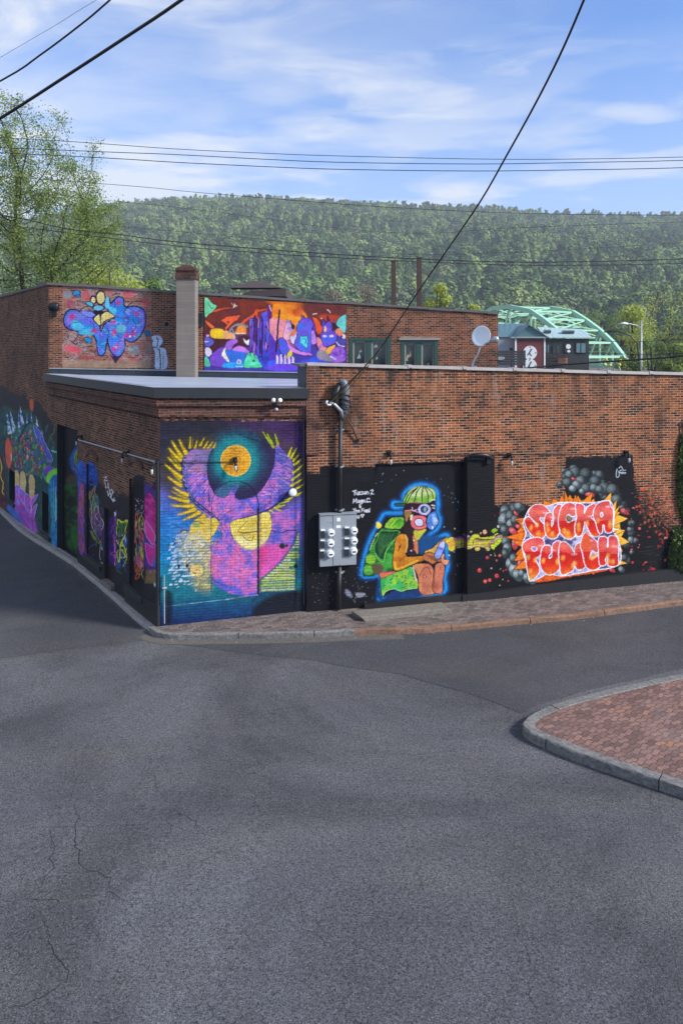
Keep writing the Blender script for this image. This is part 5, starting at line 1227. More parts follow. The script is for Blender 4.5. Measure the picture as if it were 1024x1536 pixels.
    c.poly([(0, 920), (340, 915), (300, 985), (0, 985)], (110, 70, 214), soft=1.2)
    c.poly([(580, 770), (650, 740), (760, 870), (600, 850)], (150, 140, 150), soft=1.4)

def paint_side_wall(c):
    """left street wall: black coat with dragon, plants and tags"""
    x, y = c.x, c.y
    edge = np.interp(x, [-60, 0, 18, 60, 84, 118, 130, 160, 190, 215, 240, 250], [560, 575, 585, 600, 640, 696, 700, 735, 740, 745, 705, 640])
    rag = (fbm(x * 0.25, y * 0.5, 3) - 0.5) * 16
    c.a = np.clip((y - edge + rag) / 6, 0, 1) * 0.95
    c.c[:] = lin((24, 24, 30)) * (0.6 + 0.8 * fbm(x * 0.1, y * 0.05, 5))[:, None]
    K = (14, 14, 20)
    c.zoom(0, 600, 6.4)
    c.poly([(30, 60), (140, 100), (300, 100), (400, 260), (470, 420), (550, 500), (560, 900), (580, 1400), (400, 1360), (200, 1180), (30, 1020), (-60, 960), (-60, 300)], blend2((18, 46, 60), (28, 62, 50), 0.2, 3, 4), soft=3)
    c.poly([(-60, 400), (10, 500), (45, 640), (70, 1010), (-60, 1000)], (64, 30, 40), soft=2)
    for (tx, ty, bx, by, w) in [(60, 70, 100, 330, 46), (95, 80, 150, 330, 50), (190, 30, 230, 300, 50), (180, 100, 190, 330, 40), (262, 95, 262, 250, 26), (300, 95, 310, 260, 30), (350, 145, 360, 260, 30), (402, 270, 410, 370, 24)]:
        c.poly([(tx, ty), (bx + w / 2, by), (bx - w / 2, by)], blend2((170, 190, 210), (60, 96, 150), 0.3, 4, 4), smooth=False, outline=K, ow=0.5)
    c.poly([(285, 0), (325, 0), (320, 100), (295, 90)], (150, 70, 40), soft=1.5)
    c.poly([(120, 330), (250, 230), (330, 220), (400, 330), (440, 420), (505, 560), (490, 640), (440, 700), (380, 740), (320, 720), (260, 740), (180, 700), (130, 640), (100, 500)], blend2((40, 74, 96), (34, 84, 60), 0.35, 6, 5), outline=K, ow=0.8)
    c.poly([(325, 250), (385, 300), (430, 400), (505, 560), (480, 590), (420, 490), (360, 380)], (66, 70, 150), outline=(130, 140, 200), ow=0.7)
    c.ell(265, 460, 34, 92, (96, 40, 110), outline=K, ow=0.9); c.ell(262, 470, 12, 40, (40, 16, 50)); c.ell(258, 462, 5, 8, (190, 160, 200))
    for i in range(130):
        a, b = R.uniform(110, 480), R.uniform(300, 740)
        if a > 300 and b < 300 + (a - 300) * 1.2: continue
        cc = [(60, 130, 70), (150, 60, 56), (70, 90, 150), (110, 130, 70), (130, 50, 90), (190, 110, 90), (60, 120, 130)][R.integers(7)]
        c.ell(a, b, R.uniform(6, 16), R.uniform(14, 40), cc, R.uniform(-0.5, 0.5), outline=K, ow=0.4, op=0.85)
    for i in range(420):
        a, b = R.uniform(30, 560), R.uniform(180, 1250)
        if b > 700 and 130 < a < 380: continue
        cc = [(40, 110, 110), (30, 70, 110), (60, 120, 60), (90, 50, 110), (20, 30, 40), (14, 16, 24), (110, 140, 150)][R.integers(7)]
        c.line([(a, b), (a + R.uniform(-8, 12), b + R.uniform(20, 80))], cc, R.uniform(.5, 1.3), taper=.6, op=.55, keep=True)
    c.line([(180, 400), (210, 320), (260, 240), (310, 215)], K, 2.2)
    c.poly([(60, 380), (85, 360), (110, 420), (125, 500), (115, 620), (90, 660), (60, 600), (50, 480)], (176, 76, 56), outline=K, ow=0.8); c.ell(112, 545, 7, 40, (190, 150, 150))
    c.poly([(430, 660), (490, 630), (500, 680), (460, 720), (432, 700)], (96, 50, 150), soft=1)
    c.poly([(440, 760), (480, 690), (550, 660), (560, 760), (500, 780), (470, 800)], (96, 176, 40), soft=2.5)
    c.line([(500, 490), (545, 500)], (80, 160, 130), 2.0, soft=1.5)
    for (a, b) in [(165, 760), (225, 770), (310, 800)]:
        c.poly([(a - 28, b - 70), (a + 10, b - 80), (a + 30, b), (a + 20, b + 130), (a - 15, b + 160), (a - 32, b + 60)], (170, 146, 100), outline=K, ow=0.7)
    petals = [((150, 820), (170, 1100), (215, 860)), ((190, 850), (240, 1120), (250, 900)), ((250, 900), (270, 1160), (300, 950)), ((370, 905), (290, 1150), (300, 960)), ((160, 900), (300, 1240), (260, 1040)), ((360, 1000), (340, 1280), (300, 1080))]
    for (a, b, d) in petals:
        c.poly([a, ((a[0] + b[0]) / 2 - 22, (a[1] + b[1]) / 2), b, ((d[0] + b[0]) / 2 + 14, (d[1] + b[1]) / 2), d], blend2((104, 96, 180), (146, 60, 150), 0.15, 4), outline=(190, 150, 210), ow=0.5)
    c.poly([(200, 1000), (260, 1060), (330, 1120), (360, 1290), (250, 1240), (170, 1100)], (126, 50, 140), soft=3, op=0.8)
    c.poly([(90, 1000), (160, 1060), (220, 1200), (80, 1060)], (50, 80, 150), soft=3)
    # small barred window shapes in the mural wall (shutters handled as real windows); cyan drips
    c.poly([(470, 800), (560, 720), (568, 1000), (575, 1400), (500, 1390), (490, 1100)], blend2((30, 104, 140), (24, 70, 130), 0.2, 5, 4), soft=2)
    for i in range(12):
        a = R.uniform(485, 565); c.line([(a, R.uniform(720, 1000)), (a + R.uniform(-10, 10), R.uniform(1050, 1300))], [(90, 170, 190), (40, 150, 120), (150, 160, 150)][R.integers(3)], 0.9, op=0.6)
    c.line([(0, 560), (20, 640), (10, 740), (35, 800), (25, 880), (40, 910)], (176, 176, 60), 1.1, soft=0.8)
    # ---- between the doorway and the corner
    c.zoom(75, 620, 5.905)
    c.poly([(250, 440), (300, 445), (305, 600), (290, 700), (250, 690)], (26, 70, 150), soft=1.5)
    c.poly([(255, 660), (300, 630), (310, 1200), (255, 1180)], blend2((84, 46, 130), (120, 60, 70), 0.2, 4), soft=1.5)
    c.poly([(310, 470), (350, 430), (400, 480), (405, 640), (350, 650), (312, 600)], (24, 66, 150), soft=2); c.line([(280, 612), (340, 612), (405, 600)], K, 1.2)
    c.poly([(312, 640), (400, 650), (410, 700), (420, 1000), (460, 1300), (320, 1210)], (22, 20, 32), soft=1.5)
    c.poly([(355, 780), (385, 720), (410, 740), (415, 830), (390, 880)], (40, 120, 80), soft=1.5)
    c.poly([(375, 880), (410, 820), (420, 900), (450, 930), (470, 1000), (430, 1100), (370, 1060), (350, 960)], (90, 50, 110), soft=2)
    for p_ in ([(360, 790), (350, 900), (355, 1000), (400, 1090), (450, 1170)], [(375, 880), (385, 830), (412, 830), (410, 880), (385, 900), (400, 940), (440, 990)], [(420, 990), (460, 1030), (475, 980), (455, 930), (420, 970)], [(430, 1160), (425, 1280), (465, 1330)], [(455, 1110), (450, 1180), (470, 1210), (440, 1160)]):
        c.line(p_, (170, 176, 150), 0.8)
    c.line([(350, 1050), (380, 1110), (420, 1150)], (140, 130, 50), 2.5, soft=2)
    c.poly([(490, 960), (560, 900), (590, 960), (585, 1320), (490, 1310), (470, 1150)], (52, 30, 96), soft=2.5)
    c.poly([(545, 1050), (570, 1030), (585, 1320), (560, 1330), (552, 1200)], (170, 84, 150), soft=1.4)
    def tangle(x0, x1, y0, y1, n, pal, seed):
        r_ = np.random.default_rng(seed)
        for i in range(n):
            a, b = r_.uniform(x0, x1), r_.uniform(y0, y1); sx_, sy_ = (x1 - x0) * .35, (y1 - y0) * .16
            c.line([(a, b)] + [(np.clip(a + r_.normal() * sx_, x0, x1), b + r_.normal() * sy_) for k in range(3)], pal[r_.integers(len(pal))], r_.uniform(.7, 2.0), taper=.5, op=.8)
    tangle(258, 305, 700, 1190, 16, [(110, 50, 140), (60, 40, 110), (150, 70, 90), (30, 40, 80)], 1)
    tangle(320, 465, 740, 1250, 18, [(40, 110, 80), (90, 50, 130), (20, 20, 30), (150, 140, 90), (130, 70, 110), (30, 60, 110)], 2)
    tangle(490, 590, 970, 1310, 30, [(60, 30, 110), (90, 50, 150), (20, 16, 40), (150, 70, 150)], 3)
    tangle(255, 400, 450, 640, 20, [(20, 50, 130), (30, 90, 180), (14, 30, 80)], 4)
    # vertical white tag
    for p_ in ([(470, 565), (505, 560), (480, 600), (510, 595)], [(490, 610), (495, 660), (520, 650), (515, 620), (530, 690), (545, 680)], [(510, 690), (520, 730), (535, 700), (545, 740), (560, 690)], [(535, 740), (555, 770), (570, 750), (560, 780), (580, 770)], [(545, 670), (565, 700)]):
        c.line(p_, (186, 188, 196), 1.2, smooth=False)
    c.zoom(160, 660, 5.486)
    c.poly([(95, 655), (130, 672), (170, 662), (160, 720), (130, 785), (85, 780), (90, 700)], (50, 90, 40), outline=(200, 200, 60), ow=0.9); c.line([(95, 655), (130, 675), (170, 664)], (206, 206, 40), 2.2)
    c.line([(85, 825), (110, 880), (155, 960), (105, 962), (115, 900), (85, 825)], (190, 200, 60), 1.1); c.ell(150, 830, 18, 50, (40, 84, 150), soft=1.5); c.ell(105, 1010, 12, 45, (30, 70, 130), soft=2)
    c.ell(62, 612, 18, 16, (170, 180, 184))
    tangle(88, 168, 680, 1010, 22, [(60, 110, 50), (180, 190, 60), (30, 60, 110), (20, 20, 28)], 6)
    # flower panel by the corner
    c.poly([(185, 440), (230, 300), (300, 300), (310, 330), (312, 1150), (190, 1110)], (18, 18, 24), soft=1.5)
    for i in range(40): c.ell(R.uniform(215, 300), R.uniform(480, 640), R.uniform(1.5, 4), R.uniform(2, 5), (190, 190, 200), op=0.8)
    for i in range(70):
        a, b = R.uniform(215, 305), R.uniform(640, 1040); l = R.uniform(20, 60)
        c.line([(a, b), (a + R.uniform(-20, 20), b + l)], [(196, 176, 60), (90, 130, 70), (206, 90, 60), (196, 70, 130), (70, 96, 150), (150, 180, 120)][R.integers(6)], R.uniform(0.8, 2.0), taper=0.5)
    c.poly([(250, 880), (290, 900), (305, 960), (280, 990), (255, 930)], (196, 190, 60), soft=1)
    c.poly([(225, 970), (290, 1000), (300, 1050), (240, 1040)], (176, 60, 130), soft=2)
    tangle(215, 305, 650, 1090, 34, [(196, 176, 60), (90, 130, 70), (206, 90, 60), (150, 50, 110), (60, 80, 140), (20, 20, 26)], 7)
    tangle(320, 425, 450, 1020, 30, [(120, 30, 90), (200, 60, 130), (90, 20, 80), (220, 120, 170)], 8)
    for p_ in ([(225, 1020), (260, 1060), (300, 1090), (305, 1150)], [(230, 1100), (260, 1110), (290, 1060)]): c.line(p_, (150, 130, 96), 1.0)
    c.poly([(312, 400), (350, 370), (400, 430), (430, 560), (436, 900), (430, 1060), (330, 1050), (312, 900)], (54, 40, 110), soft=3)
    c.poly([(315, 480), (350, 430), (400, 500), (425, 620), (420, 740), (390, 780), (380, 860), (345, 800), (318, 680)], blend2((170, 40, 120), (120, 24, 84), 0.2, 4), outline=(60, 10, 50), ow=0.8)
    c.poly([(318, 660), (370, 730), (400, 790), (385, 860), (350, 830), (318, 760)], (196, 50, 120), outline=(206, 120, 170), ow=0.8)
    c.line([(420, 590), (425, 690), (400, 800)], (206, 96, 160), 1.2)
    c.poly([(320, 850), (380, 880), (405, 860), (420, 960), (400, 1000), (370, 1035), (335, 980)], (164, 40, 120), outline=(190, 100, 160), ow=0.7)
    c.ell(410, 1000, 34, 40, (50, 80, 150), soft=3, op=0.8)
    for i in range(16): c.line([(330 + i * 5, 1060 + R.uniform(0, 30)), (320 + i * 6, 1180)], (120, 96, 60), 0.8, op=0.8)
    c.ell(402, 1190, 12, 18, (150, 160, 180), soft=1.5)
    c.poly([(430, 300), (500, 290), (480, 1500), (400, 1450), (440, 1000)], (12, 12, 16), soft=2)

def paint_doorway(c):
    """mural inside the recessed doorway of the side wall"""
    c.c[:] = lin((12, 14, 22)); c.a[:] = 1; c.flat[:] = 0.8
    c.zoom(75, 620, 5.905)
    c.poly([(120, 400), (200, 250), (238, 180), (240, 560), (150, 520)], (26, 74, 140), soft=4)
    c.ell(205, 400, 46, 82, (70, 100, 40), outline=(120, 150, 80), ow=0.8); c.ell(190, 390, 16, 34, (30, 40, 30), outline=(110, 140, 90), ow=0.7)
    c.line([(140, 490), (190, 520), (240, 560)], (90, 90, 110), 2.4, soft=1.5)
    c.ell(160, 610, 80, 60, (56, 46, 40), soft=3)
    c.poly([(70, 650), (150, 640), (240, 640), (235, 1210), (110, 1200), (75, 980)], blend2((22, 70, 26), (10, 28, 14), 0.12, 5, 5), soft=3)
    c.ell(130, 790, 50, 50, (8, 10, 14), soft=3); c.line([(90, 980), (150, 1010), (235, 985)], (70, 60, 30), 1.2); c.line([(215, 640), (225, 780), (215, 800)], (90, 160, 90), 1.2)
    c.poly([(170, 880), (230, 780), (235, 900)], (30, 110, 30), soft=3); c.poly([(130, 1040), (220, 1010), (235, 1200), (150, 1190)], (20, 84, 24), soft=4)
    c.ell(212, 795, 8, 16, (150, 170, 200), soft=1.5)
# ------------------------------------------------------------------ ground levels
def g(X, Y=0.0):
    return float(np.interp(X, [-40, -20, -13.4, -8.5, -4.4, -0.9, 4, 9.6, 20, 40], [-1.1, -0.78, -0.6, -0.22, -0.15, -0.05, -0.04, 0.05, 0.2, 0.3]))
def on_ground(px, py, h=0.0):
    z = h
    for _ in range(12):
        D = (EYE - z) / (py - HY) * F
        z = g((px - CX) / F * D) + h
    return Vector(((px - CX) / F * D, D, z))
def grid_ground(name, xs, ys, mat, off=0.0, zf=None):
    X, Y = np.meshgrid(xs, ys)
    Z = np.interp(X, [-40, -20, -13.4, -8.5, -4.4, -0.9, 4, 9.6, 20, 40], [-1.1, -0.78, -0.6, -0.22, -0.15, -0.05, -0.04, 0.05, 0.2, 0.3]) + off
    V = np.stack([X, Y, Z], -1).reshape(-1, 3)
    i = np.arange(len(V)).reshape(len(ys), len(xs))
    Fq = np.stack([i[:-1, :-1], i[:-1, 1:], i[1:, 1:], i[1:, :-1]], -1).reshape(-1, 4)
    return tag(np_mesh(name, V, Fq, mat, smooth=True), kind='structure')
kx = np.array([-40, -20, -13.4, -8.5, -4.4, -0.9, 4, 9.6, 20, 40])
xs_far = np.concatenate([[-2600, -900, -300, -90], kx, [90, 300, 900, 2600]])
grid_ground('ground', xs_far, np.array([-300, -60, -12, 0, 20, 45, 80, 160, 320, 900, 3000]), M_GRAVEL, -0.02)
grid_ground('road', np.concatenate([[-75, -58], kx, [58, 75]]), np.linspace(-12, 70, 12), M_ROAD)

def resample(pts, step):
    pts = [Vector(p) for p in pts]; out = [pts[0]]
    for a, b in zip(pts[:-1], pts[1:]):
        n = max(1, int((b - a).length / step))
        for k in range(1, n + 1): out.append(a.lerp(b, k / n))
    return out
def smooth3(pts, n=6):
    q = crom([tuple(p)[:2] for p in pts], False, n); return [Vector((a[0], a[1], 0)) for a in q]
def left_n(pts):
    """unit normals to the left of the travel direction"""
    out = []
    for i in range(len(pts)):
        d = (pts[min(i + 1, len(pts) - 1)] - pts[max(i - 1, 0)]); d.z = 0; d.normalize()
        out.append(Vector((-d.y, d.x, 0)))
    return out
def kerb(name, outer, h, w, mat, seg=2.2, side=1, drop=0.0):
    """outer edge polyline (world xy); body lies on its left (side=1)"""
    pts = resample(outer, 0.2); ns = left_n(pts)
    sec = [(0.0, -0.12), (0.004, h - 0.035), (0.012, h - 0.012), (0.035, h), (w - 0.02, h), (w, h - 0.012), (w, -0.12)]
    mb = MB(); L = 0; cur = []
    r_ = random.Random(5)
    jit = 0
    for i, p in enumerate(pts):
        if i: L += (p - pts[i - 1]).length
        ring = [p + ns[i] * side * (a + r_.gauss(0, .004) * (0 < a < w)) + Vector((0, 0, g(p.x) + b + (jit if b > 0 else 0) + r_.gauss(0, .003) * (b > 0))) for a, b in sec]
        cur.append(ring)
        if L > seg or i == len(pts) - 1:
            vs = [q for rr in cur for q in rr]; m = len(sec); fs = []
            for k in range(len(cur) - 1):
                for j in range(m - 1):
                    f = (k * m + j, (k + 1) * m + j, (k + 1) * m + j + 1, k * m + j + 1)
                    fs.append(f if side < 0 else f[::-1])
            fs.append(tuple(range(m))); fs.append(tuple((len(cur) - 1) * m + j for j in range(m))[::-1])
            mb.add(vs, fs)
            jit = r_.uniform(-0.006, 0.006)
            nxt = pts[min(i + 1, len(pts) - 1)]; d = (nxt - p)
            q0 = p + (d.normalized() * 0.02 if d.length > 0 else d)
            cur = [[q0 + ns[i] * side * a + Vector((0, 0, g(q0.x) + b + (jit if b > 0 else 0))) for a, b in sec]]
            L = 0; seg = seg * 0 + r_.uniform(1.5, 2.4)
    o = mb.build(name, mat); return tag(o, kind='structure')
def sheet(name, A, B, h, mat, n=1):
    """strip between two polylines with the same count, at g+h, subdivided n times across"""
    mb = MB(); k = len(A)
    vs = []
    for a, b in zip(A, B):
        for j in range(n + 1):
            p = Vector(a).lerp(Vector(b), j / n); vs.append(Vector((p.x, p.y, g(p.x) + h)))
    fs = []
    for i in range(k - 1):
        for j in range(n):
            o = i * (n + 1) + j; fs.append((o, o + n + 1, o + n + 2, o + 1))
    mb.add(vs, fs); o = mb.build(name, mat); return tag(o, kind='structure')

# darker asphalt of the left street, its seam running to the corner
lp = [on_ground(x_, y_) for x_, y_ in [(-260, 1006), (0, 989), (110, 974), (205, 963), (232, 957)]]
lw = [WS.p(t, 0, 0.3) for t in (0, 4, 9, 16, 30)]
import bmesh
def flat_sheet(name, ring, h, mat):
    """filled outline laid on the ground profile, split where the profile bends"""
    bm = bmesh.new(); bm.faces.new([bm.verts.new((p.x, p.y, 0)) for p in ring])
    for k_ in kx:
        bmesh.ops.bisect_plane(bm, geom=bm.verts[:] + bm.edges[:] + bm.faces[:], plane_co=(float(k_), 0, 0), plane_no=(1, 0, 0))
    bmesh.ops.triangulate(bm, faces=bm.faces[:])
    for v_ in bm.verts: v_.co.z = g(v_.co.x) + h
    bm.normal_update()
    for f_ in bm.faces:
        if f_.normal.z < 0: f_.normal_flip()
    me = bpy.data.meshes.new(name); bm.to_mesh(me); bm.free(); me.materials.append(mat)
    o = bpy.data.objects.new(name, me); col.objects.link(o); return tag(o, kind='structure')
ring = [Vector((p.x, p.y, 0)) for p in lp + lw] + [Vector((-40, 40, 0)), Vector((-40, 14, 0))]
flat_sheet('road_patch', resample(ring + [ring[0]], 0.7)[:-1], 0.004, M_ROAD2)
# darker strip of newer asphalt along the front street
ring = [on_ground(a, b) for a, b in [(240, 963), (330, 975), (470, 992), (600, 1012), (690, 1036), (740, 1052), (782, 1070), (800, 1060), (842, 1046), (921, 1025), (1024, 1003), (1300, 962), (1300, 870), (1024, 905), (853, 927), (690, 942), (532, 949), (357, 956), (263, 957)]]
ring = resample(ring + [ring[0]], 0.5)[:-1]
rj = random.Random(4)
flat_sheet('road_patch', [Vector((p.x + rj.gauss(0, .02), p.y + rj.gauss(0, .02), 0)) for p in ring], 0.0055, M_ROAD2)

# front pavement and kerbs
front_outer_px = [(224, 941), (231, 946.5), (243, 950), (263, 951.5), (300, 951.3), (357, 950.6), (454, 948.6), (532, 945.5), (620, 943), (690, 938), (758, 931.5), (853, 923), (940, 912), (1024, 901), (1120, 889)]
fo = [on_ground(x_, y_, 0.13) for x_, y_ in front_outer_px]
fo = smooth3(fo, 5); fo += [fo[-1] + (fo[-1] - fo[-6]) * 4]
fo_r = resample(fo, 0.25)
ns_ = left_n(fo_r); ns_front = ns_
inner = []
for p in fo_r:
    # foot on the wall line
    s_ = (p - WL.o).dot(WL.d); s_ = max(s_, -0.02); q = WL.p(s_, 0, 0.0)
    if s_ > 3.62: q = WR.p((p - WR.o).dot(WR.d), 0, 0.0)
    inner.append(q - WL.n * 0.05)
sheet('sidewalk', [p + n_ * 0.13 for p, n_ in zip(fo_r, ns_)], inner, 0.128, M_PAVER, 5)
split = next(i for i, p in enumerate(fo_r) if p.x > 0.1)
kerb('kerb', fo_r[:split + 1], 0.135, 0.14, M_KERB)
kerb('kerb', fo_r[split:], 0.135, 0.14, M_KERB_R)
# narrow kerb strip along the side wall
so_px = [(224, 941), (205, 927), (164, 890), (111, 845.5), (72, 821), (35, 798), (0, 766), (-50, 722)]
sp = smooth3([on_ground(x_, y_, 0.1) for x_, y_ in so_px], 5)
sp += [sp[-1] + (sp[-1] - sp[-4]) * 6]
sp = resample(sp, 0.3)
kerb('kerb', sp, 0.105, 0.17, M_KERB_L, side=-1)
ns_ = left_n(sp)
sheet('sidewalk', [p - n_ * 0.165 for p, n_ in zip(sp, ns_)][::-1], [WS.p((p - WS.o).dot(WS.d), 0, -0.05) for p in sp][::-1], 0.1, M_KERB_L, 1)
# dirt in the gutter
sheet('gutter_dirt', [p - n_ * 0.28 for p, n_ in zip(fo_r, left_n(fo_r))][2:40], fo_r[2:40], 0.006, M_GRAVEL, 1)

# brick-paved island on the right
io_px = [(1150, 990), (1024, 1008.5), (921, 1030.5), (842, 1051), (803, 1066), (786, 1078), (783, 1087), (795, 1098), (830, 1114), (874, 1131.5), (953, 1158), (1024, 1181), (1150, 1220)]
io = smooth3([on_ground(x_, y_, 0.17) for x_, y_ in io_px], 6)
far = io[0]; near = io[-1]
io = [far + Vector((9, 3.4, 0))] + io + [near + Vector((5, -2.2, 0))]
ior = resample(io, 0.2)
kerb('kerb', ior, 0.17, 0.22, M_KERB, side=1)
nn = left_n(ior); inn = [p + n_ * 0.215 for p, n_ in zip(ior, nn)]
flat_sheet('sidewalk', inn, 0.160, M_PAVER_I)
# fallen petals and grit along the foot of the walls and in the gutter
M_PETAL = simple('petal_litter', (0.42, 0.39, 0.34, 1), .8, 0, .5, 30)
rl = np.random.default_rng(12); pv = []; pf = []
def petal(p, h):
    a = rl.uniform(0, 6.28); s_ = rl.uniform(.006, .015); z = g(p.x) + h + .004; n0 = len(pv)
    for k in range(4):
        t = a + k * math.pi / 2; pv.append((p.x + s_ * math.cos(t) * (1.4 if k % 2 else .8), p.y + s_ * math.sin(t) * (1.4 if k % 2 else .8), z + rl.uniform(0, .008)))
    pf.append((n0, n0 + 1, n0 + 2, n0 + 3))
for i in range(620):
    s_ = rl.uniform(-3.4, 11); q_ = abs(rl.normal()) * .16 if rl.random() < .6 else rl.uniform(0, .9)
    petal(WR.p(s_, 0, .12 + q_), .128)
for i in range(90):
    k = rl.integers(3, len(fo_r) - 2); petal(fo_r[k] - ns_front[k] * abs(rl.normal()) * .12, 0.0)
for i in range(160):
    k = rl.integers(2, len(sp) - 2); petal(sp[k] + ns_[k] * abs(rl.normal()) * .15, 0.004)
tag(np_mesh('petal_litter', pv, pf, M_PETAL), 'pale fallen petals and grit scattered along the pavement foot and gutters', 'litter', kind='stuff')
# cracks traced on the asphalt
M_CRACK = simple('crack_fill', (0.012, 0.012, 0.013, 1), 0.95, 0, 0.5, 20)
mb = MB(); rc = random.Random(3)
def crack(px_pts, w0):
    pts = resample([on_ground(a, b) for a, b in px_pts], 0.07)
    nrm = left_n(pts); vs = []; fs = []
    n = len(pts)
    for i, p in enumerate(pts):
        j = Vector((rc.gauss(0, 0.016), rc.gauss(0, 0.016), 0)); t = i / max(1, n - 1)
        w = w0 * 1.1 * (0.2 + 1.1 * rc.random()) * (1 - 0.65 * abs(2 * t - 1) ** 2)
        q = p + j
        vs += [Vector((q.x + nrm[i].x * w, q.y + nrm[i].y * w, g(q.x) + 0.003)), Vector((q.x - nrm[i].x * w, q.y - nrm[i].y * w, g(q.x) + 0.003))]
    for i in range(n - 1): fs.append((2 * i + 1, 2 * i + 3, 2 * i + 2, 2 * i))
    mb.add(vs, fs)
for pl, w in [([(104, 1200), (118, 1225), (112, 1255), (120, 1280), (115, 1290), (130, 1303), (165, 1317), (162, 1335), (190, 1351)], 0.006), ([(140, 1240), (120, 1268), (85, 1270)], 0.0035), ([(72, 1245), (85, 1275), (72, 1290), (84, 1298), (60, 1328), (30, 1350)], 0.0045), ([(0, 1352), (40, 1350), (100, 1352), (150, 1342)], 0.003), ([(68, 1380), (76, 1410), (86, 1440), (102, 1455), (104, 1472)], 0.006), ([(100, 1472), (60, 1498), (0, 1516)], 0.005), ([(255, 1205), (270, 1222), (290, 1228), (298, 1243), (325, 1257)], 0.0045), ([(232, 1155), (236, 1185), (258, 1210)], 0.0025), ([(0, 1250), (40, 1244), (90, 1240), (150, 1240), (240, 1236)], 0.002), ([(770, 1395), (790, 1420), (800, 1460), (790, 1490), (820, 1536)], 0.003), ([(180, 1236), (215, 1238), (250, 1215)], 0.0025), ([(130, 1303), (137, 1322), (136, 1330)], 0.0025), ([(100, 1190), (90, 1160), (60, 1140), (30, 1100)], 0.002), ([(260, 1210), (300, 1180), (330, 1175)], 0.0015), ([(700, 1110), (740, 1130), (760, 1160), (800, 1170)], 0.0015), ([(420, 1330), (450, 1352), (455, 1390), (500, 1420)], 0.002), ([(600, 1180), (640, 1200), (650, 1230)], 0.0015), ([(0, 1420), (30, 1432), (76, 1425)], 0.003)]:
    crack(pl, w)
tag(mb.build('road_cracks', M_CRACK), kind='structure')

# ------------------------------------------------------------------ building helpers
def wbox(mb, W, s0, s1, z0, z1, o0, o1, zt0=None, zb0=None):
    """box on a wall with uv in metres; z1 may differ at the s0 end (zt0), z0 too (zb0)"""
    zt0 = z1 if zt0 is None else zt0; zb0 = z0 if zb0 is None else zb0
    P8 = [W.p(s0, zb0, o1), W.p(s1, z0, o1), W.p(s1, z0, o0), W.p(s0, zb0, o0), W.p(s0, zt0, o1), W.p(s1, z1, o1), W.p(s1, z1, o0), W.p(s0, zt0, o0)]
    if (W.d.cross(Vector((0, 0, 1)))).dot(W.n) < 0:
        flip = True
    else: flip = False
    t = abs(o1 - o0)
    fs = [(0, 1, 5, 4), (1, 2, 6, 5), (2, 3, 7, 6), (3, 0, 4, 7), (4, 5, 6, 7), (3, 2, 1, 0)]
    uv = [[(s0, zb0), (s1, z0), (s1, z1), (s0, zt0)], [(s1, z0), (s1 + t, z0), (s1 + t, z1), (s1, z1)], [(s1, z0), (s0, zb0), (s0, zt0), (s1, z1)], [(s0 - t, zb0), (s0, zb0), (s0, zt0), (s0 - t, zt0)],
          [(s0, z1), (s1, z1), (s1, z1 + t), (s0, z1 + t)], [(s0, z0), (s1, z0), (s1, z0 + t), (s0, z0 + t)]]
    if flip: fs = [f[::-1] for f in fs]; uv = [u_[::-1] for u_ in uv]
    mb.add(P8, fs, uv); return mb
def band(mb, path, ztop, th, o0, o1, close=True):
    """moulding along a plan path (list of Vector), outward side right of travel; ztop list"""
    n = len(path); outs = []
    for i in range(n):
        ds = []
        if i > 0: ds.append((path[i] - path[i - 1]).normalized())
        if i < n - 1: ds.append((path[i + 1] - path[i]).normalized())
        nr = [Vector((d.y, -d.x, 0)) for d in ds]
        m = sum(nr, Vector()).normalized(); m = m / max(0.3, m.dot(nr[0])); outs.append(m)
    L = 0; vs = []; us = []
    for i in range(n):
        if i: L += (path[i] - path[i - 1]).length
        for (o, zz) in ((o0, ztop[i] - th), (o1, ztop[i] - th), (o1, ztop[i]), (o0, ztop[i])):
            p = path[i] + outs[i] * o; vs.append((p.x, p.y, zz)); us.append((L, zz + (0.1 if o == o0 else 0)))
    fs = []; uv = []
    for i in range(n - 1):
        for k in range(4):
            f = (i * 4 + k, (i + 1) * 4 + k, (i + 1) * 4 + (k + 1) % 4, i * 4 + (k + 1) % 4); fs.append(f); uv.append([us[j] for j in f])
    fs += [(3, 2, 1, 0), tuple((n - 1) * 4 + k for k in range(4))]; uv += [[(0, 0), (.1, 0), (.1, .1), (0, .1)]] * 2
    mb.add(vs, fs, uv); return mb

Acor = Vector((-4.41, 18.0, 0)); Bcor = WL.p(3.62, 0); Ecor = Vector((-10.58, 26.74, 0)); TE = (Ecor - Acor).length
def perp(d): return Vector((d.y, -d.x, 0))

# ============================================================ low corner building
low = thing('brick_building', Acor, 'low red brick corner building with dark metal roof edge and a winged bird mural', 'building')
wall_grid(WL, 0, 3.62, lambda s: -0.6, lambda s: 5.6, 0.0135, 0.0135, paint_phoenix, 'wall', M_BRICK, low, label='brick street wall covered by purple winged bird mural')
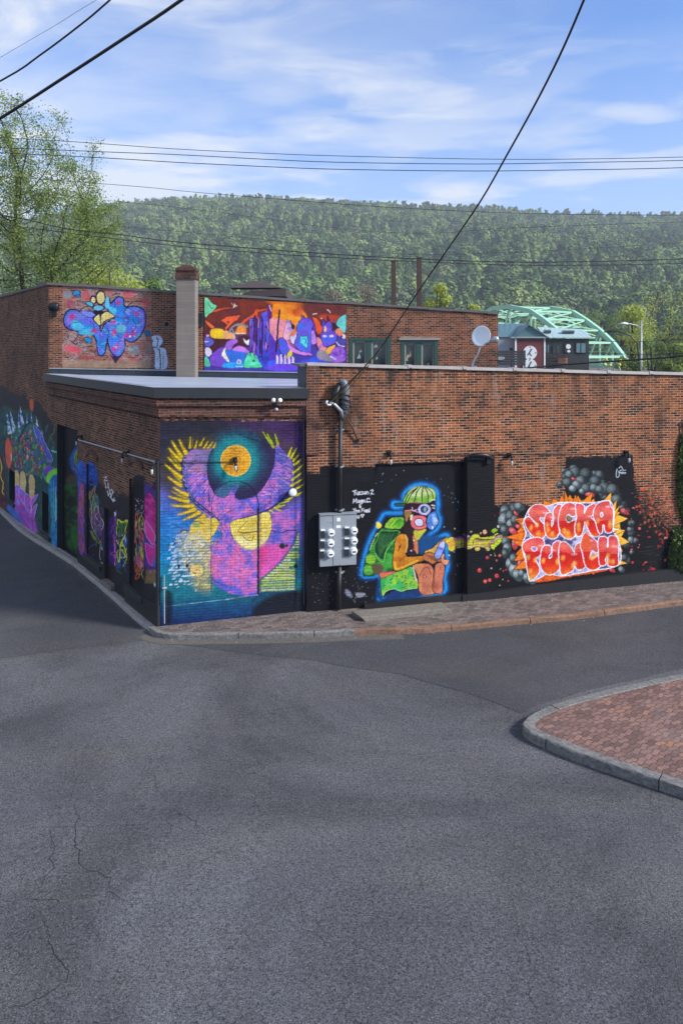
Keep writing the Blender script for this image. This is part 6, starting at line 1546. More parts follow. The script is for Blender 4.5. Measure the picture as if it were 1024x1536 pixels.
# side wall with openings
def t_of(px): return WS.s(px)
def tz(px, py): return WS.z(px, py)
door = (t_of(116.5), t_of(86), -1.2, tz(100, 640))
nic1 = (t_of(216), t_of(194), tz(205, 885), tz(205, 722))
nic2 = (t_of(172), t_of(157), -1.2, tz(164, 765))
nic3 = (t_of(152), t_of(130), tz(140, 838), tz(140, 700))
holes_low = [door, nic1, nic2, nic3]
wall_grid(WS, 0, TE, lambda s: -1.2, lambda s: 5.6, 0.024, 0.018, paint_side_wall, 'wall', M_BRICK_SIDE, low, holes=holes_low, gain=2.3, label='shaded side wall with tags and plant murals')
def recess(W, h, depth, paint, parent, name='niche', mat=None, gain=1.5, res=(0.024, 0.02), label=None):
    s0, s1, z0, z1 = h
    o = wall_grid(W, s0 - 0.03, s1 + 0.03, lambda s: z0 - 0.03, lambda s: z1 + 0.03, res[0], res[1], paint, name, mat or M_BRICK_SIDE, parent, out=-depth, gain=gain, label=label)
    mb = MB()
    e = 0.004
    for (a, b, c_, d_) in ((s0 - 0.12, s0, z0 - 0.05, z1 + 0.05), (s1, s1 + 0.12, z0 - 0.05, z1 + 0.05), (s0, s1, z1, z1 + 0.12), (s0, s1, z0 - 0.12, z0)):
        wbox(mb, W, a, b, c_, d_, -depth + 0.006, -e)
    mb.build('reveal', M_BLACK, o)
    return o
recess(WS, door, 0.22, paint_doorway, low, 'doorway', label='recessed doorway painted in green and blue')
recess(WS, nic1, 0.07, paint_side_wall, low, 'mural_panel', label='recessed panel painted with a magenta flower')
recess(WS, nic2, 0.10, paint_side_wall, low, 'doorway', label='narrow bricked doorway painted black and violet')
recess(WS, nic3, 0.06, paint_side_wall, low, 'mural_panel', label='recessed panel painted blue with outlined figures')
mb = MB()
wbox(mb, WS, t_of(217), t_of(190), nic1[2] - 0.16, nic1[2] - 0.02, 0.002, 0.09)
mb.build('sill', M_CHAR, low)
mb = MB(); wbox(mb, WS, t_of(153), t_of(128), nic3[2] - 0.14, nic3[2] - 0.02, 0.002, 0.08); mb.build('sill', M_CHAR, low)
mb = MB(); wbox(mb, WS, nic2[0], nic2[1], g(-6.5) + 0.1, g(-6.5) + 0.22, -0.09, 0.10); mb.build('step', M_STEP, low)
# projecting piers by the corner, hood mouldings
for (a, b, top_, lab) in [(239.5, 232, 690, None)]:
    mb = MB(); wbox(mb, WS, 0.02, 0.16, -0.6, tz(238, 690), 0.002, 0.05); mb.build('pier', M_BLACK, low)
for (pxa, pxb, y_) in [(147, 130, 688), (215, 194, 702)]:
    mb = MB(); sa, sb = t_of(pxa), t_of(pxb); zc_ = tz((pxa + pxb) / 2, y_)
    for k in range(9):
        u0, u1 = k / 9, (k + 1) / 9; f_ = lambda u_: 0.16 * math.sin(math.pi * u_)
        wbox(mb, WS, sa + (sb - sa) * u0, sa + (sb - sa) * u1, zc_ + f_(u1), zc_ + f_(u1) + 0.13, 0.002, 0.035, zt0=zc_ + f_(u0) + 0.13, zb0=zc_ + f_(u0))
    mb.build('arch_hood', M_BRICK_PLAIN, low)
# foot plinth on the side
mb = MB(); wbox(mb, WS, 0.0, t_of(190), -1.0, tz(225, 905), 0.002, 0.06, zt0=tz(236, 905)); mb.build('plinth', M_BLACK, low)
# cornice and fascia
path = [Ecor, Acor, Bcor - WL.d * 0.03]
mb = MB(); band(mb, path, [5.50, 5.50, 5.44], 0.15, -0.02, 0.13); band(mb, path, [5.32, 5.32, 5.26], 0.24, -0.02, 0.06); band(mb, path, [5.352, 5.352, 5.292], 0.03, -0.02, 0.09)
mb.build('cornice', M_BRICK_PLAIN, low)
for W, s0, s1 in ((WL, 0.05, 3.55), (WS, 0.05, TE)):       # toothed course below the cornice, one comb-shaped piece a side
    mb = MB(); k = s0; top_ = []; outl = []
    while k < s1 - 0.2:
        outl += [(k, 5.09), (k, 5.02), (k + 0.10, 5.02), (k + 0.10, 5.09)]; k += 0.22
    outl.append((k, 5.09)); outl += [(k, 5.10), (s0, 5.10)]
    n_ = len(outl); vs = [W.p(a, b, 0.002) for a, b in outl] + [W.p(a, b, 0.045) for a, b in outl]
    fs = [(i_, (i_ + 1) % n_, n_ + (i_ + 1) % n_, n_ + i_) for i_ in range(n_)]
    for q_ in range(0, n_ - 4, 4): fs.append((n_ + q_, n_ + q_ + 1, n_ + q_ + 2, n_ + q_ + 3))
    fs.append(tuple(n_ + q_ for q_ in range(n_) if outl[q_][1] > 5.08))
    mb.add(vs, fs); mb.build('dentil_course', M_BRICK_PLAIN, low)
fp = [Ecor, Acor, Bcor + WL.d * 0.02]
mb = MB(); band(mb, fp, [5.80, 5.80, 5.73], 0.25, 0.0, 0.20); mb.build('fascia', M_FASCIA, low)
# roof: slightly dished silver sheet
WUb = lambda s: WU.p(s, 0, 0.0)
mb = MB(); NU, NV = 24, 12; vs = []
rA, rE = Acor + Vector((-.12, -.2, 0)), Ecor + Vector((-.15, 0, 0)); rB = Bcor + WL.d * 0.1 + WL.n * .18; rF = WU.p(9.4, 0)
for j in range(NV + 1):
    for i in range(NU + 1):
        u_, v_ = i / NU, j / NV
        a = rA.lerp(rB, u_); b = rE.lerp(rF, u_); p = a.lerp(b, v_)
        z = (5.80 - 0.07 * u_) * (1 - v_) + (5.80 - 0.22 * u_) * v_ - 0.07 * math.sin(math.pi * u_) * math.sin(math.pi * min(1, v_ * 1.1)) + 0.006
        if v_ > 0.8: z -= 0.1 * (v_ - 0.8) * (1 if u_ > 0.12 else 0)
        vs.append((p.x, p.y, z))
mb.add(vs, [(j * (NU + 1) + i, j * (NU + 1) + i + 1, (j + 1) * (NU + 1) + i + 1, (j + 1) * (NU + 1) + i) for j in range(NV) for i in range(NU)])
mb.build('roof', M_ROOF, low, smooth=True)
# upturned flashing along the tall wall
mb = MB()
for s0, s1 in ((0.05, 3.1), (3.12, 6.2), (6.22, 9.5)): wbox(mb, WU, s0, s1, 5.45, 5.99 - 0.02 * s1, 0.004, 0.05, zt0=5.99 - 0.02 * s0)
mb.build('flashing', M_FLASH, low)
mb = MB(); wbox(mb, WU, 0.05, 9.5, 5.79, 5.82, 0.05, 0.075, zt0=6.01, zb0=5.98); mb.build('flashing_rail', M_STEEL, low)
# chimney
ch = MB(); cx0, cx1 = P(264.5, 500, 26.45).x, P(292.5, 500, 26.45).x
def boxuv(mb, x0, x1, y0, y1, z0, z1):
    vs = [(x0, y0, z0), (x1, y0, z0), (x1, y1, z0), (x0, y1, z0), (x0, y0, z1), (x1, y0, z1), (x1, y1, z1), (x0, y1, z1)]
    w, d = x1 - x0, y1 - y0
    mb.add(vs, [(0, 1, 5, 4), (1, 2, 6, 5), (2, 3, 7, 6), (3, 0, 4, 7), (4, 5, 6, 7), (3, 2, 1, 0)], [[(x0, z0), (x1, z0), (x1, z1), (x0, z1)], [(x1, z0), (x1 + d, z0), (x1 + d, z1), (x1, z1)], [(x0, z0), (x1, z0), (x1, z1), (x0, z1)], [(x0 - d, z0), (x0, z0), (x0, z1), (x0 - d, z1)], [(x0, z1), (x1, z1), (x1, z1 + d), (x0, z1 + d)], [(x0, z0), (x1, z0), (x1, z0 + d), (x0, z0 + d)]])
boxuv(ch, cx0, cx1, 26.45, 27.05, 5.5, 9.2)
cho = ch.build('chimney', M_BLOCK, low, label='tall grey concrete block chimney with a brick cap')
mb = MB(); boxuv(mb, cx0 - 0.04, cx1 + 0.04, 26.41, 27.09, 9.2, 9.42); boxuv(mb, cx0 + 0.0, cx1 - 0.0, 26.45, 27.05, 9.422, 9.5); boxuv(mb, cx0 - 0.03, cx1 + 0.03, 26.42, 27.08, 9.502, 9.6)
mb.hexa([(cx0 + .02, 26.47, 9.602), (cx1 - .02, 26.47, 9.602), (cx1 - .02, 27.03, 9.602), (cx0 + .02, 27.03, 9.602)], [(cx0 + .2, 26.6, 9.72), (cx1 - .2, 26.6, 9.72), (cx1 - .2, 26.9, 9.72), (cx0 + .2, 26.9, 9.72)])
mb.build('chimney_cap', M_CAP_BRICK, cho)

# ============================================================ right-hand building
rb = thing('brick_building', WR.p(0, 0), 'long red brick building with pale coping, diver and fireball murals on its black-painted foot', 'building')
zt = lambda s: 6.30 - 0.031 * s
scu = (WR.s(562), WR.s(690.5), WR.z(626, 899), WR.z(626, 695))
rec = (WR.s(690.5), WR.s(697.5), -0.3, WR.z(694, 690))
wall_grid(WR, 0, 11.2, lambda s: -0.5, zt, 0.015, 0.0145, paint_right_wall, 'wall', M_BRICK, rb, holes=[scu, rec], label='weathered brick street wall, lower part black with fireball lettering')
mb = MB(); wbox(mb, WR, 11.2, 17, -0.5, zt(17), -0.3, 0.0, zt0=zt(11.2)); mb.build('wall', M_BRICK_PLAIN, rb)
o_ = wall_grid(WR, scu[0] - 0.02, scu[1] + 0.02, lambda s: scu[2] - 0.05, lambda s: scu[3] + 0.02, 0.0125, 0.0125, paint_scuba, 'mural_panel', M_BRICK, rb, out=-0.06, label='smooth black panel with a masked girl carrying a green backpack')
wall_grid(WR, rec[0] - 0.01, rec[1] + 0.01, lambda s: rec[2], lambda s: rec[3] + 0.02, 0.015, 0.015, paint_pilaster, 'recess_face', M_BRICK, rb, out=-0.12, label='narrow black slot crossed by sprayed yellow paint')
mb = MB(); wbox(mb, WR, rec[0] - 0.05, rec[1] + 0.02, rec[2], rec[3] + 0.03, -0.4, -0.25); wbox(mb, WR, rec[0] - 0.04, rec[0], rec[2], rec[3], -0.25, -0.062); wbox(mb, WR, scu[0] - 0.03, rec[1] + 0.02, scu[3], scu[3] + 0.05, -0.25, -0.003)
mb.build('recess', M_BLACK, rb)
ps0, ps1 = WR.s(698), WR.s(738.5)
o_ = wall_grid(WR, ps0, ps1, lambda s: -0.3, lambda s: WR.z(718, 688), 0.02, 0.02, paint_pilaster, 'pilaster', M_BRICK, rb, out=0.12, label='black painted brick pilaster crossed by sprayed yellow streaks')
mb = MB(); wbox(mb, WR, ps0, ps0 + 0.1, -0.3, WR.z(718, 688), -0.25, 0.118); wbox(mb, WR, ps1 - 0.1, ps1, -0.3, WR.z(718, 688), 0.0, 0.118); wbox(mb, WR, ps0, ps1, WR.z(718, 688), WR.z(718, 684), -0.02, 0.14)
mb.build('pilaster_return', M_BLACK, o_)
# plinth ledge
mb = MB()
for a, b in ((545, 690), (690, 760), (760, 850), (850, 940), (940, 1100)):
    za = np.interp(a, [545, 575, 690, 730, 1011, 1100], [0.19, 0.22, 0.26, 0.27, 0.54, 0.62]); zb = np.interp(b, [545, 575, 690, 730, 1011, 1100], [0.19, 0.22, 0.26, 0.27, 0.54, 0.62])
    wbox(mb, WR, WR.s(a), WR.s(b) - 0.004, -0.4, zb, 0.001, 0.13 if not (690 <= a < 760) else 0.16, zt0=za)
mb.build('plinth', M_BLACK, rb)
# pier at the left end
mb = MB(); wbox(mb, WR, -0.02, 0.30, 4.05, zt(0.3) + 0.0, 0.001, 0.045, zt0=zt(0)); mb.build('pier', brick_mat('brick_pier', (0.22, 0.07, 0.035, 1), (0.36, 0.14, 0.075, 1), (0.42, 0.26, 0.2, 1), painted=False, stain=0.2), rb)
# coping stones
mb = MB(); k = 0.0; rr = random.Random(2)
while k < 17:
    l = rr.uniform(1.1, 1.6); e = min(17, k + l - 0.015); dz = rr.uniform(-0.008, 0.008)
    wbox(mb, WR, k, e, zt(e) + 0.0 + dz, zt(e) + 0.075 + dz, -0.34, 0.06, zt0=zt(k) + 0.075 + dz, zb0=zt(k) + dz)
    wbox(mb, WR, e - 0.05, e + 0.06, zt(e) + 0.02, zt(e) + 0.095, -0.34, 0.075)
    k += l
mb.build('coping', M_COPING, rb)
back = -WR.n
mb = MB(); c0 = WR.p(-0.03, 0, 0.02)
mb.box(c0 + Vector((0, 0, 5.72)), WR.d * 0.30, back * 1.35, Vector((0, 0, 0.56)))
mb.build('flashing', M_FLASH, rb)
mb = MB(); mb.box(c0 + Vector((0, 0, 6.285)) - WR.d * 0.16, WR.d * 0.62, back * 1.4, Vector((0, 0, 0.055))); mb.build('coping', M_COPING_D, rb)
mb = MB(); Wside = Wall(c0.x, c0.y, back.x, back.y)
mb.box(WR.p(0, -0.5, -0.02), WR.d * 0.3, back * 8.3, Vector((0, 0, 6.05))); mb.build('wall', M_BRICK_PLAIN, rb)
mb = MB(); mb.box(WR.p(0.3, 5.3, -0.3), WR.d * 16.7, back * 8.0, Vector((0, 0, 0.2))); mb.build('roof', M_FLASH, rb)
mb = MB(); mb.box(WR.p(16.7, -0.5, -0.32), WR.d * 0.3, back * 8.0, Vector((0, 0, 6.2))); mb.build('wall', M_BRICK_PLAIN, rb)

# ============================================================ tall rear building
tb = thing('brick_building', Ecor, 'tall rear brick building with blue and orange graffiti above the low roof', 'building')
zu = lambda s: 9.02 - 1.0 * s / 16.5
w1 = (WU.s(523.5), WU.s(586), 5.4, WU.z(555, 507)); w2 = (WU.s(601), WU.s(656.5), 5.4, WU.z(628, 510))
def paint_upper(c):
    paint_flower(c)
    c.zoom(0, 0, 1)
    c.ell(250, 486, 4, 4, (16, 14, 14), soft=1.2)
    c.poly([(600, 505), (660, 506), (660, 509), (600, 508)], (150, 136, 124), smooth=False)
wall_grid(WU, 0, 16.6, lambda s: 5.3, zu, 0.020, 0.020, paint_upper, 'wall', M_BRICK_UP, tb, holes=[w1, w2], label='red brick wall with blue bubble graffiti piece at its left end')
m0, m1 = WU.s(307), WU.s(520)
wall_grid(WU, m0, m1, lambda s: 5.4, lambda s: WU.z(307, 446.5) + (WU.z(520, 458) - WU.z(307, 446.5)) * (s - m0) / (m1 - m0), 0.017, 0.017, paint_orange, 'mural_panel', M_BRICK_UP, tb, out=0.03, label='smooth orange and violet lettering mural')
mb = MB(); wbox(mb, WU, m0, m1, 5.4, WU.z(520, 458) - 0.002, 0.002, 0.027, zt0=WU.z(307, 446.5) - 0.002); mb.build('mural_backing', M_COPING_D, tb)
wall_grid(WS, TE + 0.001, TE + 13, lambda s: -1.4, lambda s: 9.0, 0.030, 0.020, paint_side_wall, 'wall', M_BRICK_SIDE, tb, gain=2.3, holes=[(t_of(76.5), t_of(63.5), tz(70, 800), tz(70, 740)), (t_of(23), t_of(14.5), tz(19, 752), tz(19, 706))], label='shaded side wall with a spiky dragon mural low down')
mb = MB(); wbox(mb, WS, TE + 13, TE + 22, -1.5, 9.0, -0.3, 0.0); mb.build('wall', M_BRICK_PLAIN, tb)
M_POSTER = simple('faded_pink_panel', (0.30, 0.20, 0.26, 1), 0.7, 0, 0.3, 6)
for (pa, pb, ya, yb) in ((76.5, 63.5, 740, 800), (23, 14.5, 706, 752)):
    sa, sb = t_of(pa), t_of(pb); pc_ = (pa + pb) / 2; za, zb = tz(pc_, yb), tz(pc_, ya)
    mb = MB(); wbox(mb, WS, sa - 0.05, sb + 0.05, za - 0.05, zb + 0.05, -0.34, -0.30)
    for q0, q1, y0, y1 in ((sa - 0.1, sa, za, zb), (sb, sb + 0.1, za, zb), (sa, sb, zb, zb + 0.1), (sa, sb, za - 0.1, za)): wbox(mb, WS, q0, q1, y0, y1, -0.3, -0.004)
    wn = mb.build('window', M_BLACK, tb)
    mb = MB(); d_ = (sb - sa); wbox(mb, WS, sa + d_ * 0.15, sb - d_ * 0.1, za + 0.35, zb - 0.45, -0.298, -0.27); mb.build('shutter', M_POSTER, wn)
    mb = MB()
    for k in range(1, 5): zz = za + 0.35 + (zb - za - 0.8) * k / 5; wbox(mb, WS, sa + d_ * 0.15, sb - d_ * 0.1, zz - 0.02, zz + 0.02, -0.27, -0.255, zt0=zz - 0.06, zb0=zz - 0.10)
    mb.build('shutter_bar', M_BLACK, wn)
    mb = MB(); wbox(mb, WS, sa - 0.05, sb + 0.05, za - 0.14, za - 0.03, 0.002, 0.1); mb.build('sill', M_CHAR, wn)
# windows on the front
for (h, pl) in ((w1, (524, 553, 586)), (w2, (602, 628, 656))):
    s0, s1, z0, z1 = h
    mb = MB()
    wbox(mb, WU, s0, s0 + 0.14, z0, z1, -0.22, 0.01); wbox(mb, WU, s1 - 0.14, s1, z0, z1, -0.22, 0.01); wbox(mb, WU, s0 + 0.14, s1 - 0.14, z1 - 0.1, z1, -0.22, 0.01)
    sm_ = WU.s(pl[1]); wbox(mb, WU, sm_ - 0.10, sm_ + 0.10, z0, z1 - 0.1, -0.20, -0.02)
    wf = mb.build('window', M_GREENP, tb)
    for a, b in ((s0 + 0.14, sm_ - 0.10), (sm_ + 0.10, s1 - 0.14)):
        mb = MB()
        for q in ((a, a + 0.06), (b - 0.06, b)): wbox(mb, WU, q[0], q[1], z0, z1 - 0.1, -0.16, -0.06)
        wbox(mb, WU, a + 0.06, b - 0.06, z1 - 0.17, z1 - 0.1, -0.16, -0.06); mb.build('sash', M_GREYWOOD, wf)
        mb = MB(); wbox(mb, WU, a + 0.05, b - 0.05, z0, z1 - 0.16, -0.14, -0.12); mb.build('pane', M_GLASS, wf)
    rr = random.Random(int(s0 * 10)); scr = simple('pale_pane_patches', (0.36, 0.31, 0.2, 1) if pl[0] != 524 else (0.3, 0.33, 0.33, 1), 0.6, 0, 0.4, 9)
    for k in range(7 if pl[0] == 524 else 14):   # pale patches laid on the panes for reflections and curtain-like marks
        a = rr.uniform(s0 + 0.2, s1 - 0.35); b = rr.uniform(5.9, z1 - 0.35); w_ = rr.uniform(0.05, 0.16)
        if abs(a + w_ / 2 - sm_) < 0.26: continue
        mb = MB(); mb.prism([WU.p(a, b, -0.118), WU.p(a + w_, b + rr.uniform(-0.05, 0.05), -0.118), WU.p(a + w_ * 0.6, b + rr.uniform(0.1, 0.3), -0.118)], WU.n * 0.004)
        mb.build('pane_patch', scr, wf)
mb = MB(); wbox(mb, WU, WU.s(598), WU.s(660), w2[3] + 0.002, w2[3] + 0.06, 0.0, 0.06); mb.build('lintel', M_GREYWOOD, tb)
# coping, roughly laid
mb = MB(); k = -0.05; rr = random.Random(9)
while k < 16.6:
    l = rr.uniform(0.9, 1.5); e = min(16.62, k + l - 0.01); dz = rr.uniform(-0.012, 0.012)
    wbox(mb, WU, k, e, zu(e) + dz, zu(e) + 0.085 + dz, -0.32, 0.06, zt0=zu(k) + 0.085 + dz, zb0=zu(k) + dz); k += l
mb.build('coping', M_COPING_D, tb)
mb = MB(); wbox(mb, WS, TE - 0.02, TE + 22, 9.001, 9.09, -0.32, 0.06); mb.build('coping', M_COPING_D, tb)
mb = MB(); wbox(mb, WU, m0 - 0.1, WU.s(470), zu(m0) + 0.09, zu(m0) + 0.18, -0.1, 0.12, zt0=zu(m0) + 0.2)
e1 = WU.p(16.6, 0)
# hidden bulk: rear roof and side walls
mb = MB(); rear = WU.p(16.6, 0) - WU.n * 12; lft = WS.p(TE + 22, 0)
mb.hexa([WU.p(0.35, 7.3, -0.3), WU.p(16.3, 7.3, -0.3), Vector((rear.x - .3, rear.y, 7.3)), Vector((lft.x + 1, lft.y - .5, 7.3))], [WU.p(0.35, 7.5, -0.3), WU.p(16.3, 7.5, -0.3), Vector((rear.x - .3, rear.y, 7.5)), Vector((lft.x + 1, lft.y - .5, 7.5))])
mb.build('roof', M_FLASH, tb)
mb = MB(); mb.box(WU.p(16.3, -1, -0.02), WU.d * 0.3, -WU.n * 12, Vector((0, 0, 9.0))); mb.build('wall', M_BRICK_PLAIN, tb)
# brown roof monitor behind the parapet
Dm = 33.0; a = P(345, 446, Dm); b = P(429, 446, Dm)
mb = MB(); z_ = lambda y_: P(0, y_, Dm).z
mb.hexa([(a.x + 0.7, Dm + .3, 7.4), (b.x - 0.4, Dm + .3, 7.4), (b.x - 0.4, Dm + 4, 7.4), (a.x + 0.7, Dm + 4, 7.4)], [(a.x + 0.7, Dm + .3, z_(437)), (b.x - 0.4, Dm + .3, z_(437)), (b.x - 0.4, Dm + 4, z_(437)), (a.x + 0.7, Dm + 4, z_(437))])
mo = mb.build('roof_monitor', M_BROWNROOF, tb, label='dark brown raised rooftop box with overhanging lid')
mb = MB(); mb.hexa([(a.x + .4, Dm, z_(443.5)), (b.x, Dm, z_(444.5)), (b.x, Dm + 4.4, z_(444.5)), (a.x + .4, Dm + 4.4, z_(443.5))], [(a.x + .9, Dm, z_(436)), (b.x, Dm, z_(433)), (b.x, Dm + 4.4, z_(432)), (a.x + .9, Dm + 4.4, z_(434))]); mb.build('monitor_lid', M_BROWNROOF, mo)
c_ = P(384, 433, Dm + 2); mb = MB(); mb.hexa([c_ + Vector((-1.2, -.6, 0)), c_ + Vector((1.2, -.6, 0)), c_ + Vector((1.2, .6, 0)), c_ + Vector((-1.2, .6, 0))], [c_ + Vector((-0.15, -.1, .36)), c_ + Vector((.15, -.1, .36)), c_ + Vector((.15, .1, .36)), c_ + Vector((-0.15, .1, .36))]); mb.build('monitor_vent', M_BROWNROOF, mo)

# ============================================================ things on the walls
def sphere(mb, c_, r, n=10, sq=1.0):
    c_ = Vector(c_); prof = [(-r * math.cos(math.pi * k / 8) * sq, r * math.sin(math.pi * k / 8)) for k in range(9)]
    mb.lathe(c_, (0, 0, 1), prof, n); return mb
# service mast
M_STEEL_D = simple('weathered_steel', (0.12, 0.13, 0.15, 1), 0.55, 0.3, 0.45, 14, .2)
sx = WR.s(508)
mast = thing('service_mast', WR.p(sx, 0.1, 0.12), 'black electric service pipe with weatherhead running up the brick wall', 'conduit')
ztop = WR.z(512, 625)
mb = MB(); mb.tube([WR.p(sx - 0.03, 0.12, 0.10), WR.p(sx, WR.z(508, 846), 0.10)], 0.055, 12); mb.build('lower_pipe', M_CABLE, mast, True)
mb = MB(); mb.tube([WR.p(sx, WR.z(508, 770), 0.10), WR.p(sx + 0.02, ztop, 0.12)], 0.055, 12); mb.build('pipe', M_CABLE, mast, True)
for y_ in (645, 700, 765, 858):
    mb = MB(); z_c = WR.z(508, y_); mb.tube([WR.p(sx + 0.02, z_c, 0.10), WR.p(sx + 0.02, z_c + 0.035, 0.10)], 0.066, 12)
    wbox(mb, WR, sx - 0.1, sx + 0.14, z_c, z_c + 0.03, 0.0, 0.05); mb.build('clamp', M_STEEL, mast)
h0 = WR.p(sx + 0.10, ztop, 0.13)
mb = MB(); mb.tube([h0 + Vector((-.07, 0, -.1)), h0 + Vector((0, 0, .1)), h0 + Vector((.03, -.02, .45)), h0 + Vector((.03, -.03, .75)), h0 + Vector((-.02, -.06, .9)), h0 + Vector((-.12, -.1, .95))], [0.05, 0.10, 0.115, 0.125, 0.105, 0.04], 12)
mb.build('weatherhead', M_STEEL_D, mast, True)
mb = MB(); mb.tube([h0 + Vector((-.1, -.05, .85)), h0 + Vector((-.22, -.1, .6)), h0 + Vector((-.2, -.1, .3)), h0 + Vector((-.12, -.05, .1))], [0.07, 0.09, 0.08, 0.05], 10); mb.build('cable_boot', M_DARKMETAL, mast, True)
for k in range(4):
    q = h0 + Vector((.0 + .02 * k, -.1, .62 - .13 * k)); mb = MB(); mb.tube([q + Vector((-.15, -.02, 0)), q + Vector((0, -.06, -.03)), q + Vector((.13, -.02, -.06)), q + Vector((.14, .05, -.12))], 0.018, 6); mb.build('wire_wrap', M_DARKMETAL, mast, True)
ins = P(494.5, 604, 18.35)
mb = MB(); mb.tube([ins, ins + Vector((.12, .05, -.05)), ins + Vector((.28, .1, -.22)), h0 + Vector((-.05, -.02, -.02))], [0.035, 0.04, 0.045, 0.045], 8); mb.build('bracket', M_STEEL, mast, True)
mb = MB(); mb.tube([ins + Vector((-.06, 0, .05)), ins + Vector((-.09, 0, 0)), ins + Vector((-.04, 0, -.06)), ins + Vector((.03, 0, -.04))], 0.028, 8); mb.build('insulator', M_WHITE, mast, True)
mb = MB(); mb.tube([h0 + Vector((.08, 0, -.05)), WR.px(527, 640, 0.10), WR.px(536, 661, 0.04)], 0.022, 6); mb.build('strut', M_RUST, mast, True)
mb = MB(); q = WR.px(536, 661, 0.03); mb.box(q - Vector((.04, .03, .04)), (.08, 0, 0), (0, .06, 0), (0, 0, .08)); mb.build('strut_foot', M_DARKMETAL, mast)

# six-gang meter panel
mp_ = thing('electric_meter', WR.p(WR.s(504), WR.z(504, 845), 0.0), 'grey steel electric meter panel with six round meters on black wall', 'meter box')
s0, s1 = WR.s(477.5), WR.s(531.5); z0, z1 = WR.z(504, 845), WR.z(504, 769)
mb = MB(); wbox(mb, WR, s0, s1, z0, z1 - 0.0, 0.03, 0.20)
mb.build('cabinet', M_STEEL, mp_)
mb = MB(); wbox(mb, WR, s0 - 0.01, s1 + 0.01, z1, z1 + 0.02, 0.03, 0.23); mb.build('top_lip', M_STEEL, mp_)
mb = MB(); mid = (s0 + s1) / 2; wbox(mb, WR, mid - 0.13, mid + 0.08, z0 + 0.02, z1 - 0.02, 0.202, 0.212); mb.build('cover_panel', M_STEEL, mp_)
for (x_, y_) in [(493.5, 796), (493, 811.5), (492.5, 827), (527.5, 793), (527.5, 808), (527, 823)]:
    c0_ = WR.p(WR.s(x_), WR.z(x_, y_), 0.20); mb = MB(); mb.lathe(c0_, WR.n, [(0, .10), (.03, .10), (.03, .085), (.09, .08), (.10, .07), (.101, .001)], 20); mt = mb.build('meter', M_WHITE, mp_, False)
    mb = MB(); wbox(mb, WR, WR.s(x_) - 0.045, WR.s(x_) + 0.045, c0_.z - 0.02, c0_.z + 0.015, 0.302, 0.304); mb.build('dial', M_DARKMETAL, mt)
for (x_, y_) in [(481.5, 797), (481, 812), (480.5, 827), (517, 793), (517, 809), (516.5, 824)]:
    mb = MB(); a_ = WR.s(x_); z_c = WR.z(x_, y_); wbox(mb, WR, a_ - 0.05, a_ + 0.05, z_c - 0.11, z_c + 0.07, 0.2, 0.245); bk = mb.build('breaker', M_FASCIA, mp_)
    mb = MB(); wbox(mb, WR, a_ - 0.055, a_ + 0.055, z_c + 0.072, z_c + 0.10, 0.2, 0.26); mb.build('breaker_hood', M_WHITE, bk)
for (x_, y_, w_, h_) in [(505, 776.5, .09, .09), (505, 787, .12, .07)]:
    mb = MB(); a_ = WR.s(x_); z_c = WR.z(x_, y_); wbox(mb, WR, a_ - w_ / 2, a_ + w_ / 2, z_c - h_ / 2, z_c + h_ / 2, 0.213, 0.216); mb.build('sticker', M_WHITE, mp_)
mb = MB(); mb.tube([WR.px(482.5, 783, .206), WR.px(485, 779, .206), WR.px(486, 781, .206), WR.px(489, 777.5, .206), WR.px(490, 780.5, .206), WR.px(493, 777.5, .206), WR.px(494.5, 782, .206), WR.px(496, 778, .206)], 0.006, 4); mb.build('marker_scrawl', M_WHITE, mp_)

# lamps along the wall
def wall_lamp(W, x_, y_, label, group=None, out=0.16, conduit_to=None):
    s_ = W.s(x_); z_c = W.z(x_, y_); o = thing('wall_lamp', W.p(s_, z_c, 0), label, 'lamp', group)
    mb = MB(); mb.box(W.p(s_ - 0.05, z_c + 0.02, 0.0), W.d * 0.1, W.n * 0.07, (0, 0, 0.12)) if W is not WS else mb.box(W.p(s_ - 0.05, z_c + 0.02, 0.0), W.n * 0.07, W.d * 0.1, (0, 0, 0.12)); mb.build('junction_box', M_DARKMETAL, o)
    mb = MB(); mb.tube([W.p(s_, z_c + 0.08, 0.06), W.p(s_, z_c + 0.11, out), W.p(s_, z_c + 0.02, out + 0.02)], 0.022, 8); mb.build('arm', M_DARKMETAL, o, True)
    mb = MB(); mb.lathe(W.p(s_, z_c + 0.03, out + 0.02), (0, 0, -1), [(0, .02), (.03, .034), (.07, .036)], 12); mb.build('socket', M_DARKMETAL, o, True)
    mb = MB(); mb.lathe(W.p(s_, z_c - 0.04, out + 0.02), (0, 0, -1), [(0, .025), (.04, .032), (.09, .034), (.12, .026), (.145, .008)], 12); mb.build('bulb', M_BULB, o, True)
    return o
wall_lamp(WR, 583, 685, 'small black wall lamp with white bulb above the backpack girl mural')
wall_lamp(WR, 937, 683, 'small wall lamp with white bulb at the top right corner of the fireball mural panel')
wall_lamp(WR, 762.5, 687, 'small wall lamp with white bulb on bare brick right of the black pilaster')
wall_lamp(WL, 352.5, 694, 'small wall lamp hanging in front of the painted yellow sun')
wall_lamp(WS, 193.5, 684, 'white bulb lamp on the middle of the pipe along the shaded side wall')
wall_lamp(WS, 124, 659, 'white bulb lamp at the far end of the pipe near the green doorway')
wall_lamp(WS, 238.6, 700, 'white bulb lamp on the pipe at the building corner')
mb = MB(); pts = [WR.px(x_, y_, 0.03) for x_, y_ in [(583, 682), (700, 681), (830, 680), (937, 679)]]; mb.tube(pts, 0.009, 6)
tag(mb.build('lamp_cable', M_CABLE), 'thin dark lamp cable strung level across the brick between the wall lamps', 'cable')
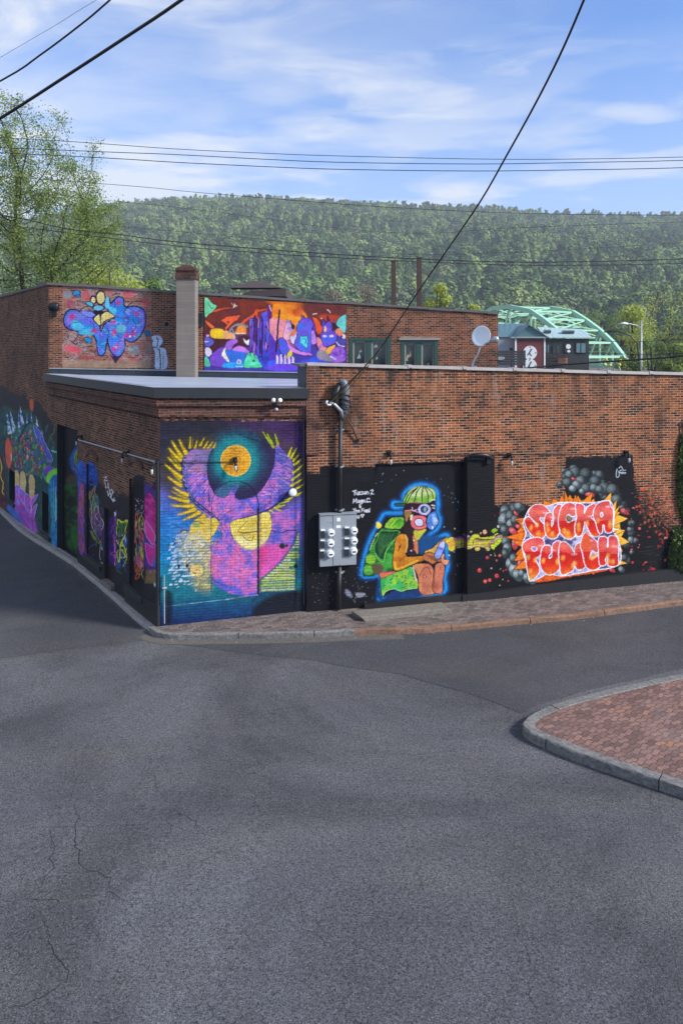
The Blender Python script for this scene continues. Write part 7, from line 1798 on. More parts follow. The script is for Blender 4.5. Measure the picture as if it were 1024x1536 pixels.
mb = MB(); mb.tube([WS.px(118, 659, 0.05), WS.px(160, 671, 0.05), WS.px(236, 692.5, 0.05)], 0.022, 8); tag(mb.build('lamp_pipe', M_STEEL), 'thin grey conduit pipe joining the lamps on the shaded side wall', 'pipe')
mb = MB(); mb.tube([WL.px(243, 693.5, 0.04), WL.px(300, 692.5, 0.03), WL.px(350, 692.5, 0.03)], 0.010, 6); tag(mb.build('lamp_cable', M_CABLE), 'thin dark cable running from the corner to the lamp in the painted sun', 'cable')
mb = MB(); mb.tube([WL.px(246.5, 862, 0.05), WL.px(247, 934, 0.05)], 0.012, 6); mb.box(WL.px(244, 882, 0.02), WL.d * 0.1, -WL.n * -0.06, (0, 0, 0.03)); tag(mb.build('corner_pipe', M_COPING), 'thin pale pipe at the foot of the bird mural corner', 'pipe')
mb = MB(); mb.tube([WR.p(-0.09, z_, 0.02 + 0.01 * (k % 2)) for k, z_ in enumerate([WR.z(460, y_) for y_ in (590, 640, 690, 720, 760, 800, 860, 905)])], 0.012, 6); tag(mb.build('wall_cable', M_CABLE), 'thin black cable hanging down the joint between the two buildings', 'cable')
# round flood light and security light
o = thing('flood_light', WL.px(437.5, 737, 0), 'round white flood light on the right wing of the bird mural', 'lamp'); c0_ = WL.px(437.5, 737, 0.02)
mb = MB(); mb.lathe(c0_, WL.n, [(0, .04), (.05, .04), (.06, .08), (.12, .105), (.14, .105)], 20); mb.build('housing', M_STEEL, o, True)
mb = MB(); mb.lathe(c0_ + WL.n * .14, WL.n, [(0, .10), (.02, .098), (.035, .07), (.04, .001)], 20); mb.build('lens', M_WHITE, o, True)
o = thing('security_light', WL.px(411, 603, 0.1), 'twin-head security light on the brick cornice right of centre', 'lamp'); c0_ = WL.px(411, 606, 0.14)
mb = MB(); mb.lathe(c0_, WL.n, [(0, .06), (.04, .06), (.05, .03)], 12); mb.build('base', M_DARKMETAL, o, True)
for dx, m_ in ((-0.02, M_WHITE), (0.09, M_WHITE)):
    mb = MB(); mb.lathe(c0_ + WL.n * .06 + Vector((dx, 0, .06)), Vector((dx * 3, -.6, .35)), [(0, .02), (.05, .035), (.13, .055), (.135, .001)], 12); mb.build('lamp_head', m_, o, True)
mb = MB(); mb.lathe(c0_ + WL.n * .05 + Vector((.03, 0, -.08)), (0, 0, -1), [(0, .03), (.03, .05), (.07, .05), (.09, .01)], 12); mb.build('motion_sensor', M_STEEL, o, True)
# arm fixture on the pilaster
o = thing('sign_bracket', WR.px(715, 683, 0.1), 'black curved metal bracket on top of the black brick pilaster', 'bracket')
mb = MB(); mb.tube([WR.px(699, 682.5, .18), WR.px(712, 680.5, .22), WR.px(722, 681, .22), WR.px(729, 683, .2), WR.px(731, 688, .16)], [.04, .06, .06, .055, .045], 8); mb.build('arm', M_DARKMETAL, o, True)
mb = MB(); mb.box(WR.px(725.5, 694, .12), WR.d * 0.1, -WR.n * -0.08, (0, 0, .16)); mb.build('mount', M_DARKMETAL, o)
# dark boxes on the tall wall
o = thing('junction_box', WU.px(299, 488, 0), 'dark electrical box on the brick just right of the chimney', 'box'); mb = MB(); wbox(mb, WU, WU.s(293), WU.s(305), WU.z(299, 489), WU.z(299, 469), 0.0, 0.16); mb.build('case', M_FASCIA, o)
mb = MB(); wbox(mb, WU, WU.s(294), WU.s(304), WU.z(299, 485), WU.z(299, 471), 0.161, 0.18); mb.build('cover', M_DARKMETAL, o)
o = thing('wall_speaker', WU.px(84, 465, 0), 'dark cylindrical fixture high on the corner left of the blue graffiti', 'fixture')
mb = MB(); mb.lathe(WU.px(76, 460, .16), WU.d, [(0, .12), (.02, .15), (.3, .15), (.34, .12)], 14); mb.build('housing', M_DARKMETAL, o, True); mb = MB(); wbox(mb, WU, WU.s(78), WU.s(86), WU.z(82, 474), WU.z(82, 454), 0.0, 0.08); mb.build('bracket', M_DARKMETAL, o)
# door step
st = thing('door_step', WR.px(600, 915, 0.4), 'worn concrete slab step below the backpack girl mural', 'step')
q = [on_ground(524, 919.5, .16), on_ground(546, 925.5, .26), on_ground(672, 912, .26), on_ground(662, 903, .26), on_ground(575, 909, .26)]
zc_ = 0.24
b4 = [on_ground(541, 926, zc_), on_ground(672, 912.5, zc_), on_ground(662, 902.5, zc_), on_ground(527, 916, zc_)]
top = [Vector((p.x, p.y, p.z)) for p in b4]; bot = [Vector((p.x + 0.18 * (i in (0, 1)), p.y + 0.03, p.z - 0.20)) for i, p in enumerate(top)]
mb = MB(); mb.hexa(bot, top); o = mb.build('slab', M_STEP, st)
bv = o.modifiers.new('bevel', 'BEVEL'); bv.width = 0.02; bv.segments = 2

# satellite dish on the coping
ds_ = thing('satellite_dish', WR.px(713, 547, -0.15), 'pale oval satellite dish on a bent arm standing on the parapet', 'satellite dish')
Dd = 20.6; c_ = P(722, 505, Dd); ax = Vector((-0.45, -0.85, 0.25)).normalized()
mb = MB(); u_ = ax.cross(Vector((0, 0, 1))).normalized(); v_ = u_.cross(ax).normalized(); rings = 6; vs = []; n = 24
for k in range(rings + 1):
    r_ = k / rings
    for j in range(n):
        t = 2 * math.pi * j / n; vs.append(c_ + u_ * (0.27 * r_ * math.cos(t)) + v_ * (0.30 * r_ * math.sin(t)) + ax * (0.07 * r_ * r_))
m = len(vs)
vs += [p - ax * 0.012 for p in vs]
fs = []
for k in range(rings):
    for j in range(n):
        a_, b_, d_, e_ = k * n + j, k * n + (j + 1) % n, (k + 1) * n + (j + 1) % n, (k + 1) * n + j
        fs.append((a_, b_, d_, e_)); fs.append((m + e_, m + d_, m + b_, m + a_))
for j in range(n): fs.append((rings * n + j, rings * n + (j + 1) % n, m + rings * n + (j + 1) % n, m + rings * n + j))
mb.add(vs, fs); mb.build('reflector', simple('dish_paint', (0.78, 0.82, 0.84, 1), 0.5, 0, 0.06, 5), ds_, True)
mb = MB(); foot = P(710, 548, Dd); mb.tube([c_ - ax * .05, P(719, 522, Dd), foot], 0.025, 8); mb.build('mast', M_STEEL, ds_, True)
mb = MB(); mb.tube([P(719, 520, Dd) , P(734, 513, Dd - .3), P(741, 509, Dd - .45)], 0.02, 8); mb.build('feed_arm', M_STEEL, ds_, True)
mb = MB(); mb.lathe(P(736, 512, Dd - .35), Vector((.3, -.1, .15)), [(0, .05), (.04, .08), (.16, .08), (.22, .05)], 12); mb.build('receiver', M_STEEL, ds_, True)
mb = MB(); mb.box(foot + Vector((-.08, -.08, -.12)), (.16, 0, 0), (0, .16, 0), (0, 0, .10)); mb.tube([foot + Vector((-.05, 0, 0)), P(714, 534, Dd)], 0.03, 6); mb.build('mount', M_STEEL, ds_)

# two brown steel posts behind the parapet
for (xa, xb, y_, D_, lab) in ((587, 593.5, 392, 36, 'shorter left one of two brown steel posts behind the rear parapet'), (625.5, 632, 387, 35, 'taller right one of two brown steel posts behind the rear parapet')):
    a_ = P(xa, y_, D_); b_ = P(xb, y_, D_); w_ = b_.x - a_.x
    o = thing('steel_post', (a_.x + w_ / 2, D_, 0), lab, 'post', 'brown steel posts behind the parapet')
    mb = MB(); mb.box((a_.x, D_, -0.5), (w_, 0, 0), (0, .02, 0), (0, 0, a_.z + .5)); mb.box((a_.x + w_ * .44, D_ + .0205, -0.5), (w_ * .12, 0, 0), (0, w_, 0), (0, 0, a_.z + .5)); mb.box((a_.x, D_ + w_ + .021, -0.5), (w_, 0, 0), (0, .02, 0), (0, 0, a_.z + .5))
    mb.build('beam', M_RUST, o)
    mb = MB(); mb.box((a_.x - .02, D_ - .02, a_.z), (w_ + .04, 0, 0), (0, w_ + .08, 0), (0, 0, .03)); mb.build('cap_plate', M_RUST, o)
# ============================================================ background: shop, bridge, lamp
def quad_uv(mb, a, b, c_, d_, th=0.05):
    """roof plane with uv in metres, given thickness"""
    a, b, c_, d_ = map(Vector, (a, b, c_, d_)); L = (b - a).length; H = (d_ - a).length
    nrm = (b - a).cross(d_ - a).normalized() * th
    lo = [p - nrm for p in (a, b, c_, d_)]
    uvs = [(0, 0), (L, 0), (L, H), (0, H)]
    off = (a.x)
    mb.add([a, b, c_, d_] + lo, [(0, 1, 2, 3), (7, 6, 5, 4), (0, 4, 5, 1), (1, 5, 6, 2), (2, 6, 7, 3), (3, 7, 4, 0)], [uvs] + [[(0, 0), (0, .1), (.1, .1), (.1, 0)]] * 5)
Ds = 90.0
zo = (740, 450, 4.6545)
def Q(x_, y_, D=Ds): return P(zo[0] + x_ / zo[2], zo[1] + y_ / zo[2], D)
shop = thing('shop_building', Q(250, 480), 'maroon and charcoal building with green metal roofs and a round white sign', 'building')
def fbox(x0, x1, y0, y1, D0, D1, D=Ds):
    """box from zoomed photo coordinates on its front plane"""
    a = Q(x0, y1, D0); b = Q(x1, y0, D0); mb = MB(); mb.box((a.x, D0, a.z), (b.x - a.x, 0, 0), (0, D1 - D0, 0), (0, 0, b.z - a.z)); return mb
mb = fbox(-30, 158, 258, 620, Ds + 1, Ds + 8); mb.build('wall', M_PALEWALL, shop, label='pale block wall of the left wing')
mb = fbox(110, 132, 335, 352, Ds + .9, Ds + .98); mb.build('vent', M_DARKMETAL, shop)
a, b, t_ = Q(158, 262), Q(352, 262), Q(240, 172)
mb = fbox(158, 352, 262, 640, Ds, Ds + 7); mb.build('wall', M_MAROON, shop, label='maroon gable wall')
mb = MB(); gl = [a + Vector((-.25, -.1, 0)), b + Vector((.6, -.1, 0)), t_ + Vector((0, -.1, 0.0))]
mb.prism(gl, (0, .12, 0)); mb.build('gable', M_SEAM_T, shop)
mb = MB(); bk = Vector((0, 7, 0)); e = Vector((0, -.35, 0))
quad_uv(mb, t_ + e, b + Vector((.7, 0, -.15)) + e, b + Vector((.7, 0, -.15)) + bk, t_ + bk); quad_uv(mb, a + Vector((-.35, 0, -.15)) + e, t_ + e, t_ + bk, a + Vector((-.35, 0, -.15)) + bk)
mb.build('roof', M_SEAM_T, shop)
mb = MB(); a1, b1 = Q(-60, 258, Ds + .8), Q(150, 258, Ds + .8); quad_uv(mb, a1, b1, Q(225, 165, Ds + 6), Q(-60, 165, Ds + 6)); mb.build('roof', M_SEAM_T, shop)
for x0, x1 in ((148, 160), (350, 361)):
    mb = fbox(x0, x1, 262, 470, Ds - .06, Ds + .12); mb.build('corner_trim', M_WHITE, shop)
mb = fbox(120, 380, 256, 266, Ds - .3, Ds - .12); mb.build('eave_trim', simple('grey_trim', (0.25, 0.33, 0.33, 1), .6), shop)
mb = fbox(366, 664, 268, 640, Ds + .5, Ds + 6.5); mb.build('wall', M_CHAR, shop, label='charcoal boarded wing')
mb = MB(); quad_uv(mb, Q(372, 262, Ds + .1), Q(690, 262, Ds + .1), Q(612, 203, Ds + 4.5), Q(300, 188, Ds + 4.5)); mb.build('roof', M_SEAM_P, shop, label='pale green seamed roof with two skylights')
for x0, x1, y0 in ((478, 560, 232), (352, 398, 228)):
    A_ = Q(x0, y0 + 3, Ds + 1.7); B_ = Q(x1, y0 + 3, Ds + 1.7); C_ = Q(x1 - 8, y0 - 4, Ds + 2.4); D_ = Q(x0 - 8, y0 - 4, Ds + 2.4)
    mb = MB(); up = Vector((0, -.25, .3)); mb.hexa([A_, B_, C_, D_], [A_ + up, B_ + up, C_ + up, D_ + up]); mb.build('skylight', M_GLASS, shop)
for (x0, x1, y0, y1, m_) in ((576, 640, 302, 370, M_GLASS_B), (498, 540, 304, 366, M_GLASS), (412, 462, 322, 372, M_GLASS), (366, 384, 312, 368, M_GLASS_B)):
    mb = fbox(x0 - 4, x1 + 4, y0 - 4, y1 + 4, Ds + .42, Ds + .495); wn = mb.build('window', M_DARKMETAL, shop)
    mb = fbox(x0, x1, y0, y1, Ds + .38, Ds + .418); mb.build('pane', m_, wn)
    mb = fbox((x0 + x1) / 2 - 2, (x0 + x1) / 2 + 2, y0, y1, Ds + .35, Ds + .379); mb.build('mullion', M_DARKMETAL, wn)
mb = MB(); c_ = Q(520, 325, Ds + .34); mb.lathe(c_, (0, -1, 0), [(0, .3), (.03, .3), (.031, .01)], 14); mb.lathe(c_ + Vector((.05, 0, -.6)), (0, -1, 0), [(0, .2), (.03, .2), (.031, .01)], 10); mb.build('window_sign', M_WHITE, shop)
mb = fbox(448, 514, 406, 444, Ds + .36, Ds + .49); mb.build('notice_board', simple('orange_board', (0.55, 0.22, 0.1, 1), .7), shop)
for k in range(5):
    mb = fbox(366, 520, 376 + k * 20, 381 + k * 20, Ds + .2, Ds + .3); mb.build('rail', M_BROWNROOF, shop)
# round sign with its mark, lower one half hidden
for (x_, y_) in ((252, 368), (250, 458)):
    c_ = Q(x_, y_, Ds - .05); mb = MB(); mb.lathe(c_, (0, -1, 0), [(0, .84), (.08, .84), (.081, .001)], 36); sg = mb.build('round_sign', M_WHITE, shop)
    mb = MB()
    def stroke(p0, p1, w_):
        a_ = c_ + Vector((p0[0], -.083, p0[1])); b_ = c_ + Vector((p1[0], -.083, p1[1])); d_ = (b_ - a_); n_ = Vector((-d_.z, 0, d_.x)).normalized() * w_
        mb.prism([a_ + n_, a_ - n_, b_ - n_, b_ + n_], (0, -.02, 0))
    for k in range(12):
        t = math.pi * 2 * k / 12
        if k % 3 == 0: stroke((.62 * math.sin(t), .62 * math.cos(t)), (.78 * math.sin(t), .78 * math.cos(t)), .05)
    stroke((.15, .45), (-.08, -.05), .07); stroke((-.08, -.05), (.18, -.4), .06); stroke((-.08, 0), (-.3, -.3), .06); stroke((.1, .3), (.25, .5), .05)
    mb.build('sign_mark', simple('sign_mark_paint', (0.03, 0.06, 0.12, 1), .6), sg)
# dark board fence with a lamp box in front of the maroon wall
bf = thing('board_fence', Q(120, 470, 80), 'black board fence in front of the maroon building', 'fence')
for k in range(6):
    mb = fbox(22, 222, 355 + k * 17, 370 + k * 17, 80, 80.12); mb.build('board', M_CHAR, bf)
for x_ in (24, 120, 214):
    mb = fbox(x_, x_ + 7, 350, 640, 80.13, 80.3); mb.build('post', M_CHAR, bf)
hb = thing('meter_box', Q(48, 412, 79.8), 'small grey box with pipes hanging on the black board fence', 'box')
mb = fbox(32, 60, 396, 418, 79.6, 79.98); mb.build('case', M_STEEL, hb); mb = fbox(62, 74, 398, 414, 79.6, 79.98); mb.build('valve', M_COPING, hb)

# green truss bridge
br = thing('truss_bridge', (58, 150, 0), 'pale green steel truss bridge rising behind the shop building', 'bridge')
ux, uy = -0.45, 0.893; B0 = Vector((58.4, 150, 0)); ud = Vector((ux, uy, 0)); un = Vector((-uy, ux, 0)); WB = 12.0
_n = [(944, 557), (934, 535), (918, 514), (899, 496), (878, 480.5), (859, 468.5), (826, 462), (802, 464), (777, 476), (752, 505)]
us = [(58.4 - (p_ - CX) / F * 150) / (.45 + .893 * (p_ - CX) / F) for p_, q_ in _n]; zs = [max(2.6, EYE + (HY - q_) / F * (150 + .893 * u_)) for (p_, q_), u_ in zip(_n, us)]; us[0] = 0; zs[0] = 2.6; zs[-1] = 2.6
NB = len(us) - 1; zd = 2.6
def bp(i, side, top=True, du=0.0): return B0 + ud * (us[i] + du) + un * (WB * side) + Vector((0, 0, zs[i] if top else zd))
def ibeam(mb, a, b, w_=0.35, h_=0.5):
    a, b = Vector(a), Vector(b); d_ = (b - a).normalized(); s_ = d_.cross(Vector((0, 0, 1)));
    s_ = Vector((1, 0, 0)) if s_.length < .1 else s_.normalized()
    t_ = s_.cross(d_).normalized(); s_ = s_ * w_ / 2; t_ = t_ * h_ / 2
    mb.hexa([a - s_ - t_, a + s_ - t_, b + s_ - t_, b - s_ - t_], [a - s_ + t_, a + s_ + t_, b + s_ + t_, b - s_ + t_])
for side in (0, 1):
    mb = MB()
    for i in range(NB): ibeam(mb, bp(i, side), bp(i + 1, side), .8, .95)
    mb.build('top_chord', M_BRIDGE, br)
    mb = MB(); ibeam(mb, bp(0, side, False), bp(NB, side, False), .6, .8); mb.build('bottom_chord', M_BRIDGE, br)
    for i in range(1, NB):
        mb = MB(); ibeam(mb, bp(i, side, False), bp(i, side), .35, .35); mb.build('vertical', M_BRIDGE, br)
    for i in range(1, NB - 1):
        mb = MB(); ibeam(mb, bp(i, side), bp(i + 1, side, False), .25, .3); mb.build('diagonal', M_BRIDGE, br)
for i in range(3, NB):
    mb = MB(); a, b = bp(i, 0), bp(i, 1); ibeam(mb, a, b, .3, .35); ibeam(mb, a - Vector((0, 0, 1.5)), b - Vector((0, 0, 1.5)), .3, .3)
    ibeam(mb, a - Vector((0, 0, 1.4)), a.lerp(b, .5), .2, .2); ibeam(mb, b - Vector((0, 0, 1.4)), a.lerp(b, .5), .2, .2); mb.build('sway_brace', M_BRIDGE, br)
    if i < NB - 1:
        mb = MB(); c_, d_ = bp(i + 1, 0), bp(i + 1, 1); ibeam(mb, a, d_, .22, .22); ibeam(mb, b, c_, .22, .22); mb.build('lateral_brace', M_BRIDGE, br)
for f_ in (0, 1):
    a = bp(1 + f_, 0); b = bp(1 + f_, 1); mb = MB(); ibeam(mb, a, b, .3, .5); ibeam(mb, a, b + (bp(1, 1) - bp(0, 1)) * .13, .2, .2); mb.build('portal_brace', M_BRIDGE, br)
mb = MB(); c0_, c1_ = B0 + Vector((0, 0, zd - .6)), bp(NB, 0, False) + Vector((0, 0, -.6)); mb.hexa([c0_, c1_, c1_ + un * WB, c0_ + un * WB], [p + Vector((0, 0, .4)) for p in (c0_, c1_, c1_ + un * WB, c0_ + un * WB)]); mb.build('deck', M_COPING_D, br)
for side in (0, 1):
    mb = MB()
    for hh in (1.0, 2.0, 3.0, 4.0): ibeam(mb, B0 + un * WB * side + Vector((0, 0, zd + hh)) + ud * hh, bp(NB, side, False) + Vector((0, 0, hh)) - ud * hh, .1, .14)
    mb.build('guard_rail', M_BRIDGE, br)
# abutment fill so the bridge stands on something
mb = MB(); mb.hexa([B0 + Vector((8, -14, -1.5)), B0 + Vector((1.5, 1, -1.5)), B0 + un * (WB + 1) + Vector((-1, 1, -1.5)), B0 + un * (WB + 1) + Vector((6, -14, -1.5))], [B0 + Vector((8, -14, zd - .7)), B0 + Vector((1.5, 1, zd - .7)), B0 + un * (WB + 1) + Vector((-1, 1, zd - .7)), B0 + un * (WB + 1) + Vector((6, -14, zd - .7))])
mb.build('abutment', M_COPING_D, br)

# street lamp and sign poles on the right
o = thing('street_lamp', P(961, 560, 70), 'grey cobra-head street lamp in front of the right-hand trees', 'street lamp')
mb = MB(); mb.tube([Vector((P(961, 0, 70).x, 70, -0.5)), P(961, 481, 70)], [.12, .08], 8); mb.build('pole', M_STEEL, o, True)
mb = MB(); mb.tube([P(961, 492, 70), P(954, 488, 69.8), P(945, 486, 69.5), P(938, 485.5, 69.3)], .05, 8); mb.build('arm', M_STEEL, o, True)
mb = MB(); mb.tube([P(941, 485.7, 69.35), P(936, 485, 69.2), P(929, 485.5, 69.0)], [.08, .14, .06], 8); mb.build('lamp_head', simple('lamp_shell', (0.6, 0.62, 0.62, 1), .5), o, True)
o = thing('signal_mast', P(900, 560, 75), 'thin dark mast arm with hanging signal behind the parapet on the right', 'signal')
mb = MB(); mb.tube([Vector((P(955, 0, 75).x, 75, -.5)), P(957, 535, 75), P(955, 515, 75), P(944, 503, 75), P(925, 497, 75), P(905, 498, 75)], .07, 6); mb.build('mast', M_DARKMETAL, o, True)
mb = MB(); q = P(932, 515, 75); mb.box(q + Vector((-.15, -.15, -.3)), (.3, 0, 0), (0, .3, 0), (0, 0, .6)); mb.tube([q + Vector((0, 0, .3)), P(932, 498, 75)], .03, 6); mb.build('signal_head', M_DARKMETAL, o)
# yellow-green ironwork with small lamps in front of the bridge end
o = thing('garden_arch', P(910, 560, 62), 'pale green arched ironwork with yellow dots below the bridge end', 'ironwork')
M_LIME = simple('lime_paint', (0.45, 0.5, 0.06, 1), .6); M_IRON = simple('pale_green_iron', (0.36, 0.55, 0.42, 1), .6)
for xa, xb in ((895, 912), (912, 930), (901, 921)):
    pts = [P(xa + (xb - xa) * k / 8, 560 - 16 * math.sin(math.pi * k / 8) - 3, 62) for k in range(9)]; mb = MB(); mb.tube(pts, .05, 6); mb.build('arch', M_IRON, o, True)
for (x_, y_) in ((908, 539), (906, 547), (930, 541), (928, 547), (914, 548)):
    mb = MB(); sphere(mb, P(x_, y_, 61.8), .14); mb.build('lamp_globe', M_LIME, o, True)

# ============================================================ overhead wires
def wire(pts, r, name, label, mat=None, n=6, ctrl=4, group=None):
    w = [P(*p) for p in pts]
    if group:
        w.append(w[-1] + (w[-1] - w[-2]) * 2.5)
        if name != 'service_drop': w.insert(0, w[0] + (w[0] - w[1]) * 2.5)
    q = [Vector(p) for p in crom3(w, ctrl)]
    mb = MB(); mb.tube(q, r, n); return tag(mb.build(name, mat or M_CABLE, smooth=True), label, 'cable', group)
def crom3(p, n):
    out = []; N = len(p)
    for i in range(N - 1):
        a, b, c_, d_ = p[max(i - 1, 0)], p[i], p[i + 1], p[min(i + 2, N - 1)]
        for k in range(n):
            t = k / n; out.append(0.5 * ((2 * b) + (c_ - a) * t + (2 * a - 5 * b + 4 * c_ - d_) * t * t + (3 * b - a - 3 * c_ + d_) * t ** 3))
    out.append(p[-1]); return out
G_ = 'overhead wires crossing the sky'
wire([(-190, 296, 9), (0, 178, 8), (95, 117, 7.6), (190, 55, 7.2), (272, 0, 6.8), (420, -110, 6.2)], 0.0165, 'overhead_cable', 'thickest black cable slanting across the upper left of the sky', group=G_)
wire([(-190, 220, 12), (0, 122, 11), (60, 83, 10.6), (120, 38, 10.2), (165, 0, 9.8), (320, -140, 9)], 0.0135, 'overhead_cable', 'second black cable above the thickest one in the upper left corner', group=G_)
wire([(20, 75, 14), (85, 37, 13.5), (115, 18, 13), (145, 0, 12.5), (300, -90, 11)], 0.0035, 'overhead_cable', 'hair-thin wire at the very top left above the two black cables', group=G_)
wire([(502, 594, 18.4), (527, 570, 17.6), (555, 541, 16.6), (580, 508, 15.6), (625, 440, 14.0), (670, 375, 12.6), (720, 302, 11.2), (760, 232, 10.1), (800, 160, 9.0), (838, 85, 8.0), (875, 0, 7.1), (960, -210, 5.6)], 0.0135, 'service_drop', 'long black service cable running from the weatherhead up to the top right', group=G_)
wire([(496, 603, 18.35), (520, 580, 17.9), (545, 552, 17.2), (556, 538, 16.7)], 0.012, 'cable_tail', 'tan twisted tail of the service cable at the weatherhead bracket', M_CABLE_Y)
wire([(499, 607, 18.3), (522, 584, 17.85), (546, 556, 17.2), (557, 541, 16.65)], 0.009, 'cable_tail', 'thin tan strand just below the twisted service cable tail', M_CABLE_Y)
hz = [([(-200, 195), (100, 212), (256, 223), (400, 230), (512, 234), (768, 239), (1024, 235.5), (1250, 226)], .017, 'topmost of the three level wires over the ridge'),
      ([(-200, 213), (150, 227.5), (256, 231.5), (400, 239), (512, 243.5), (712, 246), (880, 243.5), (1024, 240.5), (1250, 232)], .02, 'middle one of the three level wires over the ridge'),
      ([(-200, 219), (150, 236.5), (256, 243), (400, 250), (512, 254), (712, 256.5), (880, 254.5), (1024, 251.5), (1250, 243)], .021, 'lowest of the three level wires over the ridge'),
      ([(-200, 250), (185, 278), (300, 289), (512, 306), (640, 314), (768, 319.5), (900, 322), (1024, 322.5), (1250, 321)], .014, 'single wire grazing the wooded ridge line'),
      ([(-200, 262), (175, 302), (250, 309), (400, 328), (512, 343), (640, 350), (768, 342), (1024, 333), (1250, 328)], .009, 'faint thin wire just below the ridge line wire'),
      ([(-200, 296), (0, 322), (100, 343), (180, 352), (256, 362), (400, 374), (512, 382), (640, 389), (768, 393), (900, 392), (1024, 388), (1250, 378)], .026, 'heavier black wire in front of the wooded hill'),
      ([(-200, 308), (0, 336), (100, 349), (256, 368), (400, 380), (512, 387), (640, 393), (768, 397.5), (900, 397.5), (1024, 395), (1250, 388)], .02, 'wire hanging just below the heavier hill wire'),
      ([(180, 340), (300, 350), (400, 360), (512, 373), (640, 382), (860, 374), (1024, 364), (1250, 352)], .008, 'faint thin wire above the heavier hill wire')]
for pts, r_, lab in hz:
    wire([(x_, y_, 40) for x_, y_ in pts], r_, 'overhead_cable', lab, group=G_)
wire([(792, 552, 24), (830, 548, 24), (900, 543, 23.5), (960, 539, 23), (1024, 534, 22), (1200, 515, 20)], 0.03, 'overhead_cable', 'thick black cable lying low over the coping on the right', group=G_)
wire([(905, 512, 50), (950, 513, 49), (1024, 509, 47), (1200, 500, 44)], 0.02, 'overhead_cable', 'thin wire in front of the right-hand trees above the thick low cable', group=G_)
wire([(940, 531, 50), (980, 532, 49), (1024, 530, 47), (1200, 524, 44)], 0.02, 'overhead_cable', 'thin wire in front of the right-hand trees just above the coping', group=G_)

# ============================================================ trees
def quads(C, N, U, size, asp=0.7):
    """leaf quads: centres C, normals N, in-plane directions U"""
    U = U - N * (U * N).sum(1, keepdims=True); U /= np.linalg.norm(U, axis=1, keepdims=True) + 1e-9
    W_ = np.cross(N, U); s = size[:, None]
    V = np.stack([C - U * s, C - W_ * s * asp * 0.8, C + U * s, C + W_ * s * asp], 1).reshape(-1, 3)
    return V, np.arange(len(V)).reshape(-1, 4)
def rand_unit(n, r):
    v = r.normal(size=(n, 3)); return v / (np.linalg.norm(v, axis=1, keepdims=True) + 1e-9)
def grow(seed, base, height, spread, trunks, levels=5, r0=0.22, kids=(3, 4), lift=0.35, first=0.25, wig=0.22, xmax=1e9, zmax=1e9):
    """branching skeleton -> (tubes, tips)"""
    r = random.Random(seed); mb = MB(); tips = []
    def br_(p, d, L, rad, lev):
        n = 5; pts = [p]; q = p.copy(); dd = d.copy()
        for k in range(n):
            dd = (dd + Vector((r.gauss(0, wig), r.gauss(0, wig), r.gauss(0, wig * .6) + lift * 0.12))).normalized()
            if q.x > xmax - 2.5: dd = (dd + Vector((-.16 * (q.x - xmax + 2.5), 0, .12))).normalized()
            if q.z > zmax - 2: dd = (dd + Vector((0, 0, -.15 * (q.z - zmax + 2)))).normalized()
            q = q + dd * L / n; pts.append(q.copy())
        rs = [rad * (1 - 0.45 * k / n) for k in range(n + 1)]
        mb.tube(pts, rs, 7 if lev < 2 else (5 if lev < 3 else 3), cap=False)
        if lev >= levels:
            tips.extend(pts[1:]); return
        if lev >= levels - 1: tips.extend(pts[3:])
        nk = r.randint(*kids)
        for k in range(nk):
            j = r.choice([2, 3, 4, 5]) if k else 5
            side = Vector((r.gauss(0, 1), r.gauss(0, 1), r.gauss(0, .5))).normalized()
            nd = (dd * (0.75 if k else 1.1) + side * spread + Vector((0, 0, lift * .5))).normalized()
            br_(pts[j], nd, L * r.uniform(0.58, 0.82), rs[j] * (0.85 if k == 0 else 0.64), lev + 1)
    for (off, d, f_) in trunks:
        br_(Vector(base) + Vector(off), Vector(d).normalized(), height * first * f_, r0 * f_, 0)
    return mb, tips
def tree(name, label, base, height, trunks, seed, leafm, nleaf=9, lsize=0.09, lspread=0.35, group=None, levels=5, spread=0.75, r0=0.22, kids=(3, 4), lift=0.35, first=0.25, barkm=None, cat='tree', bare_top=None, wig=0.22, xmax=1e9, zmax=1e9):
    o = thing(name, base, label, cat, group)
    mb, tips = grow(seed, base, height, spread, trunks, levels, r0, kids, lift, first, wig, xmax, zmax)
    mb.build('trunk', barkm or M_BARK, o, True)
    r = np.random.default_rng(seed); T = np.array([tuple(t) for t in tips])
    cnt = r.poisson(nleaf, len(T))
    if bare_top is not None:
        cnt = np.where(T[:, 2] > bare_top, (cnt * 0.22).astype(int), cnt)
    # some twigs stay nearly bare
    mask = vnoise(T[:, 0] * 0.8, T[:, 2] * 0.8, seed); cnt = np.where(mask < 0.3, cnt // 3, cnt)
    C = np.repeat(T, cnt, 0) + r.normal(size=(cnt.sum(), 3)) * lspread
    N = rand_unit(len(C), r) + np.array([0, 0, .5]); N /= np.linalg.norm(N, axis=1, keepdims=True)
    V, Fq = quads(C, N, rand_unit(len(C), r), r.uniform(.6, 1.3, len(C)) * lsize)
    np_mesh('crown', V, Fq, leafm, o)
    return o
tb_ = P(62, 430, 46)
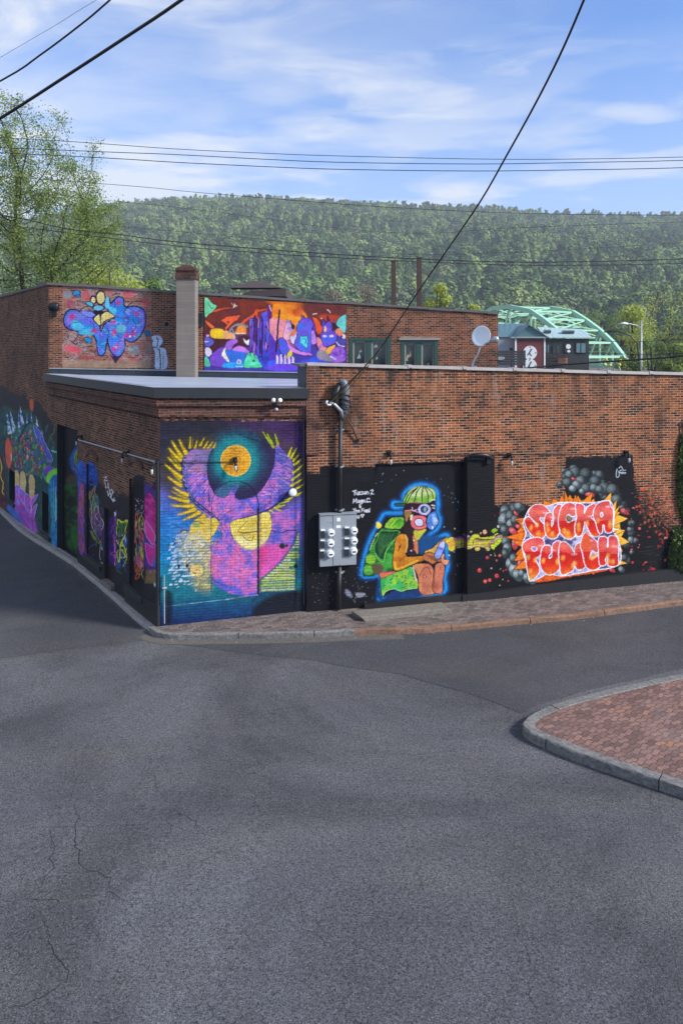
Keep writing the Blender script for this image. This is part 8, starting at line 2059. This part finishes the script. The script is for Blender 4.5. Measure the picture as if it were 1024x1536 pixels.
def colonise(name, label, trunks, env, natt, seed, leafm, step=.38, infl=3.2, kill=.75, nleaf=9, lsize=.07, lspread=.22, rtip=.011, group=None):
    """tree grown towards points scattered through its crown envelope (space colonisation)"""
    r = np.random.default_rng(seed)
    A = []
    while len(A) < natt:
        cx, cy, cz, rx, ry, rz = env[r.integers(len(env))]
        u_ = rand_unit(1, r)[0] * r.uniform(.25, 1) ** .45; p = np.array([cx + u_[0] * rx, cy + u_[1] * ry, cz + u_[2] * rz])
        if vnoise(p[0:1] * .55 + 3, p[2:3] * .55, seed)[0] > .30: A.append(p)
    A = np.array(A); pos = []; par = []
    for (b0, top) in trunks:
        b0, top = np.array(b0, float), np.array(top, float); n = int(np.linalg.norm(top - b0) / step); last = -1
        for k in range(n + 1):
            w_ = np.array([.10 * math.sin(k * .35 + b0[0]), .08 * math.cos(k * .3), 0]) * min(1, k / 4)
            pos.append(b0 + (top - b0) * k / n + w_); par.append(last); last = len(pos) - 1
    pos = [np.array(p) for p in pos]; alive = np.ones(len(A), bool)
    for it in range(90):
        Pn = np.array(pos); idx = np.nonzero(alive)[0]
        if not len(idx): break
        d2 = ((A[idx][:, None, :] - Pn[None]) ** 2).sum(-1); near = d2.argmin(1); dm = np.sqrt(d2[np.arange(len(idx)), near])
        ok = dm < (infl if it > 12 else 99)
        new = {}
        for j in np.nonzero(ok)[0]:
            v_ = A[idx[j]] - Pn[near[j]]; new.setdefault(int(near[j]), []).append(v_ / (np.linalg.norm(v_) + 1e-9))
        added = 0
        for k, vs_ in new.items():
            d_ = np.sum(vs_, 0) + r.normal(size=3) * .25; d_ /= np.linalg.norm(d_) + 1e-9
            q = Pn[k] + d_ * step
            if min(((Pn - q) ** 2).sum(1)) > (step * .45) ** 2: pos.append(q); par.append(k); added += 1
        Pn = np.array(pos); d2 = ((A[idx][:, None, :] - Pn[None]) ** 2).sum(-1).min(1); alive[idx[d2 < kill ** 2]] = False
        if not added: break
    n = len(pos); Pn = np.array(pos); ch = [[] for _ in range(n)]
    for i, p in enumerate(par):
        if p >= 0: ch[p].append(i)
    rad = np.zeros(n); ordr = []
    st_ = [i for i in range(n) if par[i] < 0]
    while st_: k = st_.pop(); ordr.append(k); st_ += ch[k]
    for k in reversed(ordr): rad[k] = rtip if not ch[k] else sum(rad[c_] ** 2.35 for c_ in ch[k]) ** (1 / 2.35)
    base = trunks[0][0]; o = thing(name, base, label, 'tree', group); mb = MB()
    for k in ordr:      # one tube per unforked run
        if par[k] < 0 or len(ch[par[k]]) > 1 and ch[par[k]][np.argmax([rad[c_] for c_ in ch[par[k]]])] != k:
            run = [par[k]] if par[k] >= 0 else []; q = k; rr_ = []
            while True:
                run.append(q)
                if not ch[q]: break
                q = ch[q][int(np.argmax([rad[c_] for c_ in ch[q]]))]
            R_ = [rad[q_] for q_ in run]
            if par[k] >= 0: R_[0] = R_[1]
            mb.tube([Vector(Pn[q_]) for q_ in run], R_, 7 if R_[0] > .1 else 4, cap=False)
    mb.build('trunk', M_BARK, o, True)
    tw = np.nonzero(rad < rtip * 4.5)[0]; cnt = r.poisson(nleaf, len(tw)); mk = vnoise(Pn[tw, 0] * .9, Pn[tw, 2] * .9, seed + 5); cnt = (cnt * np.clip((mk - .12) * 2.2, .12, 1.3)).astype(int)
    C = np.repeat(Pn[tw], cnt, 0) + r.normal(size=(cnt.sum(), 3)) * lspread
    N = rand_unit(len(C), r) + np.array([.2, -.2, .6]); N /= np.linalg.norm(N, axis=1, keepdims=True)
    V, Fq = quads(C, N, rand_unit(len(C), r), r.uniform(.6, 1.3, len(C)) * lsize); np_mesh('crown', V, Fq, leafm, o); print(name, n, len(C)); return o
colonise('leafing_tree', 'large open tree with pale green spring leaves behind the tall rear wall', [((-17.6, 46, -1), (-17.9, 46, 11.0)), ((-19.8, 46.3, -1), (-19.9, 46.3, 12.0)), ((-23.5, 46, -1), (-23.6, 46, 11.0))],
     [(-20.6, 46, 15.6, 7.0, 5.0, 6.6), (-21.5, 46, 18.0, 4.6, 4, 4.6), (-17.6, 46, 13.2, 4.3, 4, 3.6), (-26, 46, 14, 5, 4, 5)], 3600, 4, M_LEAF_SPRING, nleaf=52, lspread=.27, lsize=.064, kill=.62, rtip=.014)
tree('low_leafy_tree', 'bright yellow-green leafy tree just behind the wall, right of the big open tree', (P(165, 0, 55).x, 55, -1), 11, [((0, 0, 0), (0, 0, 1), 1.0), ((2, 0, 0), (.3, 0, 1), .9), ((-2.4, 0, 0), (-.2, 0, 1), .9)], 5, M_LEAF_YEL, nleaf=14, lsize=0.10, lspread=0.45, spread=0.9, r0=.16, levels=4, lift=.3, first=.42)
tree('low_leafy_tree', 'mid-green bushy tree filling the far left edge above the wall', (P(-10, 0, 60).x, 60, -1), 12, [((0, 0, 0), (0, 0, 1), 1.0), ((2.5, 0, 0), (.3, 0, 1), .9), ((-3, 0, 0), (-.3, 0, 1), .9)], 8, M_LEAF_MID, nleaf=7, lsize=0.14, lspread=0.5, spread=0.9, r0=.16, levels=4, lift=.3, first=.42)
# crowns peeping over the parapet and on the right
def clump_tree(name, label, x_, ytop, wpx, D, leafm, seed, n=2600, ls=0.12, group='trees behind the parapets', cat='tree', zb=-1.2, shape='round'):
    top = P(x_, ytop, D); W_ = wpx / F * D / 2; H = top.z - zb
    o = thing(name, (top.x, D, zb), label, cat, group)
    r = np.random.default_rng(seed); rr = random.Random(seed)
    mb = MB(); mb.tube([Vector((top.x, D, zb)), Vector((top.x + rr.uniform(-.2, .2), D, zb + H * .5)), Vector((top.x, D, zb + H * .9))], [max(.08, H * .018), H * .012, .03], 6, cap=False)
    lumps = []
    for k in range(16):
        if shape == 'cone':
            t = rr.random(); ra = W_ * (1 - t) * .9; c_ = Vector((top.x + rr.uniform(-1, 1) * ra * .7, D + rr.uniform(-1, 1) * ra * .7, zb + H * (.25 + .72 * t))); lumps.append((c_, max(.3, ra * .55)))
        else:
            a = rr.uniform(0, 6.28); t = rr.uniform(-1, 1); q = math.sqrt(1 - t * t) * rr.uniform(.45, .8)
            c_ = Vector((top.x + W_ * q * math.cos(a), D + W_ * q * math.sin(a), zb + H * (.62 + .3 * t))); lumps.append((c_, W_ * rr.uniform(.28, .46)))
            mb.tube([Vector((top.x, D, zb + H * .35)), (Vector((top.x, D, zb + H * .5)) + c_) / 2, c_], [H * .01, H * .007, .02], 4, cap=False)
    mb.build('trunk', M_BARK, o, True)
    per = n // len(lumps); Cs = []; Ns = []
    for c_, ra in lumps:
        u_ = rand_unit(per, r); d_ = ra * r.uniform(.55, 1.12, per)[:, None]
        Cs.append(np.array(c_) + u_ * d_ * np.array([1, 1, .85])); nn_ = u_ + rand_unit(per, r) * .8; Ns.append(nn_ / np.linalg.norm(nn_, axis=1, keepdims=True))
    C = np.concatenate(Cs); N = np.concatenate(Ns); V, Fq = quads(C, N, rand_unit(len(C), r), r.uniform(.6, 1.3, len(C)) * ls)
    np_mesh('crown', V, Fq, leafm, o); return o
for i, (x_, yt, w_, D_, lm, ls, lab, shp) in enumerate([
    (655, 410, 64, 60, M_LEAF_YEL, .13, 'yellow-green feathery tree top right of the taller brown post', 'round'),
    (700, 428, 56, 62, M_LEAF_YEL, .13, 'low yellow-green tree top further right of the brown posts', 'round'),
    (672, 440, 30, 66, M_LEAF_MID, .14, 'mid-green tree top between the two yellow-green ones', 'round'),
    (548, 412, 64, 80, M_TWIG_PINK, .07, 'pinkish budding tree behind the parapet left of the brown posts', 'round'),
    (498, 424, 56, 85, M_TWIG_PINK, .07, 'low pinkish budding tree above the orange mural right end', 'round'),
    (450, 432, 60, 95, M_LEAF_MID, .2, 'green tree top over the orange mural beside the roof monitor', 'round'),
    (325, 428, 60, 100, M_LEAF_MID, .2, 'green tree top between the chimney and the roof monitor', 'round'),
    (225, 405, 70, 80, M_LEAF_MID, .18, 'green tree top left of the chimney', 'round'),
    (165, 362, 130, 62, M_LEAF_YEL, .12, 'bright yellow-green leafy crown low behind the blue graffiti wall', 'round'),
    (75, 372, 120, 64, M_LEAF_SPRING, .12, 'pale green crown low behind the trunks of the big open tree', 'round'),
    (1060, 430, 100, 78, M_LEAF_SPRING, .17, 'yellow-green tree partly outside the right edge', 'round'),
    (948, 455, 66, 95, M_LEAF_YEL, .17, 'yellow-green tree just left of the street lamp', 'round'),
    (905, 462, 60, 205, M_LEAF_MID, .3, 'hazy green tree behind the right slope of the bridge', 'round'),
    (880, 466, 50, 215, M_LEAF_SPRING, .3, 'pale green tree behind the top right of the bridge', 'round'),
    (975, 500, 60, 72, M_LEAF_MID, .14, 'darker green bushy tree at the foot of the street lamp', 'round'),
    (1010, 505, 60, 68, M_LEAF_SPRING, .14, 'light green bush under the large right-edge tree', 'round'),
    (920, 520, 40, 200, M_LEAF_MID, .3, 'small green tree beyond the bridge end', 'round')]):
    clump_tree('tree', lab, x_, yt, w_, D_, lm, 40 + i, n=8000 if w_ > 115 else 3600 if w_ > 50 else 2200, ls=ls, shape=shp)
e_ = P(1003, 500, 80)
colonise('leafing_tree', 'large yellow-green tree at the right edge behind the street lamp', [((e_.x + .4, 80, -1), (e_.x, 80, 6.5)), ((e_.x + 3.5, 80, -1), (e_.x + 3.6, 80, 6.5))], [(e_.x, 80, 9.2, 4.2, 3.5, 4.6), (e_.x + 4, 80.5, 9, 4, 3.5, 4.4), (e_.x - 1.5, 80, 6.5, 3, 3, 2.6)], 900, 9, M_LEAF_YEL, step=.5, infl=4, kill=.9, nleaf=15, lsize=.11, lspread=.38, rtip=.016)
# ivy on the right end of the wall
def ivy(label, cx_, cy_, wx, hy, n, seed, outd=0.25):
    r = np.random.default_rng(seed); sc_ = WR.s(cx_); zc_ = WR.z(cx_, cy_); w_ = wx / 55; h_ = hy / 55
    o = thing('ivy', WR.p(sc_, zc_ - h_, 0.1), label, 'plant')
    a = r.uniform(0, 2 * np.pi, n); q = np.sqrt(r.uniform(0, 1, n)) * (0.7 + .45 * vnoise(a * 1.5, a * 0, seed))
    S = sc_ + w_ * q * np.cos(a); Zz = zc_ + h_ * q * np.sin(a); O = r.uniform(.02, outd, n) * (1.1 - q)
    C = np.stack([WR.o.x + WR.d.x * S + WR.n.x * O, WR.o.y + WR.d.y * S + WR.n.y * O, Zz], 1)
    N = np.array(WR.n)[None] + rand_unit(n, r) * .9 + np.array([0, 0, .3]); N /= np.linalg.norm(N, axis=1, keepdims=True)
    V, Fq = quads(C, N, rand_unit(n, r), r.uniform(.5, 1.2, n) * .055); np_mesh('leaves', V, Fq, M_IVY, o)
    mb = MB(); rr = random.Random(seed)
    for k in range(9):
        s_ = sc_ + rr.uniform(-.5, .5) * w_; pts = [WR.p(s_ + rr.uniform(-.1, .1), zc_ - h_ + 2 * h_ * j / 6, .04) for j in range(7)]; mb.tube(pts, .012, 4)
    mb.build('stems', M_BARK, o, True)
M_IVY = leaf_mat('ivy_leaves', (0.025, 0.05, 0.012, 1), (0.11, 0.16, 0.04, 1), .2)
ivy('dark green ivy hanging over the brick at the right edge of the wall', 1026, 712, 19, 84, 5200, 3)
ivy('lower clump of ivy shoots at the foot of the wall on the right edge', 1020, 828, 27, 42, 2400, 4, .4)

# ============================================================ hill and forest
xs = np.linspace(-620, 760, 93); ds = np.linspace(230, 1500, 90)
def ridge(x):
    """ridge elevation (m above the eye) as a function of x at 900 m"""
    px = CX + x / 900 * F
    yy = np.interp(px, [-400, 0, 180, 260, 330, 450, 600, 700, 800, 900, 1024, 1500], [372, 336, 303, 296, 295, 298, 305, 311, 316, 319, 320, 318])
    return (HY - yy) / F * 900
def hillz(X, Y):
    R_ = ridge(X * 900 / np.maximum(Y, 500)) + EYE - 8
    t = np.clip((Y - 240) / (900 - 240), 0, 1)
    z = -2 + (R_ + 2) * (0.85 * t ** 1.02 + 0.15 * t * t * (3 - 2 * t))
    z = z + np.where(Y > 900, -(Y - 900) * 0.10, 0) + 26 * (fbm(X / 130, Y / 130, 77) - 0.5) * np.clip(t * 3, 0, 1) * (1 - 0.75 * np.clip((Y - 700) / 200, 0, 1))
    return z
Xg, Yg = np.meshgrid(xs, ds); Zg = hillz(Xg, Yg)
M_HILL = simple('forest_floor', (0.035, 0.05, 0.022, 1), .95, 0, .5, .05)
i_ = np.arange(Xg.size).reshape(Xg.shape)
tag(np_mesh('hills', np.stack([Xg, Yg, Zg], -1).reshape(-1, 3), np.stack([i_[:-1, :-1], i_[:-1, 1:], i_[1:, 1:], i_[1:, :-1]], -1).reshape(-1, 4), M_HILL, smooth=True), kind='structure')
# crown templates and instanced wood
M_FOREST = Mat('forest_crowns')
oi = M_FOREST.n('ShaderNodeObjectInfo'); gi = M_FOREST.n('ShaderNodeNewGeometry')
rmp = M_FOREST.n('ShaderNodeValToRGB'); cr_ = rmp.color_ramp
cr_.elements[0].position = 0; cr_.elements[0].color = (0.045, 0.09, 0.035, 1); cr_.elements[1].position = 1; cr_.elements[1].color = (0.27, 0.35, 0.10, 1)
for p_, c_ in ((.2, (0.045, 0.09, 0.03, 1)), (.45, (0.135, 0.215, 0.06, 1)), (.7, (0.20, 0.285, 0.085, 1)), (.86, (0.12, 0.17, 0.075, 1)), (.93, (0.10, 0.13, 0.07, 1))):
    e_ = cr_.elements.new(p_); e_.color = c_
M_FOREST.l(oi.outputs['Random'], rmp.inputs[0])
v1 = M_FOREST.math('MULTIPLY_ADD', gi.outputs['Random Per Island'], 0.24, 0.8); cb = M_FOREST.n('ShaderNodeCombineColor')
for k in range(3): M_FOREST.l(v1, cb.inputs[k])
M_FOREST.set(M_FOREST.mix(1.0, rmp.outputs[0], cb.outputs[0], 'MULTIPLY'), 0.8, 0, None, 0.1)
tcol = bpy.data.collections.new('crown_templates')
for k in range(7):
    r = np.random.default_rng(200 + k); conif = k >= 5
    Cs = []; Ns = []
    nl = 17
    for j in range(nl):
        if conif:
            t = j / nl; c_ = np.array([r.normal() * .08, r.normal() * .08, .15 + 1.5 * t]); ra = .42 * (1 - t) + .06
        else:
            u_ = rand_unit(1, r)[0]; c_ = u_ * np.array([.6, .6, .42]) * r.uniform(.5, 1) + np.array([0, 0, .75]); ra = r.uniform(.26, .42)
        m_ = 60; u_ = rand_unit(m_, r); Cs.append(c_ + u_ * ra * r.uniform(.75, 1.1, (m_, 1))); q = u_ + np.array([0, 0, .25]) + rand_unit(m_, r) * .2; Ns.append(q / np.linalg.norm(q, axis=1, keepdims=True))
    C = np.concatenate(Cs); N = np.concatenate(Ns); V, Fq = quads(C, N, rand_unit(len(C), r), r.uniform(.05, .12, len(C)), .9)
    o = np_mesh('crown', V, Fq, M_FOREST.m); col.objects.unlink(o); tcol.objects.link(o)
r = np.random.default_rng(99); pts = []
nY = 0
Y = 262.0
while Y < 925:
    sp_ = 7.8 + 0.6 * (Y / 900)
    w0, w1_ = -0.62 * Y - 20, 0.60 * Y + 20
    n = int((w1_ - w0) / sp_); X = np.linspace(w0, w1_, n) + r.normal(size=n) * sp_ * .38; YY = Y + r.normal(size=n) * sp_ * .4
    pts.append(np.stack([X, YY], 1)); Y += sp_ * .95
pts = np.concatenate(pts); pz = hillz(pts[:, 0], pts[:, 1])
edge_b = (pts[:, 1] > 250)
pts = pts[edge_b]; pz = pz[edge_b]
sc_a = r.uniform(3.8, 10.5, len(pts)) * (1 - .25 * np.clip((pts[:, 1] - 600) / 300, 0, 1)); sc_a *= 0.85 + .4 * fbm(pts[:, 0] / 60, pts[:, 1] / 60, 5)
conf = fbm(pts[:, 0] / 90, pts[:, 1] / 90, 9) + r.normal(size=len(pts)) * .08
kind_a = np.where((conf > .60) | (pts[:, 1] > 865), r.integers(5, 7, len(pts)), r.integers(0, 5, len(pts)))
print('forest crowns', len(pts))
me = bpy.data.meshes.new('forest'); me.vertices.add(len(pts)); me.vertices.foreach_set('co', np.stack([pts[:, 0], pts[:, 1], pz - 2.0], 1).astype(np.float32).ravel())
for an, arr in (('sc', sc_a), ('rot', r.uniform(0, 6.28, len(pts)))):
    at = me.attributes.new(an, 'FLOAT', 'POINT'); at.data.foreach_set('value', arr.astype(np.float32))
at = me.attributes.new('kindi', 'INT', 'POINT'); at.data.foreach_set('value', kind_a.astype(np.int32))
forest = bpy.data.objects.new('forest', me); col.objects.link(forest); tag(forest, 'wooded hillside of fresh green and dark trees filling the background', 'forest', kind='stuff')
ng = bpy.data.node_groups.new('forest_instances', 'GeometryNodeTree')
ng.interface.new_socket('Geometry', in_out='INPUT', socket_type='NodeSocketGeometry'); ng.interface.new_socket('Geometry', in_out='OUTPUT', socket_type='NodeSocketGeometry')
gin = ng.nodes.new('NodeGroupInput'); gout = ng.nodes.new('NodeGroupOutput')
ci = ng.nodes.new('GeometryNodeCollectionInfo'); ci.inputs['Collection'].default_value = tcol; ci.inputs['Separate Children'].default_value = True; ci.inputs['Reset Children'].default_value = True
iop = ng.nodes.new('GeometryNodeInstanceOnPoints'); iop.inputs['Pick Instance'].default_value = True
def nattr(n, t):
    x = ng.nodes.new('GeometryNodeInputNamedAttribute'); x.data_type = t; x.inputs['Name'].default_value = n; return x.outputs['Attribute']
L = ng.links.new
L(gin.outputs[0], iop.inputs['Points']); L(ci.outputs[0], iop.inputs['Instance']); L(nattr('kindi', 'INT'), iop.inputs['Instance Index'])
cx_ = ng.nodes.new('ShaderNodeCombineXYZ'); L(nattr('rot', 'FLOAT'), cx_.inputs[2]); L(cx_.outputs[0], iop.inputs['Rotation']); L(nattr('sc', 'FLOAT'), iop.inputs['Scale'])
L(iop.outputs[0], gout.inputs[0])
md = forest.modifiers.new('instances', 'NODES'); md.node_group = ng

# ------------------------------------------------------------------ the air itself
mb = MB(); mb.box((-1400, -320, -4), (2900, 0, 0), (0, 1800, 0), (0, 0, 300))
hz_ = mb.build('haze'); tag(hz_, 'pale blue haze filling the valley air', 'haze', kind='stuff')
hm = bpy.data.materials.new('haze'); hm.use_nodes = True; hm.node_tree.nodes.clear()
ho = hm.node_tree.nodes.new('ShaderNodeOutputMaterial'); hv = hm.node_tree.nodes.new('ShaderNodeVolumePrincipled')
hv.inputs['Color'].default_value = (0.80, 0.88, 1.0, 1); hv.inputs['Density'].default_value = 0.00036; hv.inputs['Anisotropy'].default_value = 0.0
hm.node_tree.links.new(hv.outputs[0], ho.inputs['Volume']); hz_.data.materials.append(hm)
